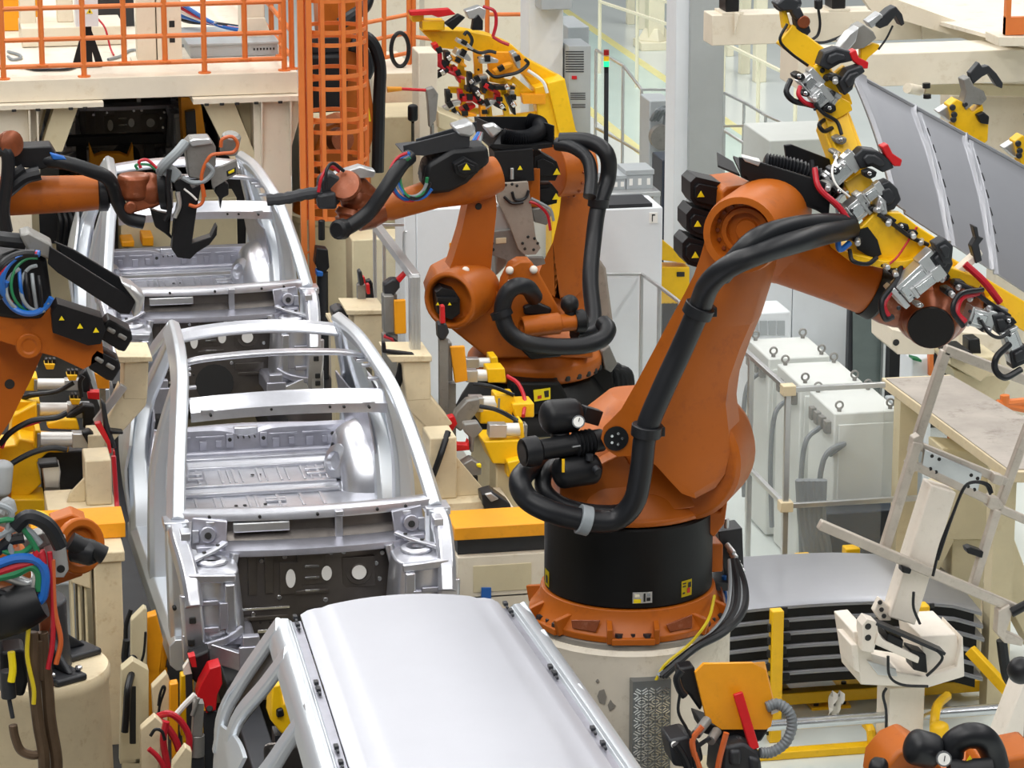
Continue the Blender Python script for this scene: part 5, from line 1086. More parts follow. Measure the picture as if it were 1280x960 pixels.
o = T('machine_housing', 'cream machine housing low behind the level orange arm', 'machine housing', ((a.x+b.x)/2, 10.6, 0)); MB().bx(a.x, b.x, 10.6, 11.2, 0, a.z).use('dark').bx(b.x-.45, b.x-.1, 10.59, 10.6, a.z-.4, a.z-.06).build('housing', 'creamdk', o, .01)
for k in range(4): MB().tube(p3([(72+k*6, 262, 10.4), (76+k*7, 280, 10.35), (74+k*6, 310, 10.4), (78+k*4, 330, 10.4)]), .03, 8).build('cable', 'rubber', o)
a, b = at(150, 256, Y=10.5), at(296, 256, Y=10.5)
o = T('end_wall', 'beige cabinet with two amber blocks behind the second car rear opening', 'cabinet', ((a.x+b.x)/2, 10.5, 0)); MB().bx(a.x, b.x, 10.5, 10.9, 0, a.z+.03).build('cabinet', 'creamdk', o, .01)
MB().trace([(152, 302), (168, 301), (168, 309), (152, 309)], 10.2, .3).build('stop_block', 'amber', o, .01); MB().trace([(178, 296), (192, 296), (192, 308), (178, 308)], 10.2, .3).build('stop_block', 'amber', o, .01)
# ------------------------------------------------------------------ caged ladder and the robot behind it
YC = 9.15
pl = at(418, 265, Y=YC); rC = (at(460, 100, Y=YC)-at(375, 100, Y=YC)).length/2
LD = T('caged_ladder', 'tall orange caged ladder right of the platform', 'ladder', (at(386, 400, Y=YC-.25).x, YC-.25, 0))
for x in (380, 390):
    p = at(x, 300, Y=YC-.25); MB().bx(p.x-.025, p.x+.025, YC-.28, YC-.22, 0, 4.2).build('stile', 'safety', LD)
cz0 = at(418, 268, Y=YC).z
n = 0; z = cz0
while z < 4.1:
    MB().pipe((pl.x, YC, z), (pl.x, YC, z+.035), rC, rC-.012, 28).build('cage_hoop', 'safety', LD); z += .275 if n % 2 else .11; n += 1
for k in range(9):
    a = R(-150+k*36); p = V((pl.x+(rC-.006)*math.cos(a), YC+(rC-.006)*math.sin(a), 0)); MB().bx(p.x-.018, p.x+.018, p.y-.018, p.y+.018, cz0, 4.2).build('cage_bar', 'safety', LD)
for k in range(6):
    z = .5+.3*k; a = at(380, 300, Y=YC-.25).x; b = at(390, 300, Y=YC-.25).x; MB().bar((a, YC-.25, z), (b, YC-.25, z+.06), .012, .012).build('rung', 'safety', LD)
YR = 11.4
pp = at(420, 262, Y=YR); o = T('robot_pedestal', 'round cream pedestal behind the foot of the caged ladder', 'pedestal', (pp.x, YR, 0))
MB().lathe([(0, .47), (pp.z-.08, .45), (pp.z-.06, .465), (pp.z-.01, .465), (pp.z, .45)], (pp.x, YR, 0), Zv, 36).build('column', 'creamdk', o)
o = T('industrial_robot', 'orange robot standing behind the caged ladder', 'robot', (pp.x, YR, pp.z), 'orange welding line robots')
m = MB().lathe([(0, .42), (.12, .40), (.14, .34), (.4, .34)], (pp.x, YR, pp.z), Zv, 28); m.build('base', 'orange', o)
m = MB().trace([(398, 215), (452, 215), (464, 190), (458, 160), (430, 150), (405, 160), (392, 190)], YR-.3, .5); m.build('turning_column', 'orange', o, .03)
m = MB().trace([(432, 60), (452, 60), (460, 90), (466, 130), (467, 170), (458, 200), (440, 196), (432, 150)], YR-.4, .25).use('lab_y').trace([(455, 128), (460, 128), (464, 152), (459, 152)], YR-.41, .01); m.build('upper_arm', 'orange', o, .03)
m = MB().trace([(385, 70), (432, 68), (436, 95), (432, 140), (388, 142), (383, 100)], YR-.5, .3).use('dark').trace([(388, 45), (430, 44), (430, 68), (388, 70)], YR-.4, .2); m.build('motor', 'black', o, .03)
m = MB().trace([(396, -30), (446, -30), (452, 40), (440, 62), (400, 50)], YR-.3, .4); m.build('forearm', 'orange', o, .05)
m = MB().lathe([(0, .10), (.05, .12), (.2, .11)], at(420, 175, Y=YR-.55), V((.2, -1, .2)), 20); m.build('gear_cap', 'copper', o)
for P in ([(425, 30, YR-.6), (440, 20, YR-.6), (456, 8, YR-.55), (462, -10, YR-.5)], [(440, 50, YR-.4), (456, 46, YR-.4), (468, 58, YR-.4), (475, 85, YR-.4), (474, 120, YR-.4), (473, 170, YR-.4), (472, 215, YR-.4)], [(438, 56, YR-.5), (452, 62, YR-.5), (460, 84, YR-.5), (456, 96, YR-.5)]):
    MB().tube(p3(P), .06, 10).build('hose', 'rubber', o)
m = MB().trace([(396, 310), (410, 312), (412, 335), (402, 345), (394, 330)], YC-.5, .15).cyl(at(402, 300, Y=YC-.4), at(402, 275, Y=YC-.4), .03).use('bluehose').trace([(396, 338), (404, 340), (404, 346), (396, 346)], YC-.52, .12)
o = T('valve_stand', 'small black valve unit at the ladder foot', 'valve', (at(403, 345, Y=YC-.45).x, YC-.45, 0)); m.build('valve', 'black', o, .01); MB().cyl((at(403, 345, Y=YC-.45).x, YC-.42, 0), at(403, 340, Y=YC-.42), .05).build('post', 'dark', o)
# ------------------------------------------------------------------ beige machines behind
def boxthing(name, label, cat, x0, x1, y0, y1, Y, dep, mm='creamdk', part='housing', z0=0.0, extra=None, bev=.012):
    a, b = at(x0, y0, Y=Y), at(x1, y1, Y=Y); o = T(name, label, cat, ((a.x+b.x)/2, Y+dep/2, b.z if z0 is None else z0))
    m = MB().bx(a.x, b.x, Y, Y+dep, b.z if z0 is None else z0, a.z)
    if extra: extra(m)
    m.build(part, mm, o, bev); return o
boxthing('machine_housing', 'cream machine housing behind the robot at the caged ladder', 'machine housing', 466, 524, 92, 140, 13.5, 1.4, 'cream')
boxthing('guide_beam', 'thin amber guide beam along the cream housing', 'beam', 470, 512, 133, 140, 13.3, .12, 'amber')
boxthing('machine_housing', 'low beige block below the amber guide beam', 'machine housing', 376, 560, 150, 250, 12.4, .8, 'creamdk')
o = boxthing('steel_post', 'stout cream post below the yellow clamping frame', 'post', 523, 548, 66, 240, 11.8, .4, 'cream', 'post')
MB().prism(pts([(548, 140), (600, 160), (640, 185), (640, 200), (600, 180), (548, 160)], 11.7), (0, .5, 0)).build('arm', 'creamdk', o, .01)
boxthing('machine_housing', 'beige step block left of the tall white cabinet', 'machine housing', 440, 512, 300, 420, 8.6, .4, 'creamdk')
o = T('proximity_sensor', 'grey sensor bracket with a red and amber pointer by the stout cream post', 'sensor', at(540, 200, Y=11.3)); m = MB().trace([(533, 112), (542, 109), (548, 118), (545, 150), (537, 160), (535, 130)], 11.3, .1); m.build('bracket', 'grey', o, .01); MB().cyl(at(500, 111, Y=11.35), at(536, 113, Y=11.35), .015).build('pointer', 'red', o); MB().cyl(at(484, 112, Y=11.35), at(502, 111, Y=11.35), .03, .02).build('pointer_tip', 'amber', o); MB().cyl(at(540, 155, Y=11.35), at(541, 250, Y=11.7), .02).build('rod', 'grey', o)
o = T('shock_absorber', 'small black bottle on a rod before the low beige block', 'damper', at(516, 155, Y=11.5)); MB().capsule(at(516, 152, Y=11.5), at(516, 130, Y=11.5), .05).cyl(at(516, 152, Y=11.5), at(516, 200, Y=12.3), .015).build('bottle', 'black', o)
zf_ = at(480, 90, Y=14.2).z
railing('railing', 'orange railing behind the cream machine housing with a cable coil on it', [(at(x, y, Y=14), at(x, -20, Y=14)) for x, y in ((480, 72), (511, 82), (517, 80))], [[at(450, 30, Y=14), at(511, 18, Y=14)], [at(450, 53, Y=14), at(511, 41, Y=14)], [at(450, 78, Y=14), at(511, 66, Y=14)], [at(517, 46, Y=14), at(540, 49, Y=14)]], base=False)
o = tag(MB().tube([at(500+11*math.cos(a), 62+21*math.sin(a), Y=13.8) for a in [2*math.pi*k/24 for k in range(25)]], .022, 8, 2).build('cable_coil', 'rubber'), 'black cable coil hanging on the orange railing', 'cable')
boxthing('machine_housing', 'tall cream enclosure at the very back behind the orange railing', 'machine housing', 440, 525, -30, 100, 17, .6, 'cream')
# ------------------------------------------------------------------ yellow clamping frame in the back
YY = 12.6
ST = T('clamping_frame', 'large yellow clamping frame with many small clamps at the back', 'clamping frame', at(640, 190, Y=YY))
m = MB().trace([(530, 38), (528, 40), (548, 60), (570, 62), (612, 66), (640, 76), (668, 112), (676, 160), (720, 170), (705, 98), (660, 74), (640, 56), (612, 44), (580, 38)], YY+.1, .25)
m.trace([(706, 98), (722, 172), (700, 172), (684, 104)], YY-.15, .3); m.trace([(668, 110), (690, 104), (704, 172), (676, 172)], YY-.1, .2)
m.build('frame', 'yellow', ST, .012)
MB().bx(at(690, 170, Y=YY).x, at(722, 170, Y=YY).x, YY, YY+.3, 0, at(700, 165, Y=YY).z).build('post', 'yellow', ST, .01)
m = MB().trace([(528, 26), (556, 26), (556, 38), (528, 38)], YY-.05, .2).trace([(514, 20), (530, 18), (530, 27), (516, 28)], YY, .2); m.build('top_block', 'yellow', ST, .01)
MB().trace([(512, 14), (562, 11), (570, 18), (548, 22), (540, 19), (513, 20)], YY-.1, .1).build('locking_bar', 'red', ST, .008)
MB().trace([(582, 14), (600, 8), (608, 12), (606, 24), (586, 24)], YY-.1, .15).build('cylinder', 'alu', ST, .01)
MB().trace([(556, 30), (574, 18), (582, 22), (566, 38)], YY-.12, .1).build('toggle', 'black', ST, .01)
MB().trace([(592, 24), (598, 18), (604, 26), (604, 38), (590, 38)], YY-.12, .1).build('toggle', 'black', ST, .01)
m = MB().trace([(608, 65), (650, 66), (664, 86), (668, 98), (650, 92), (634, 92), (626, 98), (612, 92)], YY-.1, .08).trace([(592, 64), (602, 64), (604, 96), (594, 96)], YY-.15, .06).trace([(652, 118), (682, 118), (682, 130), (654, 130)], YY-.15, .1).trace([(612, 112), (622, 112), (622, 124), (612, 124)], YY-.1, .05).use('ink').cyl(at(598, 72, Y=YY-.15), at(598, 72, Y=YY-.157), .012).cyl(at(598, 87, Y=YY-.15), at(598, 87, Y=YY-.157), .012); m.build('bracket_plate', 'amber', ST, .008)
m = MB()
for q_ in ((612, 98, 640, 104), (612, 108, 652, 112), (640, 98, 664, 118), (626, 98, 640, 118), (575, 60, 580, 150), (606, 96, 612, 150), (560, 112, 680, 118), (610, 150, 692, 140), (545, 76, 600, 100), (560, 136, 612, 140), (628, 110, 634, 150)): m.bar(at(q_[0], q_[1], Y=YY), at(q_[2], q_[3], Y=YY), .06, .06, up=YV)
m.build('inner_rib', 'yellow', ST, .006)
random.seed(5)
cl = [(548, 66, 'red'), (556, 84, 'red'), (572, 94, 'red'), (560, 74, 'black'), (574, 78, 'amber'), (582, 56, 'alu'), (580, 70, 'alu'), (588, 104, 'black'), (592, 112, 'dark'), (600, 100, 'alu'), (616, 112, 'red'), (632, 110, 'black'), (640, 124, 'alu'), (626, 134, 'black'), (576, 122, 'red'), (590, 124, 'red'), (560, 122, 'dark'), (602, 130, 'red'), (586, 136, 'red'), (566, 132, 'alu'), (570, 144, 'black'), (612, 130, 'alu'), (584, 144, 'amber'), (640, 132, 'black'), (622, 126, 'red'), (596, 118, 'black'), (552, 92, 'black'), (604, 142, 'amber'), (630, 86, 'amber'), (646, 76, 'alu'), (612, 76, 'alu'), (606, 108, 'dark')]
for i, (x, y, mm) in enumerate(cl):
    s_ = 5+random.random()*3; w_ = 8+random.random()*5; a = random.choice((0, .5, -.5, 1.57, 1.2)); YYi = YY-.25-random.random()*.2
    rot = lambda u, v: (x+u*math.cos(a)-v*math.sin(a), y+u*math.sin(a)+v*math.cos(a))
    m = MB().trace([rot(-w_, -s_*.5), rot(w_*.3, -s_*.55), rot(w_, -s_*.1), rot(w_*.9, s_*.35), rot(w_*.2, s_*.4), rot(-w_*.2, s_*.5), rot(-w_, s_*.5)], YYi, .08+random.random()*.1)
    if mm != 'black': m.use('black').trace([rot(-w_*.5, -s_*.9), rot(w_*.1, -s_*.9), rot(w_*.1, s_*.2), rot(-w_*.5, s_*.2)], YYi-.03, .06)
    else: m.use('steel').cyl(at(x, y, Y=YYi-.02), at(x+4, y-3, Y=YYi-.03), .03)
    m.build('clamp', mm, ST, .004)
for P, mm in (([(586, 62), (590, 50), (584, 40), (580, 44)], 'rubber'), ([(608, 88), (618, 96), (632, 94), (648, 90), (660, 80), (656, 74)], 'rubber'), ([(604, 8), (618, 14), (620, 30), (616, 46)], 'redhose'), ([(586, 60), (600, 66), (612, 64), (620, 66)], 'rubber'), ([(660, 88), (672, 96), (680, 104), (684, 116)], 'lab_w'), ([(548, 68), (552, 84), (566, 92), (580, 98)], 'redhose'), ([(616, 46), (626, 52), (636, 56)], 'redhose')):
    MB().tube(pts(P, YY-.3), .018, 6).build('cable', mm, ST)
o = railing('railing', 'orange frame railing beyond the yellow clamping frame', [(at(x, 70, Y=14.5), at(x, -20, Y=14.5)) for x in (609, 657)], [[at(609, 18, Y=14.5), at(657, 18, Y=14.5)]], base=False)
boxthing('machine', 'pale machine behind the orange frame railing', 'machine', 530, 660, -30, 60, 18, .5, 'cream')
# ------------------------------------------------------------------ hall beyond
def wcol(name, x0, x1, Y, dep, mm, h=8): a, b = at(x0, 100, Y=Y), at(x1, 100, Y=Y); return struct(MB().bx(a.x, b.x, Y, Y+dep, 0, h).build(name, mm, None, .01))
wcol('column_1', 661, 704, 13.2, .45, 'white'); wcol('column_2', 862, 905, 8.2, .5, 'mgrey'); wcol('column_3', 844, 863, 8.25, .35, 'white')
def vents(Y, rows):
    def f(m):
        m.use('dark')
        for (x0, x1, y0, y1, n_) in rows:
            for k in range(n_):
                yy = y0+(y1-y0)*k/n_; m.trace([(x0, yy), (x1, yy), (x1, yy+(y1-y0)/n_*.5), (x0, yy+(y1-y0)/n_*.5)], Y-.005, .01)
    return f
o = boxthing('control_cabinet', 'tall grey cabinet with vents beside the white column', 'cabinet', 711, 737, 58, 330, 13.0, .5, 'cabgrey', 'cabinet', extra=vents(13.0, [(707, 730, 64, 92, 9), (713, 732, 116, 126, 4), (715, 732, 130, 136, 3)]))
MB().trace([(715, 95), (721, 95), (721, 99), (715, 99)], 12.985, .016).build('indicator', 'red', o)
boxthing('control_cabinet', 'grey cabinet with a dark top behind the tall vented cabinet', 'cabinet', 710, 735, 34, 300, 13.8, .8, 'cabgrey', 'cabinet')
boxthing('junction_box', 'grey junction box high on the white column', 'box', 676, 716, -14, 12, 12.88, .3, 'cabgrey', 'box', None)
YF = 10.6
tw = T('signal_tower', 'red amber and green signal tower glowing green above the guard fence', 'signal light', at(758, 190, Y=YF))
MB().cyl((at(758, 190, Y=YF).x, YF, 0), at(758, 91, Y=YF), .022).build('pole', 'dark', tw)
for (y0, y1, mm) in ((91, 83, 'black'), (83, 76, 'gl_grn'), (76, 70, 'gl_yel'), (69, 62, 'gl_red')):
    MB().cyl(at(758, y0, Y=YF), at(758, y1+.4, Y=YF), .026 if mm != 'black' else .022).build({'black': 'socket', 'gl_grn': 'green_lamp', 'gl_yel': 'amber_lamp', 'gl_red': 'red_lamp'}[mm], mm, tw)
def fence(label, runs, posts, panes, mm='alu', r=.013, name='guard_fence'):
    o = T(name, label, 'guard fence', (posts[0][0].x, posts[0][0].y, 0))
    for a, b in posts: MB().bx(a.x-r, a.x+r, a.y-r, a.y+r, 0 if b is None else b.z, a.z).build('post', mm, o, .003)
    for P in runs: MB().bar(P[0], P[1], r*1.8, r*1.8).build('rail', mm, o, .003)
    for a, b, z0 in panes:
        MB().prism([V((a.x, a.y, z0)), V((b.x, b.y, z0)), b, a], (0, .006, 0)).build('clear_panel', 'glass', o, smooth=False)
    return o
zF = at(802, 112, Y=11).z
Fp = [at(745, 60, Z=zF), at(779, 80, Z=zF), at(802, 112, Z=zF)]
Fp = [at(745, 62, Y=12.6), at(779, 82, Y=11.9), at(802, 112, Y=11.0), at(845, 112, Y=11.0)]
fence('clear guard fence panels around the signal tower', [(Fp[0], Fp[1]), (Fp[1], Fp[2]), (Fp[2], Fp[3]), (at(745, 160, Y=12.6), at(779, 178, Y=11.9)), (at(779, 178, Y=11.9), at(802, 192, Y=11)), (at(802, 192, Y=11), at(845, 192, Y=11))], [(p, None) for p in Fp], [(Fp[0], Fp[1], .1), (Fp[1], Fp[2], .1), (Fp[2], Fp[3], .1)])
Fq = [at(905, 116, Y=12.5), at(930, 128, Y=12), at(957, 144, Y=11.4), at(984, 156, Y=11), at(905, 158, Y=12)]
fence('clear guard fence right of the big grey column', [(Fq[0], Fq[1]), (Fq[1], Fq[2]), (Fq[2], Fq[3]), (Fq[4], Fq[3])], [(p, None) for p in Fq[:4]], [(Fq[0], Fq[1], .1), (Fq[1], Fq[2], .1), (Fq[2], Fq[3], .1)])
Fr = [at(905, 163, Y=10.4), at(950, 192, Y=9.6)]
fence('low pale rail sloping behind the black cable tray', [(Fr[0], Fr[1])], [(Fr[0], None), (Fr[1], None)], [])
boxthing('control_cabinet', 'pale grey cabinet top behind the black cable tray of the largest robot', 'cabinet', 962, 1056, 176, 330, 8.6, .9, 'lgrey', 'cabinet')
def far_post(i, x, y, w_=.14):
    p = at(x, y, Z=0); o = T('guard_post', ('pale yellow guard post with a square foot nearest the signal tower', 'thin pale post left in the row beyond the signal tower', 'thin pale post second in the row beyond the signal tower', 'pale post beyond the grey column nearer its edge', 'pale post beyond the grey column further right', 'pale post beyond the grey column between its two neighbours')[i], 'post', (p.x, p.y, 0), 'pale posts in the far hall')
    m = MB().bx(p.x-w_, p.x+w_, p.y-w_, p.y+w_, 0, 3.2)
    if i == 0: m.bx(p.x-.26, p.x+.26, p.y-.26, p.y+.26, 0, .12).lathe([(.12, .26), (.3, .16)], (p.x, p.y, 0), Zv, 4)
    m.build('post', 'paleyel', o, .01)
far_post(0, 818, 60, .12); far_post(1, 788, 30, .06); far_post(2, 802, 36, .06); far_post(3, 930, 92, .07); far_post(4, 949, 102, .08); far_post(5, 912, 70, .05)
for k, (a, b) in enumerate((((750, 2), (846, 34)), ((905, 54), (995, 98)), ((750, -20), (846, 6)))):
    a, b = at(*a, Z=1.0), at(*b, Z=1.0); o = T('hand_rail', ('pale yellow hand rail running behind the signal tower posts', 'pale hand rail running beyond the grey column', 'farthest pale hand rail at the top of the hall')[k], 'rail', (a.x, a.y, 0)); MB().bar(a, b, .035, .035).build('rail', 'paleyel', o)
    for t in (0, .5, 1): p = a.lerp(b, t); MB().cyl((p.x, p.y, 0), p, .025, n=8).build('post', 'paleyel', o)
# equipment behind the fence
o = boxthing('wire_feeder', 'grey machine with looped cables behind the guard fence', 'machine', 812, 838, 126, 240, 10.2, .4, 'cabgrey', 'body')
MB().lathe([(0, .12), (.1, .12)], at(826, 170, Y=10.15), V((0, -1, 0)), 20).build('reel', 'grey', o)
for k in range(3): MB().tube(p3([(814+k*4, 150, 10.1), (822+k*4, 138, 10.0), (832, 136+k*3, 10.1), (830, 160, 10.1)]), .02, 6).build('cable', 'rubberg', o)
o = boxthing('control_cabinet', 'dark blue cabinet against the white side of the grey column', 'cabinet', 828, 845, 200, 400, 8.8, .4, 'navy', 'cabinet')
o = T('bench', 'steel rail bench behind the middle robots hoses', 'bench', (at(790, 240, Y=7.2).x, 7.2, 0)); zz = at(790, 241, Y=7.2).z; a, b = at(752, 241, Y=7.2), at(826, 241, Y=7.2)
MB().bx(a.x, b.x, 7.2, 7.8, zz-.04, zz).build('top', 'alu', o, .004)
for x in (a.x+.03, b.x-.03): MB().bx(x-.03, x+.03, 7.22, 7.28, 0, zz-.04).build('leg', 'alu', o)
for x0, x1, y0, l in ((738, 756, 216, 'small grey crate at the left end of the steel rail bench'), (757, 782, 220, 'grey crate left of centre on the steel rail bench'), (783, 816, 213, 'largest grey crate with a lid on the steel rail bench')):
    a, b = at(x0, 238, Y=7.35), at(x1, 238, Y=7.35); h = at(x0, y0, Y=7.35).z-zz; o = T('crate', l, 'crate', ((a.x+b.x)/2, 7.5, zz), 'grey crates on the bench')
    m = MB().bx(a.x, b.x, 7.35, 7.65, zz, zz+h*.75).bx(a.x-.01, b.x+.01, 7.34, 7.66, zz+h*.75, zz+h); m.use('lab_w')
    for k in range(3): c = a.x+(b.x-a.x)*(k+.5)/3; m.bx(c-.015, c+.015, 7.345, 7.35, zz+h*.2, zz+h*.55)
    m.build('crate', 'cabgrey', o, .008)
# white cabinets and panels
o = boxthing('control_cabinet', 'tall white cabinet with a handle left of the middle robots', 'cabinet', 520, 606, 262, 470, 7.6, .5, 'white', 'cabinet')
m = MB().bx(at(505, 262, Y=7.6).x, at(519.5, 262, Y=7.6).x, 7.6, 8.1, 0, at(512, 254, Y=7.6).z); m.build('side_panel_or_shade_wall', 'white', o, .006)
MB().tube(pts([(508, 290), (505, 291), (505, 318), (508, 319)], 7.56), .012, 6, 2).build('handle', 'alu', o)
m = MB().trace([(562, 304), (572, 304), (572, 316), (562, 316)], 7.59, .01).use('ink').trace([(566, 308), (568, 306), (570, 313), (566, 313)], 7.586, .004); m.build('warning_label', 'amber', o)
o = boxthing('control_cabinet', 'wide white cabinet with a dark ledge and a small label right of the middle robots', 'cabinet', 748, 826, 262, 470, 6.6, .5, 'white', 'cabinet')
MB().bx(at(752, 258, Y=6.6).x, at(816, 258, Y=6.6).x, 6.62, 7.0, at(760, 262, Y=6.6).z, at(760, 257, Y=6.6).z).build('top_ledge', 'dark', o)
m = MB().trace([(812, 266), (822, 266), (822, 279), (812, 279)], 6.59, .012).use('ink').trace([(815, 268), (816, 268), (816, 277), (815, 277)], 6.585, .004).trace([(816, 268), (819, 268), (819, 269.5), (816, 269.5)], 6.585, .004); m.build('label', 'lab_w', o)
Fs = [at(757, 343, Y=5.4), at(802, 343, Y=5.4), at(824, 358, Y=4.9), at(850, 378, Y=4.4)]
o = fence('aluminium guard fence with one white panel behind the largest robot arm', [(Fs[0], Fs[1]), (Fs[1], Fs[2]), (Fs[2], Fs[3]), (at(802, 468, Y=5.4), at(850, 505, Y=4.4))], [(p, None) for p in Fs], [(Fs[1], Fs[2], .1), (Fs[2], Fs[3], .1)])
a, b = Fs[0], Fs[1]; MB().bx(a.x, b.x-.03, 5.39, 5.41, .1, a.z-.03).build('white_panel', 'white', o)
o = T('press_frame', 'yellow machine frame glimpsed behind the white cabinet', 'machine', (at(843, 330, Y=7.4).x, 7.4, 0)); m = MB().trace([(826, 298), (850, 318), (862, 322), (862, 330), (826, 325)], 7.3, .2).trace([(826, 334), (862, 334), (862, 380), (826, 380)], 7.3, .2).use('ink').trace([(846, 340), (856, 340), (856, 346), (846, 346)], 7.29, .01); m.build('frame', 'yellow', o, .01); MB().bx(at(828, 380, Y=7.3).x, at(862, 380, Y=7.3).x, 7.3, 7.6, 0, at(840, 378, Y=7.3).z).build('base', 'dark', o)
o = T('wall_panel', 'big white panels right of the largest robot arm', 'wall panel', (at(970, 450, Y=6).x, 6.1, 0)); zt_ = at(990, 330, Y=6).z
for k, (x0, x1) in enumerate(((880, 989.5), (990.5, 1060))): a, b = at(x0, 400, Y=6), at(x1, 400, Y=6); MB().bx(a.x, b.x, 6, 6.08, 0, zt_).build('panel', 'white', o, .004)
o = boxthing('cooling_unit', 'pale boxy cooling unit with a grille below the white panels', 'cooling unit', 936, 986, 392, 520, 5.3, .4, 'white', 'case', extra=vents(5.3, []))
m = MB()
for k in range(4): m.trace([(939+k*11, 401), (948+k*11, 401), (948+k*11, 419), (939+k*11, 419)], 5.29, .012)
m.build('grille', 'cabgrey', o)
o = boxthing('door_frame', 'dark curtained doorway with a glazed leaf beyond the grey cabinets', 'doorway', 1062, 1106, 384, 640, 5.6, .08, 'dark', 'frame', bev=.004); MB().trace([(1066, 388), (1102, 398), (1102, 560), (1066, 550)], 5.58, .01).build('glazing', 'glaze', o); MB().bx(at(1103, 400, Y=5.55).x, at(1106, 400, Y=5.55).x, 5.5, 5.56, 0, at(1104, 386, Y=5.5).z).build('jamb', 'alu', o)
boxthing('curtain', 'black strip curtain right of the glazed doorway', 'curtain', 1107, 1180, 390, 640, 6.2, .1, 'black', 'curtain')
# ------------------------------------------------------------------ grey cabinets behind the near fence
zc = at(1080, 515, Y=2.0).z; xa, xb = at(1043, 516, Y=2.0).x, at(1124, 515, Y=2.0).x
for k, (y0, dpt, l) in enumerate(((2.0, .62, 'nearest of the pale grey cabinets behind the clear fence'), (2.78, .62, 'middle one of three pale grey cabinets with lifting eyes'), (3.55, .6, 'farthest pale grey cabinet below the cooling unit'))):
    o = T('control_cabinet', l, 'cabinet', ((xa+xb)/2, y0+dpt/2, 0), 'pale grey cabinets with lifting eyes'); sh = -.02*k
    MB().bx(xa+sh, xb+sh, y0, y0+dpt, .02, zc).build('cabinet', 'lgrey', o, .012)
    MB().bx(xa+sh+.03, xb+sh-.03, y0-.015, y0, .1, zc-.08).build('door', 'lgrey', o, .006)
    for x, y in ((xa+.05, y0+.05), (xb-.05, y0+.05), (xa+.05, y0+dpt-.05), (xb-.05, y0+dpt-.05)):
        MB().lathe([(0, .016), (.02, .016)], (x+sh, y, zc), Zv, 8).tube([V((x+sh+.026*math.cos(a), y, zc+.045+.026*math.sin(a))) for a in [2*math.pi*j/12 for j in range(13)]], .008, 6, 1).build('lifting_eye', 'grey', o)
    m = MB()
    for j in range(4): m.box((xa+sh-.02, y0+.1+.12*j, zc-.12), (.04, .07, .09))
    m.build('cable_gland', 'grey', o, .004)
    MB().tube([V((xa-.04, y0+.2, zc-.15)), V((xa-.16, y0+.15, zc-.25)), V((xa-.2, y0+.1, zc-.6)), V((xa-.18, y0+.1, .3))], .018, 8).build('conduit', 'rubberg', o)
    if k == 0: MB().tube([V((xa-.02, y0+.02, zc-.3)), V((xa+.05, y0-.08, zc-.2)), V((xa-.1, y0-.1, zc-.3)), V((xa-.15, y0-.1, zc-.8))], .02, 8).build('conduit', 'rubberg', o)
boxthing('control_cabinet', 'small blue grey cabinet right of the nearest pale grey cabinet', 'cabinet', 1127, 1152, 512, 640, 2.3, .4, 'cabgrey', 'cabinet')
boxthing('equipment_box', 'black equipment box on the floor before the pale grey cabinets', 'equipment box', 1032, 1124, 642, 760, 1.75, .22, 'navy', 'case')
zf = at(985, 487, Y=1.5).z; A_ = at(985, 487, Y=1.5); B_ = V((A_.x-.02, 3.3, zf)); Mid = V((A_.x-.01, 2.4, zf)); Cc = at(1106, 485, Y=1.5); zm = at(985, 632, Y=1.5).z
o = fence('near clear guard fence with an aluminium corner post before the pale grey cabinets', [(A_, B_), (A_, V((Cc.x, 1.5, zf))), (V((A_.x, 1.5, zm)), V((Cc.x+.55, 1.5, zm))), (V((A_.x, 1.5, zm)), V((B_.x, 3.3, zm)))], [(A_, None), (Mid, None), (B_, None)], [(A_, Mid, .1), (Mid, B_, .1), (A_, V((Cc.x, 1.5, zf)), .1)], r=.019)
for z in (zf, zm): MB().box((A_.x, 1.5, z), (.09, .09, .07)).build('corner_bracket', 'wood', o, .005)
for k in range(5): tag(MB().tube(p3([(1000+k*7, 600, 1.6), (1003+k*6, 650, 1.6), (1010+k*6, 690, 1.6), (1008+k*5, 730, 1.6)]), .035, 8).build('cable_bundle', 'rubberg'), ('leftmost' if k == 0 else 'second' if k == 1 else 'third' if k == 2 else 'fourth' if k == 3 else 'rightmost')+' grey hanging cable beside the black equipment box', 'cable', 'grey cables by the black box')
# ------------------------------------------------------------------ worn platform at the right and its supports
zw = at(1102, 474, Y=1.9).z; xw = at(1102, 474, Y=1.9).x
o = T('work_platform', 'worn cream platform slab at the right edge with scuffed top', 'platform', (xw+.8, .3, 0))
yn = at(1215, 560, X=xw).y
def zpt(x, y): return at(x, y, Z=zw)
q1, q2, q3, q4 = zpt(1102, 472), zpt(1188, 468), zpt(1400, 590), zpt(1262, 590)
m = MB().prism([p-Zv*.07 for p in (q1, q2, q3, q4)], (0, 0, .07)); m.build('slab', 'wood', o, .006)
MB().prism([q1.lerp(q3, .02)+Zv*.002, q2.lerp(q4, .02)+Zv*.002, q3.lerp(q1, .02)+Zv*.002, q4.lerp(q2, .02)+Zv*.002], (0, 0, .004)).build('worn_top', 'tabletop', o)
for p in (q1.lerp(q3, .12), q4.lerp(q2, .1), q3): MB().bx(p.x-.07, p.x+.07, p.y-.07, p.y+.07, 0, zw-.07).build('leg', 'creamdk', o)
MB().trace([(1178, 560), (1236, 566), (1236, 600), (1210, 600), (1178, 590)], .9, .3).build('bracket', 'creamdk', o, .01)
o = boxthing('guard_screen', 'orange edged clear screen below the worn platform', 'screen', 1160, 1187, 524, 660, 1.3, .04, 'glass', 'pane', bev=0); MB().bx(at(1186, 540, Y=1.3).x, at(1188, 540, Y=1.3).x, 1.28, 1.33, 0, at(1186, 536, Y=1.3).z).build('edge_post', 'safety', o)
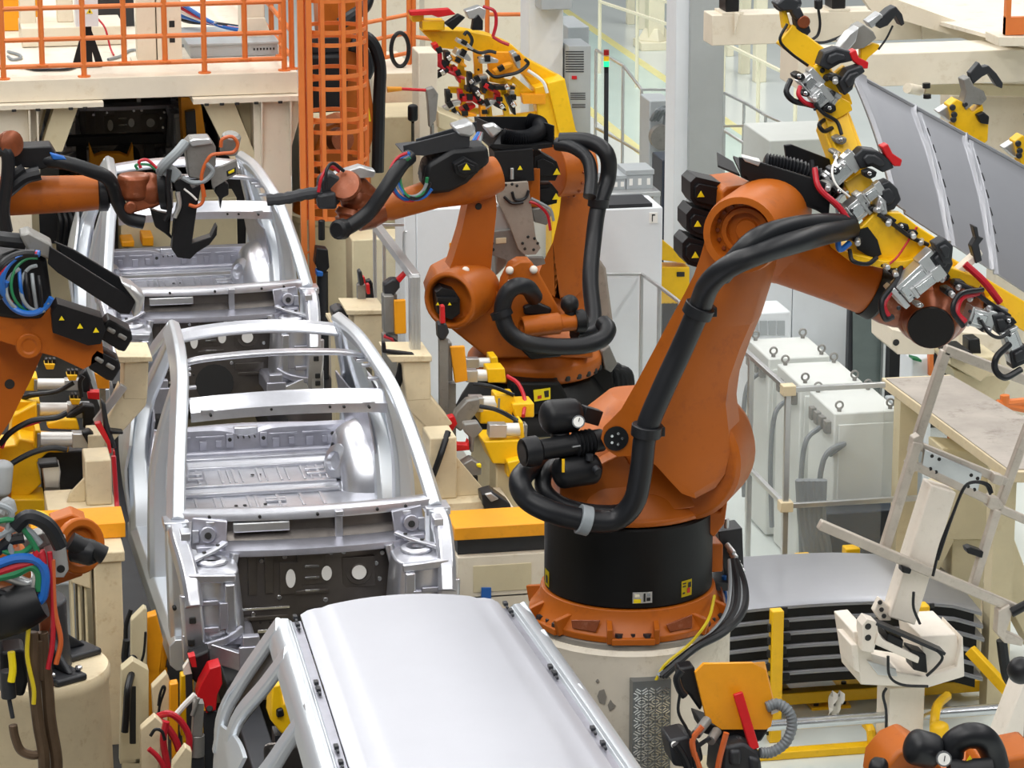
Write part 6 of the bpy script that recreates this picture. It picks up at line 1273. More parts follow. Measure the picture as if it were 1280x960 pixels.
# cream machinery behind it, under the wrist
o = T('cream_beam', 'cream block beam under the robot wrist', 'beam', at(1200, 440, Y=3.2)); m = MB().trace([(1115, 412), (1150, 420), (1168, 436), (1168, 443), (1122, 443), (1115, 436)], 3.0, .5).trace([(1198, 415), (1252, 420), (1252, 440), (1198, 432)], 3.2, .4).use('ink').lathe([(0, .025), (.005, .025)], at(1120, 428, Y=3.0), -YV, 12); m.build('beam', 'cream', o, .01)
m = MB().trace([(1188, 446), (1250, 446), (1252, 462), (1235, 470), (1226, 478), (1188, 456)], 2.7, .4).trace([(1190, 460), (1215, 470), (1250, 468), (1264, 478), (1250, 498), (1236, 504), (1210, 490), (1196, 478)], 2.9, .3).use('black').trace([(1186, 440), (1212, 438), (1220, 446), (1188, 448)], 2.6, .3).trace([(1211, 424), (1225, 423), (1227, 444), (1211, 444)], 2.8, .15); m.build('bracket', 'creamdk', o, .01)
MB().bx(at(1240, 480, Y=2.95).x-.1, at(1240, 480, Y=2.95).x+.1, 2.95, 3.15, 0, at(1240, 490, Y=2.95).z).build('leg', 'creamdk', o)
o = boxthing('tool_rack', 'small rack with orange and green tool holders below the cream block beam', 'rack', 1140, 1160, 448, 640, 3.9, .3, 'white', 'cabinet'); m = MB().trace([(1162, 443), (1167, 443), (1167, 470), (1162, 470)], 3.85, .06).trace([(1172, 441), (1178, 441), (1186, 456), (1180, 458)], 3.85, .06); m.build('holder', 'safety', o); MB().trace([(1141, 447), (1152, 450), (1152, 453), (1141, 450)], 3.8, .1).build('tray', 'greenhose', o)
railing('railing', 'orange braced railing at the right edge above the worn platform', [(at(1256, 510, Y=2.4), at(1256, 494, Y=2.4))], [[at(1246, 505, Y=2.4), at(1300, 500, Y=2.4)], [at(1246, 504, Y=2.4), at(1300, 515, Y=2.4)]], base=False, r=.03)
# big cream A frame
o = T('gantry_support', 'large yellowish cream support frame with splayed legs at the right edge', 'support frame', (at(1200, 800, Y=.4).x, .5, 0))
m = MB().trace([(1172, 616), (1236, 600), (1260, 640), (1268, 674), (1160, 676)], .4, .3).trace([(1160, 674), (1194, 674), (1172, 718), (1140, 740)], .4, .2); m.build('gusset_plate', 'creamdk', o, .01)
MB().trace([(1190, 674), (1236, 674), (1226, 760), (1226, 905), (1186, 905), (1188, 760)], .45, .25).build('leg', 'creamdk', o, .008)
MB().trace([(1236, 674), (1268, 674), (1300, 760), (1300, 830), (1268, 770)], .42, .25).build('leg', 'creamdk', o, .008)
MB().trace([(1228, 728), (1262, 728), (1262, 905), (1228, 905)], .75, .1).build('back_plate', 'cream', o)
m = MB()
for y in (720, 773, 826): MB().tube(pts([(1232, y), (1275, y-1), (1300, y-2)], .72), .014, 6, 1).build('cross_bar', 'safety', o)
MB().tube(pts([(1246, 735), (1241, 752), (1242, 764), (1250, 770)], .7), .008, 6).build('cable', 'rubber', o)
# ------------------------------------------------------------------ beams and deck at the upper right
YU = 6.4
z1, z2 = at(1000, 54, Y=YU).z, at(1000, 16, Y=YU).z
o = T('upper_platform', 'cream beams and scuffed deck at the upper right', 'platform', (at(1330, 60, Y=YU).x, YU, 0))
a = at(890, 30, Y=YU); MB().bx(a.x, a.x+3.2, YU, YU+.28, z1, z2).build('beam', 'cream', o, .008)
MB().prism(pts([(1150, 20), (1156, 22), (1154, 50)], YU-.05), (0, .04, 0)).build('rib', 'cream', o); MB().prism(pts([(918, 16), (924, 18), (918, 44)], YU-.04), (.02, .05, 0)).build('rib', 'cream', o)
m = MB().trace([(1076, -6), (1100, -8), (1290, 60), (1290, 72), (1236, 58), (1090, 14)], YU-.8, .1); m.build('deck_edge', 'cream', o)
dz = at(1180, 22, Y=YU-.6).z
q1, q2, q3, q4 = (at(x, y, Z=dz) for x, y in ((1082, 2), (1130, -70), (1500, -70), (1320, 66)))
MB().prism([q1-Zv*.03, q2-Zv*.03, q3-Zv*.03, q4-Zv*.03], (0, 0, .03)).build('deck', 'conc', o)
a = at(1045, 90, Y=4.6); b = at(1420, 105, Y=4.6); MB().bx(a.x-.3, b.x, 4.6, 5.1, at(1200, 105, Y=4.6).z, at(1200, 64, Y=4.6).z).build('beam', 'cream', o, .008)
MB().trace([(1160, 105), (1300, 108), (1300, 121), (1156, 118)], 4.9, .1).build('rail_plate', 'creamdk', o); m = MB().cyl(at(1134, 110, Y=4.4), at(1150, 113, Y=4.5), .04).use('black').cyl(at(1158, 104, Y=4.4), at(1158, 110, Y=4.4), .03).cyl(at(1159, 118, Y=4.4), at(1159, 123, Y=4.4), .03); m.build('guide_bar', 'cream', o)
MB().trace([(1190, 120), (1280, 122), (1330, 180), (1330, 240), (1250, 190), (1190, 160)], 5.2, .3).build('brace', 'cream', o, .01)
for x in (1330, 1420): p = at(x, 100, Y=4.85); MB().bx(p.x-.15, p.x+.15, 4.65, 4.95, 0, p.z-.1).build('leg', 'cream', o)
p = at(920, 40, Y=YU+.14); MB().bx(a.x+2.0, a.x+2.3, YU+.02, YU+.26, 0, z1).build('leg', 'cream', o)
o = T('rail_post', 'thick orange corner post on a cream base plate at the upper right corner', 'post', at(1262, 48, Y=4.3)); MB().bx(at(1257, 40, Y=4.3).x, at(1263, 40, Y=4.3).x, 4.3, 4.36, at(1260, 44, Y=4.3).z, at(1260, -30, Y=4.3).z).bx(at(1257, 40, Y=4.3).x, at(1290, 40, Y=4.3).x, 4.305, 4.365, at(1260, 44, Y=4.3).z, at(1260, 22, Y=4.3).z).build('post', 'safety', o); MB().trace([(1248, 46), (1290, 46), (1290, 58), (1248, 58)], 4.25, .3).build('base_plate', 'cream', o, .006)
for x0, x1, l in ((907, 924, 'black box on the left end of the cream beam'), (1040, 1057, 'black box on the cream beam behind the gripper')):
    p0, p1 = at(x0, 16, Y=YU+.02), at(x1, 16, Y=YU+.02); o = T('sensor_box', l, 'box', ((p0.x+p1.x)/2, YU+.14, z2)); MB().bx(p0.x, p1.x, YU+.02, YU+.24, z2+.02, z2+.3).build('box', 'black', o, .01); MB().bx(p0.x-.03, p1.x+.03, YU, YU+.26, z2, z2+.02).build('base_plate', 'cream', o)
o = T('hanging_plug', 'dark cable with a plug hanging before the cream beam', 'cable', at(1022, 50, Y=YU-.1)); m = MB().capsule(at(1023, -2, Y=YU-.1), at(1023, 12, Y=YU-.1), .035).tube(pts([(1023, 12), (1025, 30), (1022, 44), (1014, 51), (1030, 53), (1050, 46), (1056, 42)], YU-.1), .012, 6); m.build('cable', 'rubber', o)
# ------------------------------------------------------------------ stack of roof panels on a yellow rack
XL, XR = at(905, 770, Y=-.3).x-.25, at(1226, 790, Y=-.3).x
zt0 = at(1000, 764, Y=-.3).z
def panel(k):
    dz = -.088*k
    o = T('roof_panel', ('topmost grey roof panel of the stack in the yellow rack', 'second roof panel from the top of the stack', 'third roof panel from the top of the stack', 'third roof panel from the bottom of the stack', 'second roof panel from the bottom of the stack', 'bottom roof panel of the stack in the yellow rack')[k], 'car panel', ((XL+XR)/2, .4, zt0+dz), 'stacked roof panels')
    P = []
    for i in range(41):
        u = i/40; x = XL+(XR-XL)*u+.012*(k % 3)
        row = []
        crown = .05*(1-(2*u-.85)**2)-.17*max(0, u-.62)**1.6
        for j in range(13):
            v = j/12; y = -.3+.98*v+.10*max(0, u-.75)*(1-v)*0
            z = zt0+dz+crown+.02*math.sin(math.pi*v)-.05*v*0
            if u > .9 : z -= .03*(u-.9)*10*(1-v)
            row.append(V((x, y, z)))
        front = row[0]
        P.append([front+V((0, .012, -.024)), front+V((0, .0, -.02)), front+V((0, -.008, -.006))]+row)
    MB().grid(P, (0, 0, -.008)).build('skin', 'sheet' if k else 'sheet', o)
    MB().grid([[r[3]+V((0, .004, -.02)), r[14]+V((0, -.05, -.018))] for r in P[:-1]], (0, 0, -.066)).build('gap_shade', 'drum', o)  # black layer added for the shade between stacked panels
    m2 = MB(); q = P[13][2]; m2.box(q+V((0, -.015, -.02)), (.045, .03, .045)); m2.build('spacer', 'black', o, .006)
    m2 = MB(); q = P[33][2]; m2.box(q+V((0, -.015, -.01)), (.03, .02, .03)); m2.build('clip', 'dark', o, .004)
    return o
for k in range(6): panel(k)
RK = T('panel_rack', 'yellow steel rack with upright posts holding the stacked roof panels', 'rack', (3.1, .2, 0))
def rpost(x, y0, y1, Y, w_=.075, mm='yellow', z0=None):
    a, b = at(x, y0, Y=Y), at(x, y1, Y=Y); m = MB().bx(a.x-w_/2, a.x+w_/2, Y-w_/2, Y+w_/2, 0 if z0 is None else z0, a.z)
    return m
m = rpost(971, 762, 960, -.48); a = at(971, 765, Y=-.48)
for k in range(9): m.use('ink').box((a.x-.045, -.48, a.z-.10-.085*k), (.02, .03, .05))
m.build('post', 'yellow', RK, .006)
for x, y, Y in ((1033, 865, .1), (1066, 870, .45)):
    m = rpost(x, y, 950, Y); p = at(x, y, Y=Y); m.build('post', 'yellow', RK, .006)
    m = MB().bx(p.x-.13, p.x+.13, Y-.12, Y+.12, 0, .018).use('dark')
    for sx_ in (-1, 1):
        for sy in (-1, 1): m.cyl((p.x+sx_*.09, Y+sy*.08, .018), (p.x+sx_*.09, Y+sy*.08, .035), .018, n=6)
    m.build('foot_plate', 'yellow', RK)
for x, y, Y in ((1004, 694, 1.05), (1064, 684, 1.05), (1150, 756, -.42), (1165, 740, 1.0)):
    m = rpost(x, y, 800, Y, .07, z0=.1); p = at(x, y, Y=Y); m.bx(p.x-.05, p.x+.05, Y-.05, Y+.05, p.z-.12, p.z+.005); m.build('locating_post', 'yellow', RK, .008)
m = MB().bx(1.9, 4.4, -.05, .05, .06, .14).bx(1.9, 4.4, .95, 1.05, .06, .14).bx(3.0, 3.1, 0, 1, .06, .14).bx(4.2, 4.3, 0, 1, .06, .14); m.build('base_frame', 'yellow', RK, .006)
m = rpost(1192, 868, 960, .2, .13); m.build('post', 'yellow', RK, .006)
MB().bar(at(1212, 812, Y=-.5), at(1262, 866, Y=-.7), .05, .07).build('arm', 'yellow', RK, .006)
MB().tube(p3([(1152, 960, -1.1), (1168, 950, -1.1), (1168, 905, -1.1), (1172, 882, -1.0), (1184, 870, -.8)]), .03, 8).build('guard_hoop', 'yellow', RK)
MB().tube(p3([(1090, 950, -.75), (1089, 915, -.75), (1083, 906, -.6)]), .03, 8).build('guard_hoop', 'yellow', RK)
MB().capsule(at(1174, 940, Y=-1.3), at(1174, 902, Y=-1.3), .06, 12).build('bumper_post', 'yellow', RK)
m = MB().bx(1.95, 4.3, -.80, -.71, .0, .05); m.build('kerb_bar', 'yellow', RK, .006)
o = T('chrome_rail', 'round chrome rail running in front of the yellow rack', 'rail', (3.0, -.95, 0)); a, b = at(960, 907, Y=-.95), at(1262, 893, Y=-.95); b.z = a.z+.0
MB().cyl(a-V((.8, 0, 0)), b, .035, n=16).build('rail', 'chrome', o)
for x in (a.x-.6, (a.x+b.x)/2+.1): MB().cyl((x, -.95, 0), (x, -.95, a.z), .025).build('post', 'chrome', o)
for k, (mm, z) in enumerate((('redhose', .12), ('greenhose', .16), ('redhose', .08), ('cabgrey', .05))):
    tag(MB().tube([V((1.9, .6+.1*k, z)), V((2.5, .55+.1*k, z+.04)), V((3.1, .65+.1*k, z+.1)), V((3.6, .8+.1*k, z+.12))], .022, 8).build('floor_hose', mm), ('red hose lying behind the rack posts, upper of two', 'green hose lying behind the rack posts', 'red hose lying behind the rack posts, lower of two', 'grey hose lying behind the rack posts, closest to the floor')[k], 'hose')
o = T('plastic_sheet', 'white plastic sheet hanging between the yellow rack posts', 'sheet', (at(1045, 870, Y=-.3).x, -.3, .1)); MB().grid([[at(1040+i*3-j*1.2, 866+j*6, Y=-.3)+V((0, .04*math.sin(i*2+j), 0)) for j in range(7)] for i in range(6)], (0, .01, 0)).build('sheet', 'lab_w', o)
# ------------------------------------------------------------------ white tilting fixture
FX = T('tilting_fixture', 'white tilting post with an open tube frame above the roof panel stack', 'fixture', (at(1135, 950, Y=-1).x, -1.0, 0))
a = at(1112, 865, Y=-1.0); b = at(1156, 865, Y=-1.0)
MB().bx(a.x, b.x, -1.0, -.75, 0, a.z+.02).build('stand', 'whitefix', FX, .006)
m = MB().trace([(1066, 790), (1084, 788), (1092, 830), (1110, 838), (1160, 846), (1196, 834), (1204, 796), (1206, 846), (1160, 860), (1076, 856)], -1.2, .4)
m.trace([(1150, 795), (1196, 793), (1204, 846), (1158, 850)], -1.15, .45).trace([(1064, 806), (1072, 806), (1076, 842), (1068, 838)], -1.25, .3); m.build('base_box', 'whitefix', FX, .008)
MB().trace([(1084, 826), (1120, 836), (1122, 846), (1098, 844)], -1.22, .2).build('slide_plate', 'alu', FX, .005)
m = MB().trace([(1078, 782), (1084, 774), (1096, 778), (1098, 790), (1092, 816), (1078, 814)], -1.3, .12).use('ink')
for y in (783, 797): m.lathe([(0, .02), (.005, .02)], at(1085, y, Y=-1.3), -YV, 12)
m.build('pivot_bracket', 'whitefix', FX, .01)
m = MB().trace([(1092, 694+70), (1100, 748), (1112, 758), (1114, 776), (1100, 776)], -1.1, .06).use('ink')
for q_ in ((1100, 753), (1102, 762), (1105, 770)): m.cyl(at(*q_, Y=-1.1), at(*q_, Y=-1.115), .016, n=6)
m.build('tie_plate', 'whitefix', FX, .006)
m = MB().trace([(1098, 790), (1104, 800), (1150, 822), (1148, 830), (1094, 806)], -1.32, .15); m.build('stop_bar', 'whitefix', FX, .008)
MB().bar(at(1092, 776, Y=-1.25), at(1178, 814, Y=-1.25), .02, .12, up=YV).build('pivot_plate', 'dark', FX, .004)
m = MB().trace([(1110, 792), (1130, 800), (1128, 814), (1106, 806)], -1.3, .2).trace([(1138, 812), (1158, 818), (1160, 842), (1142, 838)], -1.3, .15); m.build('damper', 'black', FX, .01)
# tilting post
m = MB().trace([(1164, 606), (1196, 616), (1144, 782), (1112, 772)], -1.15, .16).trace([(1148, 640), (1160, 636), (1122, 750), (1108, 760)], -1.0, .06); m.build('tilting_post', 'whitefix', FX, .01)
fxY = -1.2
def tubebar(a, b, w_=.055, mm='alu', name='frame_tube', dy=0.0):
    return MB().bar(at(*a, Y=fxY+dy), at(*b, Y=fxY+dy), w_, w_, up=YV).build(name, mm, FX, .008)
M['tubegrey'] = mat('worn_frame_tube', 'c4bbb0', .45, .3, var=.1, dirt='8c8276', dirt_amt=.5, scale=8)
tubebar((1024, 655), (1272, 762), .06, 'tubegrey'); tubebar((1182, 438), (1144, 556), .06, 'tubegrey', dy=.2); tubebar((1146, 552), (1106, 684), .06, 'tubegrey', dy=.1)
tubebar((1180, 436), (1300, 482), .06, 'tubegrey', dy=.2); tubebar((1290, 520), (1246, 640), .055, 'tubegrey', dy=.2); tubebar((1246, 636), (1214, 738), .055, 'tubegrey', dy=.1)
tubebar((1146, 556), (1258, 602), .05, 'tubegrey', dy=.15); tubebar((1140, 580), (1250, 632), .05, 'tubegrey', dy=.12); tubebar((1246, 634), (1300, 658), .05, 'tubegrey', dy=.12)
m = MB().trace([(1156, 562), (1228, 592), (1222, 616), (1152, 586)], fxY+.1, .03).use('ink')
for q_ in ((1165, 570), (1174, 574), (1163, 586), (1170, 590), (1214, 594), (1222, 598), (1210, 608), (1218, 612)): m.cyl(at(*q_, Y=fxY+.1), at(*q_, Y=fxY+.095), .012, n=8)
m.build('mount_plate', 'alu', FX, .004)
for poly in ([(1142, 548), (1150, 544), (1156, 556), (1150, 566), (1138, 568)], [(1134, 580), (1144, 572), (1152, 586), (1140, 592)], [(1244, 592), (1256, 596), (1252, 608), (1240, 604)], [(1238, 620), (1250, 624), (1256, 634), (1244, 640), (1234, 634)]):
    MB().trace(poly, fxY+.08, .08).build('node_plate', 'tubegrey', FX, .006)
m = MB().trace([(1208, 686), (1214, 684), (1230, 690), (1228, 698), (1222, 696), (1210, 692)], fxY+.05, .08); m.build('pad_clamp', 'black', FX, .006)
MB().trace([(1128, 708), (1140, 712), (1138, 718), (1128, 716)], fxY-.06, .08).build('pad_clamp', 'black', FX, .006)
m = MB().trace([(1248, 764), (1262, 756), (1266, 766), (1258, 790), (1280, 800), (1278, 808), (1256, 804), (1246, 792)], fxY-.05, .08); m.build('end_bracket', 'tubegrey', FX, .006)
MB().cyl(at(1264, 766, Y=fxY-.05), at(1290, 752, Y=fxY-.05), .03).build('end_rod', 'black', FX)
for P in ([(1240, 616), (1236, 606), (1222, 602), (1206, 608), (1192, 640), (1176, 680), (1166, 720)], [(1238, 618), (1232, 606), (1216, 603), (1204, 612), (1188, 652), (1172, 700)], [(1110, 820), (1112, 845), (1128, 856), (1160, 858)], [(1170, 812), (1178, 822), (1170, 834), (1158, 845)], [(1142, 740), (1142, 760), (1150, 780)], [(1108, 860), (1104, 870), (1108, 895), (1105, 960)]):
    MB().tube(pts(P, -1.34), .009, 6).build('cable', 'rubber', FX)
o = T('cable_chain', 'black hose looping below the white frame at the right edge', 'hose', at(1262, 850, Y=-.9)); MB().tube(p3([(1252, 800, -.9), (1256, 830, -.9), (1262, 850, -.9), (1290, 880, -.8)]), .035, 8).build('hose', 'rubber', o)
# ------------------------------------------------------------------ yellow shielded tool in front of the pedestal
YT = -3.75
TL = T('tool_stand', 'amber shield plate with a red lever on a black tool at the bottom edge', 'tool stand', (at(910, 950, Y=YT).x, YT+.2, 0))
m = MB().trace([(869, 841), (880, 830), (941, 829), (957, 838), (968, 884), (964, 908), (958, 912), (902, 912), (883, 899)], YT, .025).prism([at(941, 829, Y=YT), at(957, 838, Y=YT), at(968, 884, Y=YT), at(968, 884, Y=YT)+V((.03, .12, 0)), at(957, 838, Y=YT)+V((.03, .12, 0))], (0, .01, 0))
m.build('shield_plate', 'amber', TL, .004)
MB().bar(at(922, 866, Y=YT-.04), at(943, 936, Y=YT-.08), .05, .03, up=YV).build('lever', 'red', TL, .006)
m = MB().trace([(848, 836), (868, 832), (872, 850), (880, 880), (876, 890), (862, 870), (850, 862)], YT+.05, .1).trace([(874, 900), (906, 912), (962, 912), (952, 928), (930, 930), (880, 918)], YT+.02, .2); m.build('tool_body', 'black', TL, .015)
m = MB().trace([(836, 926), (860, 920), (876, 930), (880, 950), (868, 962), (842, 958)], YT-.05, .2).use('lab_w').ball(at(843, 931, Y=YT-.06), .018); m.build('valve_block', 'dark', TL, .015)
m = MB().trace([(904, 934), (930, 928), (950, 940), (955, 985), (900, 985)], YT-.1, .3).use('dark').trace([(912, 938), (928, 938), (928, 958), (912, 958)], YT-.12, .05).trace([(936, 945), (952, 950), (955, 985), (940, 985)], YT-.12, .1); m.build('motor', 'dark', TL, .02)
p = at(905, 960, Y=YT+.2); MB().bx(p.x-.15, p.x+.15, YT+.1, YT+.4, 0, p.z).build('stand', 'creamdk', TL, .01)
m = MB().hose(p3([(958, 884, YT-.02), (972, 880, YT-.02), (986, 890, YT-.04), (990, 908, YT-.05), (982, 928, YT-.06), (965, 940, YT-.07), (950, 941, YT-.08)]), .028, 8, 10, .07); m.build('ribbed_hose', 'rubberg', TL)
MB().trace([(962, 880), (972, 878), (974, 890), (964, 894)], YT-.03, .04).build('hose_fitting', 'alu', TL, .005)
for P, mm, r in (([(878, 908), (866, 924), (868, 942), (874, 960), (880, 985)], 'orhose', .016), ([(908, 916), (902, 938), (898, 956), (894, 985)], 'orhose', .016), ([(850, 866), (848, 890), (858, 910), (864, 922)], 'rubber', .008), ([(888, 922), (872, 934), (868, 950), (876, 985)], 'rubber', .012), ([(844, 930), (856, 950), (868, 985)], 'rubber', .02), ([(852, 838), (846, 848), (850, 862), (856, 870)], 'rubber', .02)):
    MB().tube(pts(P, YT-.12), r, 8).build('cable', mm, TL)
MB().cyl(at(884, 900, Y=YT-.02), at(870, 918, Y=YT-.1), .026).cyl(at(896, 914, Y=YT-.03), at(888, 926, Y=YT-.1), .026).build('cable_plug', 'grey', TL)
# ------------------------------------------------------------------ fragment of the nearest robot at the bottom right
YQ = -5.2
NQ = T('industrial_robot', 'top of an orange robot with black bottles and a gauge in the bottom right corner', 'robot', (at(1190, 985, Y=YQ).x, YQ+.3, 0), 'orange welding line robots')
pq = at(1190, 985, Y=YQ+.25)
MB().lathe([(0, .5), (pq.z-.4, .46), (pq.z-.4, .42), (pq.z-.1, .42)], (pq.x, YQ+.3, 0), Zv, 28).build('stand', 'conc', NQ)
m = MB().trace([(1104, 962), (1122, 940), (1144, 930), (1160, 940), (1180, 962), (1170, 990), (1100, 990)], YQ+.1, .3).trace([(1232, 962), (1250, 950), (1300, 940), (1310, 990), (1230, 990)], YQ+.1, .3); m.lathe([(0, .42), (.15, .4), (.2, .35)], (pq.x, YQ+.3, pq.z-.12), Zv, 28)
m.build('turning_column', 'orange', NQ, .02)
bq = MB().capsule(at(1132, 930, Y=YQ), at(1176, 942, Y=YQ), .085, 20).build('pressure_bottle', 'rubber', NQ)
g = at(1179, 948, Y=YQ-.12); m = MB().lathe([(0, .036), (.03, .036)], g, TOCAM, 20).use('lab_w').lathe([(.03, .029), (.032, .029)], g, TOCAM, 20).use('ink'); m.bar(g+TOCAM*.033-UP*.01, g+TOCAM*.033+UP*.016+RT*.004, .004, .002); m.build('pressure_gauge', 'chrome', bq)
MB().tube(p3([(1188, 945, YQ), (1192, 930, YQ), (1208, 920, YQ-.02), (1228, 922, YQ-.02), (1240, 938, YQ), (1246, 960, YQ)]), .062, 14).build('hose', 'rubber', NQ)
m = MB().lathe([(0, .055), (.04, .06), (.08, .05), (.12, .06), (.2, .06)], at(1186, 965, Y=YQ-.1), V((1, -.1, .0)), 18); warn(m, at(1212, 948, Y=YQ-.1), (0, -1, 0), .016); m.build('cylinder', 'black', NQ)
MB().capsule(at(1086, 958, Y=YQ+.05), at(1110, 962, Y=YQ), .05).build('balancing_cylinder', 'black', NQ)
m = MB().ball(at(1276, 838, Y=-3.2), .075); o = T('black_ball_knob', 'round black cap poking in at the right edge', 'cap', at(1276, 850, Y=-3.2)); m.build('cap', 'rubber', o); MB().cyl((at(1290, 838, Y=-3.2).x, -3.2, 0), at(1290, 838, Y=-3.2), .03).build('stem', 'dark', o)
o = T('slanted_support', 'slanted white leg rising at the lower right corner', 'leg frame', (at(1270, 920, Y=-2.6).x, -2.6, 0)); MB().trace([(1280, 850), (1300, 850), (1290, 985), (1236, 985), (1246, 940)], -2.6, .2).build('leg', 'whitefix', o, .01); MB().bx(at(1250, 985, Y=-2.6).x, at(1290, 985, Y=-2.6).x, -2.6, -2.4, 0, at(1270, 984, Y=-2.6).z).build('foot', 'whitefix', o, .01)
# ------------------------------------------------------------------ benches beside the car line
def bench(label, sg, X0, X1, Y0, Y1):
    zt_ = 1.16
    o = T('transfer_bench', label, 'bench', ((X0+X1)/2, (Y0+Y1)/2, 0))
    MB().bx(X0, X1, Y0, Y1, zt_-.085, zt_).build('amber_beam', 'amber', o, .006)
    MB().bx(X0+.03, X1-.03, Y0+.06, Y1, zt_-.20, zt_-.085).build('slide_rail', 'dark', o, .006)
    MB().bx(X0+.02, X1, Y0, Y1+.1, zt_-.48, zt_-.20).use('creamdk').bx(X0+.12, X0+.5, Y0-.006, Y0, zt_-.44, zt_-.26).build('base_beam', 'cream', o, .008)
    return o
b0_, b1_ = at(568, 655, Y=.62), at(690, 655, Y=.62)
o = bench('cream bench with an amber beam between the nearest cars and the largest robot', 1, b0_.x, b1_.x+.3, .62, 1.0)
MB().bx(b0_.x+.02, b0_.x+.55, .62, .9, 0, .70).prism([V((b0_.x+.55, .62, .7)), V((b0_.x+.7, .62, .7)), V((b0_.x+.55, .62, .55))], (0, .28, 0)).build('leg', 'cream', o, .008)
MB().bx(b1_.x-.05, b1_.x+.25, .7, 1.0, 0, .70).build('leg', 'creamdk', o, .008)
MB().trace([(602, 735), (614, 735), (614, 752), (602, 752)], .6, .05).build('foot_cover', 'bluehose', o)
b0_, b1_ = at(80, 665, Y=.45), at(157, 665, Y=.45)
o = T('transfer_bench', 'tall cream post with an amber beam left of the first bare car', 'bench', (b0_.x, .5, 0)); zz = at(120, 655, Y=.45).z
MB().bx(b0_.x-.2, b1_.x, .45, .8, at(120, 674, Y=.45).z, zz).build('amber_beam', 'amber', o, .006)
MB().bx(b0_.x-.2, b1_.x-.02, .5, .8, at(120, 700, Y=.45).z, at(120, 676, Y=.45).z).build('slide_rail', 'dark', o, .006)
a, b = at(117, 705, Y=.2), at(152, 705, Y=.2)
m = MB().bx(a.x, b.x, .2, .5, 0, at(120, 703, Y=.2).z).bx(a.x-.1, b.x+.02, .18, .52, at(120, 703, Y=.2).z, at(120, 690, Y=.2).z); m.prism([V((a.x-.02, .22, at(1, 745, Y=.2).z)), V((a.x-.02, .22, at(1, 700, Y=.2).z)), V((a.x-.14, .22, at(1, 700, Y=.2).z)), V((a.x-.14, .22, at(1, 735, Y=.2).z))], (0, .25, 0)); m.build('post', 'wood', o, .008)
for k in range(3): MB().bx(a.x-.14+.04*k, a.x-.125+.04*k, .25, .5, 0, at(1, 735, Y=.2).z).build('side_rib', 'creamdk', o, .003)
boxthing('control_cabinet', 'blue grey cabinet low behind the lower left robot', 'cabinet', 66, 96, 730, 800, .9, .3, 'cabgrey', 'cabinet')
# ------------------------------------------------------------------ cream support posts along the line (right)
def poststep(label, Y, plate, col, slant, low=None, mm='wood'):
    o = T('support_post', label, 'support post', at(*col[0], Y=Y), 'cream stepped support posts')
    MB().trace(plate, Y-.03, .4).build('top_plate', mm, o, .005)
    MB().trace(col, Y, .3).build('post', mm, o, .01)
    if slant: MB().trace(slant, Y+.002, .28).build('slanted_arm', mm, o, .01)
    if low:
        a, b = at(low[0], low[1], Y=Y), at(low[2], low[1], Y=Y); MB().bx(a.x, b.x, Y+.01, Y+.27, 0, a.z).build('lower_post', mm, o, .008)
    return o
poststep('farther cream stepped post right of the bare cars, black clamp on its plate', 3.9, [(432, 388), (482, 388), (482, 393), (434, 394)], [(442, 393), (478, 393), (479, 440), (444, 440)], [(444, 438), (479, 438), (500, 466), (500, 486), (450, 452)], (486, 472, 506))
poststep('nearer cream stepped post right of the bare cars, below the aluminium column', 2.0, [(484, 445), (540, 445), (540, 452), (490, 453)], [(503, 451), (538, 451), (539, 500), (508, 502)], [(508, 500), (539, 496), (566, 530), (552, 538), (536, 538), (510, 512)], (513, 502, 536))
o = T('support_post', 'cream box post with a gusset on a low base beside the red clamp jaws', 'support post', (at(555, 620, Y=1.45).x, 1.45, 0), 'cream stepped support posts')
a, b = at(537, 548, Y=1.45), at(571, 548, Y=1.45); zb_ = at(555, 624, Y=1.45).z
MB().bx(a.x, b.x, 1.45, 1.75, zb_, a.z).build('post', 'wood', o, .01); MB().bx(a.x+.02, at(602, 628, Y=1.45).x, 1.35, 1.8, zb_-.06, zb_).build('base_plate', 'wood', o, .006); MB().bx(a.x+.04, at(640, 640, Y=1.45).x, 1.3, 1.85, 0, zb_-.06).build('base_block', 'cream', o, .01)
MB().prism([V((b.x, 1.5, zb_)), V((b.x+.2, 1.5, zb_)), V((b.x+.18, 1.5, zb_+.05)), V((b.x, 1.5, zb_+.28))], (0, .03, 0)).build('gusset', 'wood', o, .004)
# left stepped post and plain post
poststep('cream stepped post left of the first bare car beside the yellow clamps', 1.95, [(147, 446), (190, 446), (191, 452), (149, 454)], [(155, 452), (186, 452), (184, 500), (154, 500)], [(154, 498), (184, 498), (182, 508), (142, 552), (130, 558), (133, 528), (152, 488)], (110, 545, 140))
o = T('support_post', 'cream box post with a pierced gusset below the left yellow clamps', 'support post', (at(120, 620, Y=1.3).x, 1.3, 0), 'cream stepped support posts')
a, b = at(106, 576, Y=1.3), at(139, 576, Y=1.3); zb_ = at(120, 632, Y=1.3).z
MB().bx(a.x, b.x, 1.3, 1.6, zb_, a.z).build('post', 'wood', o, .01); MB().bx(a.x-.25, b.x+.02, 1.2, 1.7, zb_-.05, zb_).build('base_plate', 'wood', o, .006); MB().bx(a.x-.25, b.x, 1.2, 1.7, 0, zb_-.05).build('base_block', 'creamdk', o, .01)
m = MB().prism([V((a.x, 1.4, zb_)), V((a.x-.12, 1.4, zb_)), V((a.x-.1, 1.4, zb_+.06)), V((a.x, 1.4, zb_+.16))], (0, .03, 0)); m.build('gusset', 'wood', o, .004)
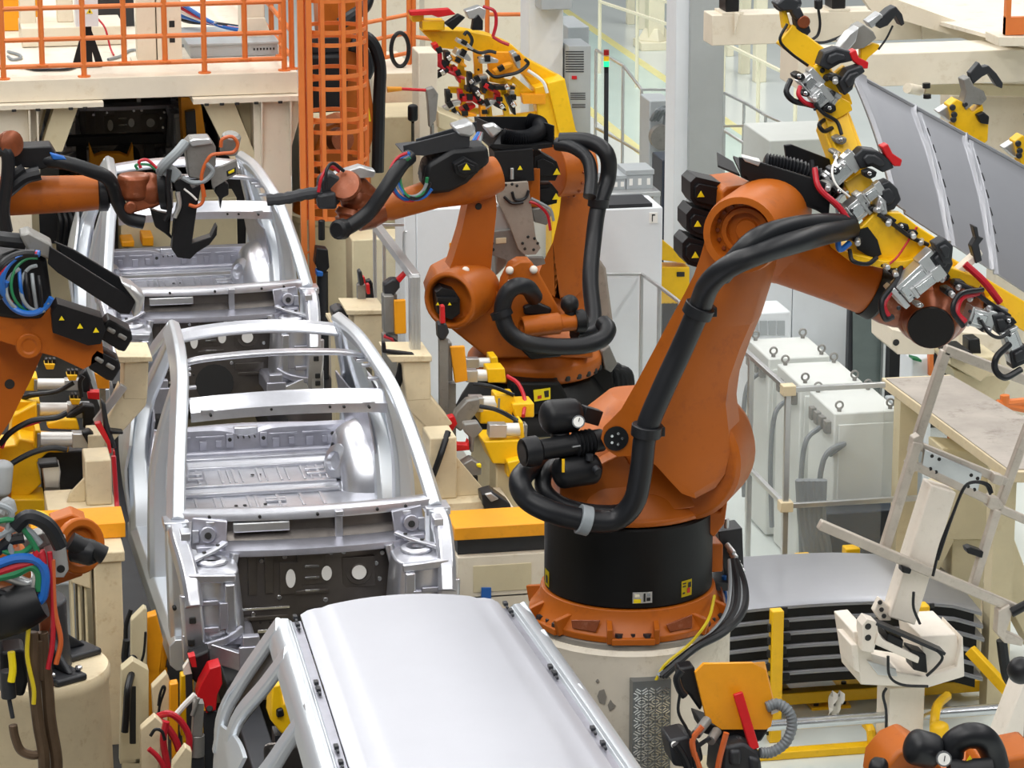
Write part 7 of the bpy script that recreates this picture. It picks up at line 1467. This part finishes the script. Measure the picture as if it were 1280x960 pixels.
# aluminium column and plates on the right
o = T('profile_column', 'square aluminium profile column standing on the nearer stepped post', 'column', at(520, 445, Y=2.15)); a, b = at(513, 444, Y=2.15), at(526, 444, Y=2.15)
m = MB().bx(a.x, b.x, 2.15, 2.22, a.z, at(520, 346, Y=2.15).z)
for k in range(3): x = a.x+(b.x-a.x)*(k+.5)/3; m.bx(x-.006, x+.006, 2.143, 2.15, a.z, at(520, 346, Y=2.15).z)
m.build('column', 'alu', o, .003); MB().bx(a.x-.02, b.x+.03, 2.12, 2.25, a.z, a.z+.035).build('foot', 'black', o, .006)
MB().bar(at(520, 348, Y=2.2), at(470, 282, Y=5.2), .06, .06).build('top_rail', 'alu', o, .004)
o2 = fence('small aluminium guard frame left of the tall white cabinet', [(at(468, 281, Y=6), at(505, 281, Y=6)), (at(468, 281, Y=6), at(500, 330, Y=5))], [(at(468, 281, Y=6), None), (at(480, 300, Y=5.6), None)], [(at(468, 281, Y=6), at(500, 330, Y=5), .3)])
# ------------------------------------------------------------------ clamp units
def clamp_unit(label, group, bx_, cy, x0, x1, xb0, xb1, Y, flip=1, h=16, arm=None, jaw=None, parent_z=0):
    """yellow block, aluminium cylinder and toggle jaw at pixel row cy"""
    o = T('pneumatic_clamp', label, 'clamp', at((x0+x1)/2, cy+h/2, Y=Y), group)
    m = MB().trace([(xb0, cy-h*.5), (xb1, cy-h*.55), (xb1+flip*2, cy+h*.6), (xb0+flip*1, cy+h*.6)], Y-.05, .16); m.build('mount_block', 'yellow', o, .008)
    a, b = at(x0, cy, Y=Y), at(x1, cy, Y=Y); r = (at(x0, cy-h/2, Y=Y)-at(x0, cy+h/2, Y=Y)).length/2*.95
    m = MB().bar(a, a.lerp(b, .5), r*1.9, r*1.9, up=YV).use('satin').cyl(a.lerp(b, .48), b, r*.95, n=18).use('grey').bar(b, b+(b-a).normalized()*.02, r*1.9, r*1.9, up=YV); m.build('cylinder', 'alu', o, .005)
    if arm: MB().trace(arm, Y-.12, .09).build('toggle_arm', 'grey', o, .012)
    if jaw: MB().trace(jaw, Y-.14, .08).build('red_jaw', 'red', o, .006)
    return o
GRP = 'yellow pneumatic clamps right of the cars'
clamp_unit('right pneumatic clamp highest in its row, just under the orange notched ring', GRP, 0, 453, 582, 614, 613, 622, 2.9, h=13)
clamp_unit('right pneumatic clamp second in its row, yellow block beside the amber plate', GRP, 0, 469, 582, 610, 609, 631, 2.6, h=16)
clamp_unit('right pneumatic clamp third in its row with a black toggle arm', GRP, 0, 504, 586, 620, 619, 643, 2.2, h=20, arm=[(570, 515), (584, 500), (600, 498), (600, 512), (590, 524), (576, 540), (566, 532)], jaw=[(560, 522), (568, 520), (572, 530), (562, 544), (558, 542), (552, 548), (552, 540), (558, 538)])
clamp_unit('right pneumatic clamp lowest in its row with a grey toggle and red jaw', GRP, 0, 537, 610, 654, 650, 654, 1.8, h=18, arm=[(580, 530), (598, 528), (604, 538), (594, 548), (592, 566), (588, 566), (588, 548), (580, 540)], jaw=[(560, 555), (584, 556), (586, 550), (587, 563), (562, 565)])
o = T('clamp_bracket', 'yellow stepped bracket carrying the lowest right clamp', 'bracket', at(640, 640, Y=1.75)); m = MB().trace([(604, 552), (650, 550), (672, 566), (682, 590), (656, 606), (634, 596), (634, 580), (616, 580)], 1.75, .3).trace([(634, 578), (660, 572), (662, 610), (640, 600)], 1.65, .1).trace([(600, 512), (640, 512), (642, 530), (600, 530)], 2.15, .25).trace([(640, 505), (668, 504), (668, 522), (644, 522)], 2.1, .2); m.build('bracket', 'yellow', o, .01); a = at(640, 600, Y=1.8); MB().bx(a.x-.1, a.x+.15, 1.85, 2.1, 0, a.z+.1).build('post', 'creamdk', o, .01)
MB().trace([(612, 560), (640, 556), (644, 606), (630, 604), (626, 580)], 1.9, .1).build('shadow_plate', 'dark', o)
for poly, Y, l in (([(493, 376), (507, 375), (508, 417), (494, 418)], 2.9, 'upright amber plate beside the aluminium profile column'), ([(563, 434), (581, 433), (585, 476), (569, 479)], 2.4, 'upright amber plate left of the right hand clamp cylinders')):
    o = T('amber_plate', l, 'plate', at((poly[0][0]+poly[1][0])/2, poly[3][1], Y=Y), 'amber sensor plates'); MB().trace(poly, Y, .04).build('plate', 'amber', o, .005); x = (poly[0][0]+poly[3][0])/2; MB().trace([(x-14, poly[0][1]-6), (x-1, poly[0][1]-6), (x, poly[3][1]-2), (x-13, poly[3][1]-2)], Y+.03, .12).build('backing_post', 'grey', o, .008); p = at(x-6, poly[3][1], Y=Y+.08); MB().bx(p.x-.05, p.x+.05, Y+.05, Y+.15, 0, p.z).build('stem', 'grey', o)
def toggle(label, Y, grey, red, tip=None):
    o = T('toggle_clamp', label, 'clamp', at(grey[0][0], grey[-1][1], Y=Y), 'red handled toggle clamps')
    MB().trace(grey, Y, .1).build('toggle_body', 'dark', o, .012); MB().trace(red, Y-.03, .06).build('red_handle', 'red', o, .006)
    if tip: MB().trace(tip, Y-.02, .08).build('toggle_tip', 'black', o, .006)
    p = at(sum(q[0] for q in grey)/len(grey), max(q[1] for q in grey)-2, Y=Y+.05); MB().bx(p.x-.03, p.x+.03, Y+.03, Y+.09, 0, p.z).build('post', 'grey', o)
    return o
toggle('red handled toggle clamp raised beside the amber plate at the profile column', 3.0, [(480, 356), (490, 349), (500, 350), (500, 360), (492, 370), (481, 370)], [(496, 350), (508, 338), (512, 340), (500, 354)], [(504, 338), (508, 335), (514, 338), (511, 342)])
toggle('toggle clamp with a short red stub in front of the round motor housing', 2.3, [(547, 405), (558, 404), (562, 416), (556, 426), (548, 424)], [(551, 383), (556, 382), (557, 404), (551, 405)])
toggle('small toggle clamp with two red grips by the beige step block', 4.6, [(448, 356), (466, 352), (468, 376), (452, 382)], [(451, 346), (456, 346), (459, 362), (455, 364)], [(458, 352), (464, 350), (466, 360), (460, 362)])
toggle('toggle clamp with a red grip on the far stepped post', 4.2, [(448, 340), (452, 338), (456, 356), (450, 358)], [(458, 356), (462, 355), (463, 368), (459, 368)])
o = T('locating_block', 'dark locating unit on a ledge left of the farther stepped post', 'locating unit', at(432, 404, Y=4.3)); m = MB().trace([(416, 390), (424, 386), (438, 388), (440, 398), (434, 404), (418, 402)], 4.2, .2).trace([(426, 382), (430, 382), (430, 390), (426, 390)], 4.25, .05); m.build('block', 'dark', o, .01); MB().trace([(414, 403), (442, 403), (442, 409), (414, 407)], 4.15, .3).build('ledge', 'wood', o); a = at(428, 408, Y=4.2); MB().bx(a.x-.06, a.x+.06, 4.2, 4.4, 0, a.z).build('post', 'creamdk', o)
for P, mm, r, l in (([(503, 455, 2.1), (500, 470, 2.1), (493, 490, 2.1), (491, 505, 2.1)], 'rubber', .03, 'thick black and red cable hanging left of the nearer stepped post'), ([(560, 540, 1.5), (552, 565, 1.4), (543, 590, 1.4), (536, 606, 1.4)], 'rubber', .022, 'black rod slanting down from the red jaw to the first bare car'), ([(634, 470, 2.4), (648, 480, 2.3), (656, 500, 2.2), (654, 520, 2.0)], 'redhose', .014, 'thin red cable curving right of the right hand clamp blocks'), ([(592, 480, 2.2), (610, 482, 2.15), (628, 488, 2.15), (642, 494, 2.15)], 'rubber', .014, 'black cable passing between the second and third right clamps'), ([(600, 508, 1.9), (620, 512, 1.85), (640, 522, 1.85), (656, 532, 1.8)], 'rubber', .016, 'banded black cable dropping to the lowest right clamp'), ([(480, 420, 2.6), (490, 424, 2.6), (500, 434, 2.6), (506, 440, 2.5)], 'redhose', .014, 'red cable loop below the first amber plate'), ([(482, 418, 2.6), (496, 428, 2.6), (504, 440, 2.6)], 'rubber', .012, 'black cable loop below the first amber plate')):
    tag(MB().tube(p3(P), r, 8).build('cable', mm), l, 'cable')
o = T('proximity_sensor', 'black bent sensor arm on the nearer stepped post', 'sensor', at(500, 443, Y=2.0)); MB().trace([(478, 428), (482, 428), (483, 438), (516, 442), (520, 445), (498, 444), (478, 441)], 2.0, .05).build('arm', 'black', o, .004)
o = T('valve_unit', 'grey valve unit on a low block below the right clamps', 'valve', at(588, 595, Y=1.6)); m = MB().trace([(576, 582), (590, 574), (602, 582), (602, 594), (580, 596)], 1.6, .12).use('lab_y').trace([(596, 580), (602, 580), (602, 586), (596, 584)], 1.58, .03); m.build('valve', 'grey', o, .008); a = at(588, 596, Y=1.62); MB().bx(a.x-.05, a.x+.05, 1.62, 1.72, 0, a.z).build('post', 'dark', o)
o = T('valve_unit', 'dark valve block lying on the bench near the black hoses', 'valve', at(622, 640, Y=1.3)); m = MB().trace([(602, 618), (616, 614), (638, 630), (640, 640), (612, 642), (604, 632)], 1.3, .15).use('alu').trace([(606, 618), (614, 616), (624, 624), (614, 628)], 1.28, .03); m.build('valve', 'dark', o, .008); a = at(622, 640, Y=1.34); MB().bx(a.x-.05, a.x+.05, 1.34, 1.42, 0, a.z).build('post', 'dark', o)
# left clamps
GL = 'yellow pneumatic clamps left of the cars'
def lclamp(label, cy, x0, x1, xb0, xb1, Y, h, arm=None, jaw=None):
    o = T('pneumatic_clamp', label, 'clamp', at((x0+x1)/2, cy+h/2, Y=Y), GL)
    MB().trace([(xb0, cy-h*.55), (xb1, cy-h*.55), (xb1, cy+h*.6), (xb0-2, cy+h*.6)], Y-.02, .18).build('mount_block', 'yellow', o, .008)
    a, b = at(x0, cy, Y=Y), at(x1, cy, Y=Y); r = (at(x0, cy-h/2, Y=Y)-at(x0, cy+h/2, Y=Y)).length/2*.95
    MB().bar(a.lerp(b, .55), b, r*1.9, r*1.9, up=YV).use('satin').cyl(a, a.lerp(b, .56), r*.95, n=18).use('grey').bar(a-(b-a).normalized()*.02, a, r*1.9, r*1.9, up=YV).build('cylinder', 'alu', o, .005)
    if arm: MB().trace(arm, Y-.12, .09).build('toggle_arm', 'black', o, .012)
    if jaw: MB().trace(jaw, Y-.14, .08).build('red_jaw', 'red', o, .006)
    LC.append(o)
LC = []
lclamp('left pneumatic clamp uppermost in its stack, half behind the black motors', 480, 46, 108, 30, 47, 2.9, 15, [(98, 470), (108, 462), (114, 476), (112, 492), (102, 490)], [(109, 490), (126, 490), (126, 500), (110, 499)])
lclamp('left pneumatic clamp in the middle of its stack with a bent black arm', 512, 49, 112, 20, 50, 2.5, 19, [(82, 522), (104, 506), (118, 508), (120, 526), (112, 534), (104, 536), (104, 516), (86, 526)], [(122, 530), (128, 528), (136, 548), (146, 560), (138, 560), (130, 546)])
lclamp('left pneumatic clamp lowest in its stack above the cream box post', 549, 50, 122, 44, 51, 2.1, 20, [(102, 542), (112, 538), (122, 548), (118, 560), (110, 556)], [(117, 560), (144, 564), (144, 572), (118, 572)])
o = T('clamp_bracket', 'large yellow stepped bracket carrying the left clamps', 'bracket', at(20, 640, Y=2.3)); m = MB().trace([(-10, 560), (20, 556), (24, 548), (46, 552), (86, 556), (86, 566), (60, 566), (46, 578), (52, 605), (30, 625), (-10, 625)], 2.15, .3).trace([(16, 520), (46, 504), (48, 560), (10, 570)], 2.4, .25).trace([(-10, 624), (56, 624), (58, 646), (-10, 646)], 2.05, .3).trace([(58, 530), (76, 524), (96, 524), (100, 538), (60, 536)], 2.35, .1); m.build('bracket', 'yellow', o, .012); a = at(20, 640, Y=2.2); MB().bx(a.x-.2, a.x+.2, 2.2, 2.5, 0, a.z).build('post', 'creamdk', o, .01)
for (x, y), o in zip(((62, 456), (90, 470), (94, 500)), LC):
    b_ = MB().trace([(x-7, y-1), (x+7, y-1), (x+5, y+6), (x-4, y+6)], 2.4, .1).build('sensor_block', 'yellow', o, .006)
    for k in (-4, 1, 6): MB().trace([(x+k-2, y-7), (x+k+2, y-7), (x+k+2, y-1), (x+k-2, y-1)], 2.42, .06).build('plug', 'black', b_, .004)
o = T('amber_plate', 'amber plate under the black motors of the left robot', 'plate', at(128, 486, Y=2.2), 'amber sensor plates'); MB().trace([(118, 466), (137, 474), (137, 486), (122, 486)], 2.2, .05).build('plate', 'amber', o, .005); a = at(128, 486, Y=2.23); MB().bx(a.x-.02, a.x+.02, 2.22, 2.26, 0, a.z).build('stem', 'grey', o)
o = T('profile_column', 'slim aluminium profile leaning beside the left stepped post', 'column', at(122, 524, Y=1.9)); MB().bar(at(120, 528, Y=1.9), at(155, 482, Y=1.9), .05, .05).build('column', 'alu', o, .004)
toggle('long red and black toggle lever hanging beside the left stepped post', 1.7, [(126, 500), (132, 506), (136, 530), (146, 560), (140, 562), (130, 536)], [(118, 530), (126, 528), (138, 552), (140, 566), (136, 568), (134, 556)], [(138, 538), (154, 540), (154, 543), (138, 543)])
for P, mm, r, l in (([(0, 556, 1.9), (14, 540, 1.9), (40, 526, 1.9), (70, 522, 1.9), (84, 516, 1.9)], 'rubber', .02, 'banded black cable rising to the middle left clamp'), ([(2, 560, 1.9), (8, 546, 1.9), (20, 536, 1.9), (50, 526, 1.9)], 'redhose', .014, 'thin red cable beside the yellow bracket at the left edge'), ([(0, 592, 1.8), (14, 580, 1.8), (40, 566, 1.8), (64, 560, 1.8), (84, 562, 1.8)], 'rubber', .02, 'black cable running to the lowest left clamp'), ([(22, 500, 2.6), (40, 494, 2.5), (70, 490, 2.5), (92, 478, 2.5)], 'rubber', .018, 'black cable beside the uppermost left clamp'), ([(142, 570, 1.2), (144, 600, 1.2), (146, 630, 1.2), (148, 652, 1.0)], 'redhose', .016, 'red cable dropping past the left cream box post'), ([(104, 470, 2.3), (100, 478, 2.3), (102, 496, 2.3)], 'rubber', .016, 'short black cable beneath the left motors')):
    tag(MB().tube(p3(P), r, 8).build('cable', mm), l, 'cable')
o = T('valve_unit', 'grey valve unit hanging under the lowest left clamp', 'valve', at(64, 610, Y=1.8)); m = MB().trace([(52, 582), (74, 580), (76, 590), (74, 610), (56, 610)], 1.8, .12).use('grey').trace([(62, 628), (82, 626), (84, 640), (64, 640)], 1.75, .12).use('black').trace([(48, 580), (72, 578), (74, 584), (50, 586)], 1.78, .14); m.build('valve', 'alu', o, .008); a = at(66, 625, Y=1.85); MB().bx(a.x-.05, a.x+.05, 1.84, 1.92, 0, a.z+.1).build('post', 'grey', o)
boxthing('equipment_box', 'dark recess box behind the lowest left clamp', 'equipment box', 50, 106, 566, 600, 2.45, .3, 'dark', 'case')
o = T('pipe_unit', 'pale blue pipe stub with a hose at the far left edge', 'pipe', at(4, 600, Y=1.6)); MB().capsule(at(0, 620, Y=1.6), at(4, 575, Y=1.6), .07).tube(p3([(0, 640, 1.4), (10, 628, 1.4), (14, 640, 1.4)]), .04).build('pipe', 'cabgrey', o); MB().bx(at(2, 620, Y=1.6).x-.04, at(2, 620, Y=1.6).x+.04, 1.6, 1.68, 0, at(2, 620, Y=1.6).z).build('post', 'grey', o)
# ------------------------------------------------------------------ under the first bare car: clamps and brackets, lower left
def bracket(label, Y, poly, t=.06, mm='creamdk', slot=None):  # default cream is darker, to put in the deep shadow on these plates
    o = T('bracket_plate', label, 'bracket', at(poly[0][0], max(q[1] for q in poly), Y=Y), 'bracket plates beside the first bare car')
    m = MB().trace(poly, Y, t)
    if slot: m.use('ink').trace(slot, Y-.004, .008)
    m.build('plate', mm, o, .006)
    xs = [q[0] for q in poly]; a = at(min(xs)+3, max(q[1] for q in poly)-1, Y=Y); b = at(max(xs)-3, 900, Y=Y); MB().bx(a.x, b.x, Y, Y+t, 0, a.z+.02).build('foot', mm, o)
bracket('cream chamfered bracket behind the tall cream post with a cable ring', -.2, [(164, 776), (180, 760), (184, 762), (184, 836), (164, 836)], .08)
bracket('broad beige bracket with a dark slot right of the tall cream post', -.6, [(152, 838), (166, 826), (186, 838), (186, 955), (150, 955)], .1, 'creamdk', [(162, 858), (170, 858), (170, 930), (162, 930)])
bracket('cream bracket with a wire loop beside the amber bar', -.75, [(190, 860), (208, 842), (212, 850), (212, 890), (192, 896)], .08, 'wood')
bracket('cream bracket lowest beside the red hoses', -1.3, [(176, 912), (194, 896), (204, 905), (196, 985), (176, 985)], .08, 'wood')
bracket('cream bracket with a rounded end at the bottom edge beside the amber nut', -1.9, [(216, 956), (232, 934), (240, 940), (238, 985), (214, 985)], .08, 'wood')
bracket('amber bracket strip under the front of the first bare car', -.1, [(184, 772), (196, 768), (204, 800), (200, 842), (182, 842)], .1, 'amber')
bracket('amber upright bar with bolt heads left of the yellow bar', -.8, [(212, 856), (223, 854), (223, 925), (212, 925)], .08, 'amber')
bracket('yellow upright bar with bolt heads beside the red clamp', -.7, [(226, 845), (242, 842), (242, 920), (226, 920)], .08, 'yellow')
bracket('yellow upright bar right of the grey cylinder', -.95, [(254, 888), (264, 888), (260, 960), (250, 960)], .08, 'yellow')
bracket('brown amber plate in the shadow under the first bare car', .3, [(196, 800), (214, 800), (206, 840), (196, 840)], .08, 'amber')
o = T('red_clamp', 'bright red clamp jaw between the bare car front and the nearest car', 'clamp', at(262, 890, Y=-1.0)); m = MB().trace([(262, 836), (276, 832), (278, 855), (272, 868), (270, 888), (258, 892), (254, 876), (246, 872), (250, 858)], -1.0, .14).use('ink').cyl(at(262, 886, Y=-1.0), at(262, 886, Y=-1.01), .02); m.build('jaw', 'red', o, .012)
MB().bx(at(262, 890, Y=-.95).x-.04, at(262, 890, Y=-.95).x+.04, -.98, -.9, 0, at(262, 888, Y=-.95).z).build('stem', 'dark', o)
MB().trace([(236, 822), (248, 818), (262, 812), (264, 840), (250, 858), (240, 850)], -.85, .14).build('toggle', 'black', o, .015)
o = T('red_clamp', 'small red stop beside the white triangular plate under the bare car', 'clamp', at(241, 834, Y=-.8)); MB().trace([(236, 822), (244, 820), (246, 834), (240, 834)], -.98, .08).build('stop', 'red', o); MB().trace([(229, 836), (236, 826), (240, 842), (230, 844)], -.9, .05).build('plate', 'whitefix', o); p = at(236, 842, Y=-.88); MB().bx(p.x-.02, p.x+.02, -.89, -.86, 0, p.z).build('stem', 'dark', o)
UC = o = T('pneumatic_clamp', 'upright grey cylinder beside the red hoses at the bottom left', 'clamp', at(246, 945, Y=-1.2)); m = MB().cyl(at(246, 945, Y=-1.2), at(246, 918, Y=-1.2), .045).bar(at(246, 918, Y=-1.2), at(248, 876, Y=-1.2), .08, .06).cyl(at(248, 872, Y=-1.25), at(240, 895, Y=-1.25), .012); m.build('cylinder', 'grey', o, .005); p = at(246, 945, Y=-1.2); MB().bx(p.x-.04, p.x+.04, -1.23, -1.17, 0, p.z).build('post', 'dark', o)
for P, mm, r, l in (([(198, 895, -1.2), (212, 892, -1.25), (226, 902, -1.25), (236, 920, -1.25), (236, 940, -1.25)], 'redhose', .02, 'red hose arching over to the grey cylinder'), ([(196, 900, -1.2), (206, 906, -1.25), (218, 922, -1.25), (224, 938, -1.25)], 'redhose', .022, 'red hose dropping in the middle of the lower left bundle'), ([(208, 902, -1.3), (204, 925, -1.3), (208, 950, -1.3), (214, 980, -1.3)], 'redhose', .02, 'red hose lowest in the lower left bundle'), ([(186, 936, -1.4), (196, 945, -1.4), (204, 958, -1.4), (212, 985, -1.4)], 'redhose', .016, 'thin dark red hose at the bottom of the lower left bundle'), ([(158, 800, -.4), (156, 826, -.4), (166, 832, -.5), (160, 860, -.7), (158, 890, -.7), (156, 915, -.7)], 'rubber', .022, 'thick black cable hanging beside the slotted beige bracket'), ([(164, 762, -.3), (158, 780, -.3), (157, 800, -.3)], 'rubber', .014, 'thin black cable behind the tall cream post'), ([(198, 895, -.9), (200, 880, -.9), (206, 862, -.9), (204, 858, -.9), (200, 868, -.9), (198, 882, -.9)], 'rubber', .008, 'thin wire loop before the cream bracket'), ([(244, 868, -1.1), (230, 882, -1.1), (218, 896, -1.1)], 'lab_w', .018, 'white and black banded cable at the red clamp'), ([(182, 790, -.4), (180, 815, -.4), (176, 830, -.4)], 'rubber', .008, 'thin wire on the cream chamfered bracket'), ([(188, 920, -1.4), (194, 912, -1.4), (202, 914, -1.4), (206, 925, -1.4)], 'rubber', .01, 'thin black wire loop beside the red hoses')):
    if mm == 'redhose' or r < .02: MB().tube(p3(P), r, 8).build('air_hose' if mm == 'redhose' else 'cable', mm, UC)
    else: tag(MB().tube(p3(P), r, 8).build('cable', mm), l, 'cable')
tag(MB().tube([at(166+5*math.cos(a), 826+6*math.sin(a), Y=-.5) for a in [2*math.pi*k/16 for k in range(17)]], .008, 6, 2).build('cable_coil', 'rubber'), 'small black cable ring on the cream chamfered bracket', 'cable')
o = T('clamp_unit', 'yellow clamp unit seen through the nearest car rear door opening', 'clamp', at(355, 905, Y=-2.2)); m = MB().trace([(340, 858), (352, 855), (354, 880), (372, 876), (378, 890), (374, 912), (352, 918), (338, 900)], -2.3, .2).use('black').trace([(346, 888), (354, 886), (356, 896), (346, 898)], -2.33, .06).trace([(364, 878), (370, 877), (371, 888), (365, 888)], -2.33, .06); m.build('body', 'yellow', o, .01); p = at(356, 915, Y=-2.2); MB().bx(p.x-.06, p.x+.06, -2.25, -2.1, 0, p.z).build('post', 'dark', o)
# conveyor skid under the line
o = T('conveyor_skid', 'long dark skid rails carrying the car bodies', 'conveyor', (0, 4, 0))
for x in (-.48, .48): MB().bx(x-.08, x+.08, -8, 12.4, .36, .60).build('rail', 'dark', o, .01)
for k in range(8): MB().bx(-.62, .62, -7.6+2.8*k, -7.3+2.8*k, 0, .36).build('cross_support', 'creamdk', o, .01)
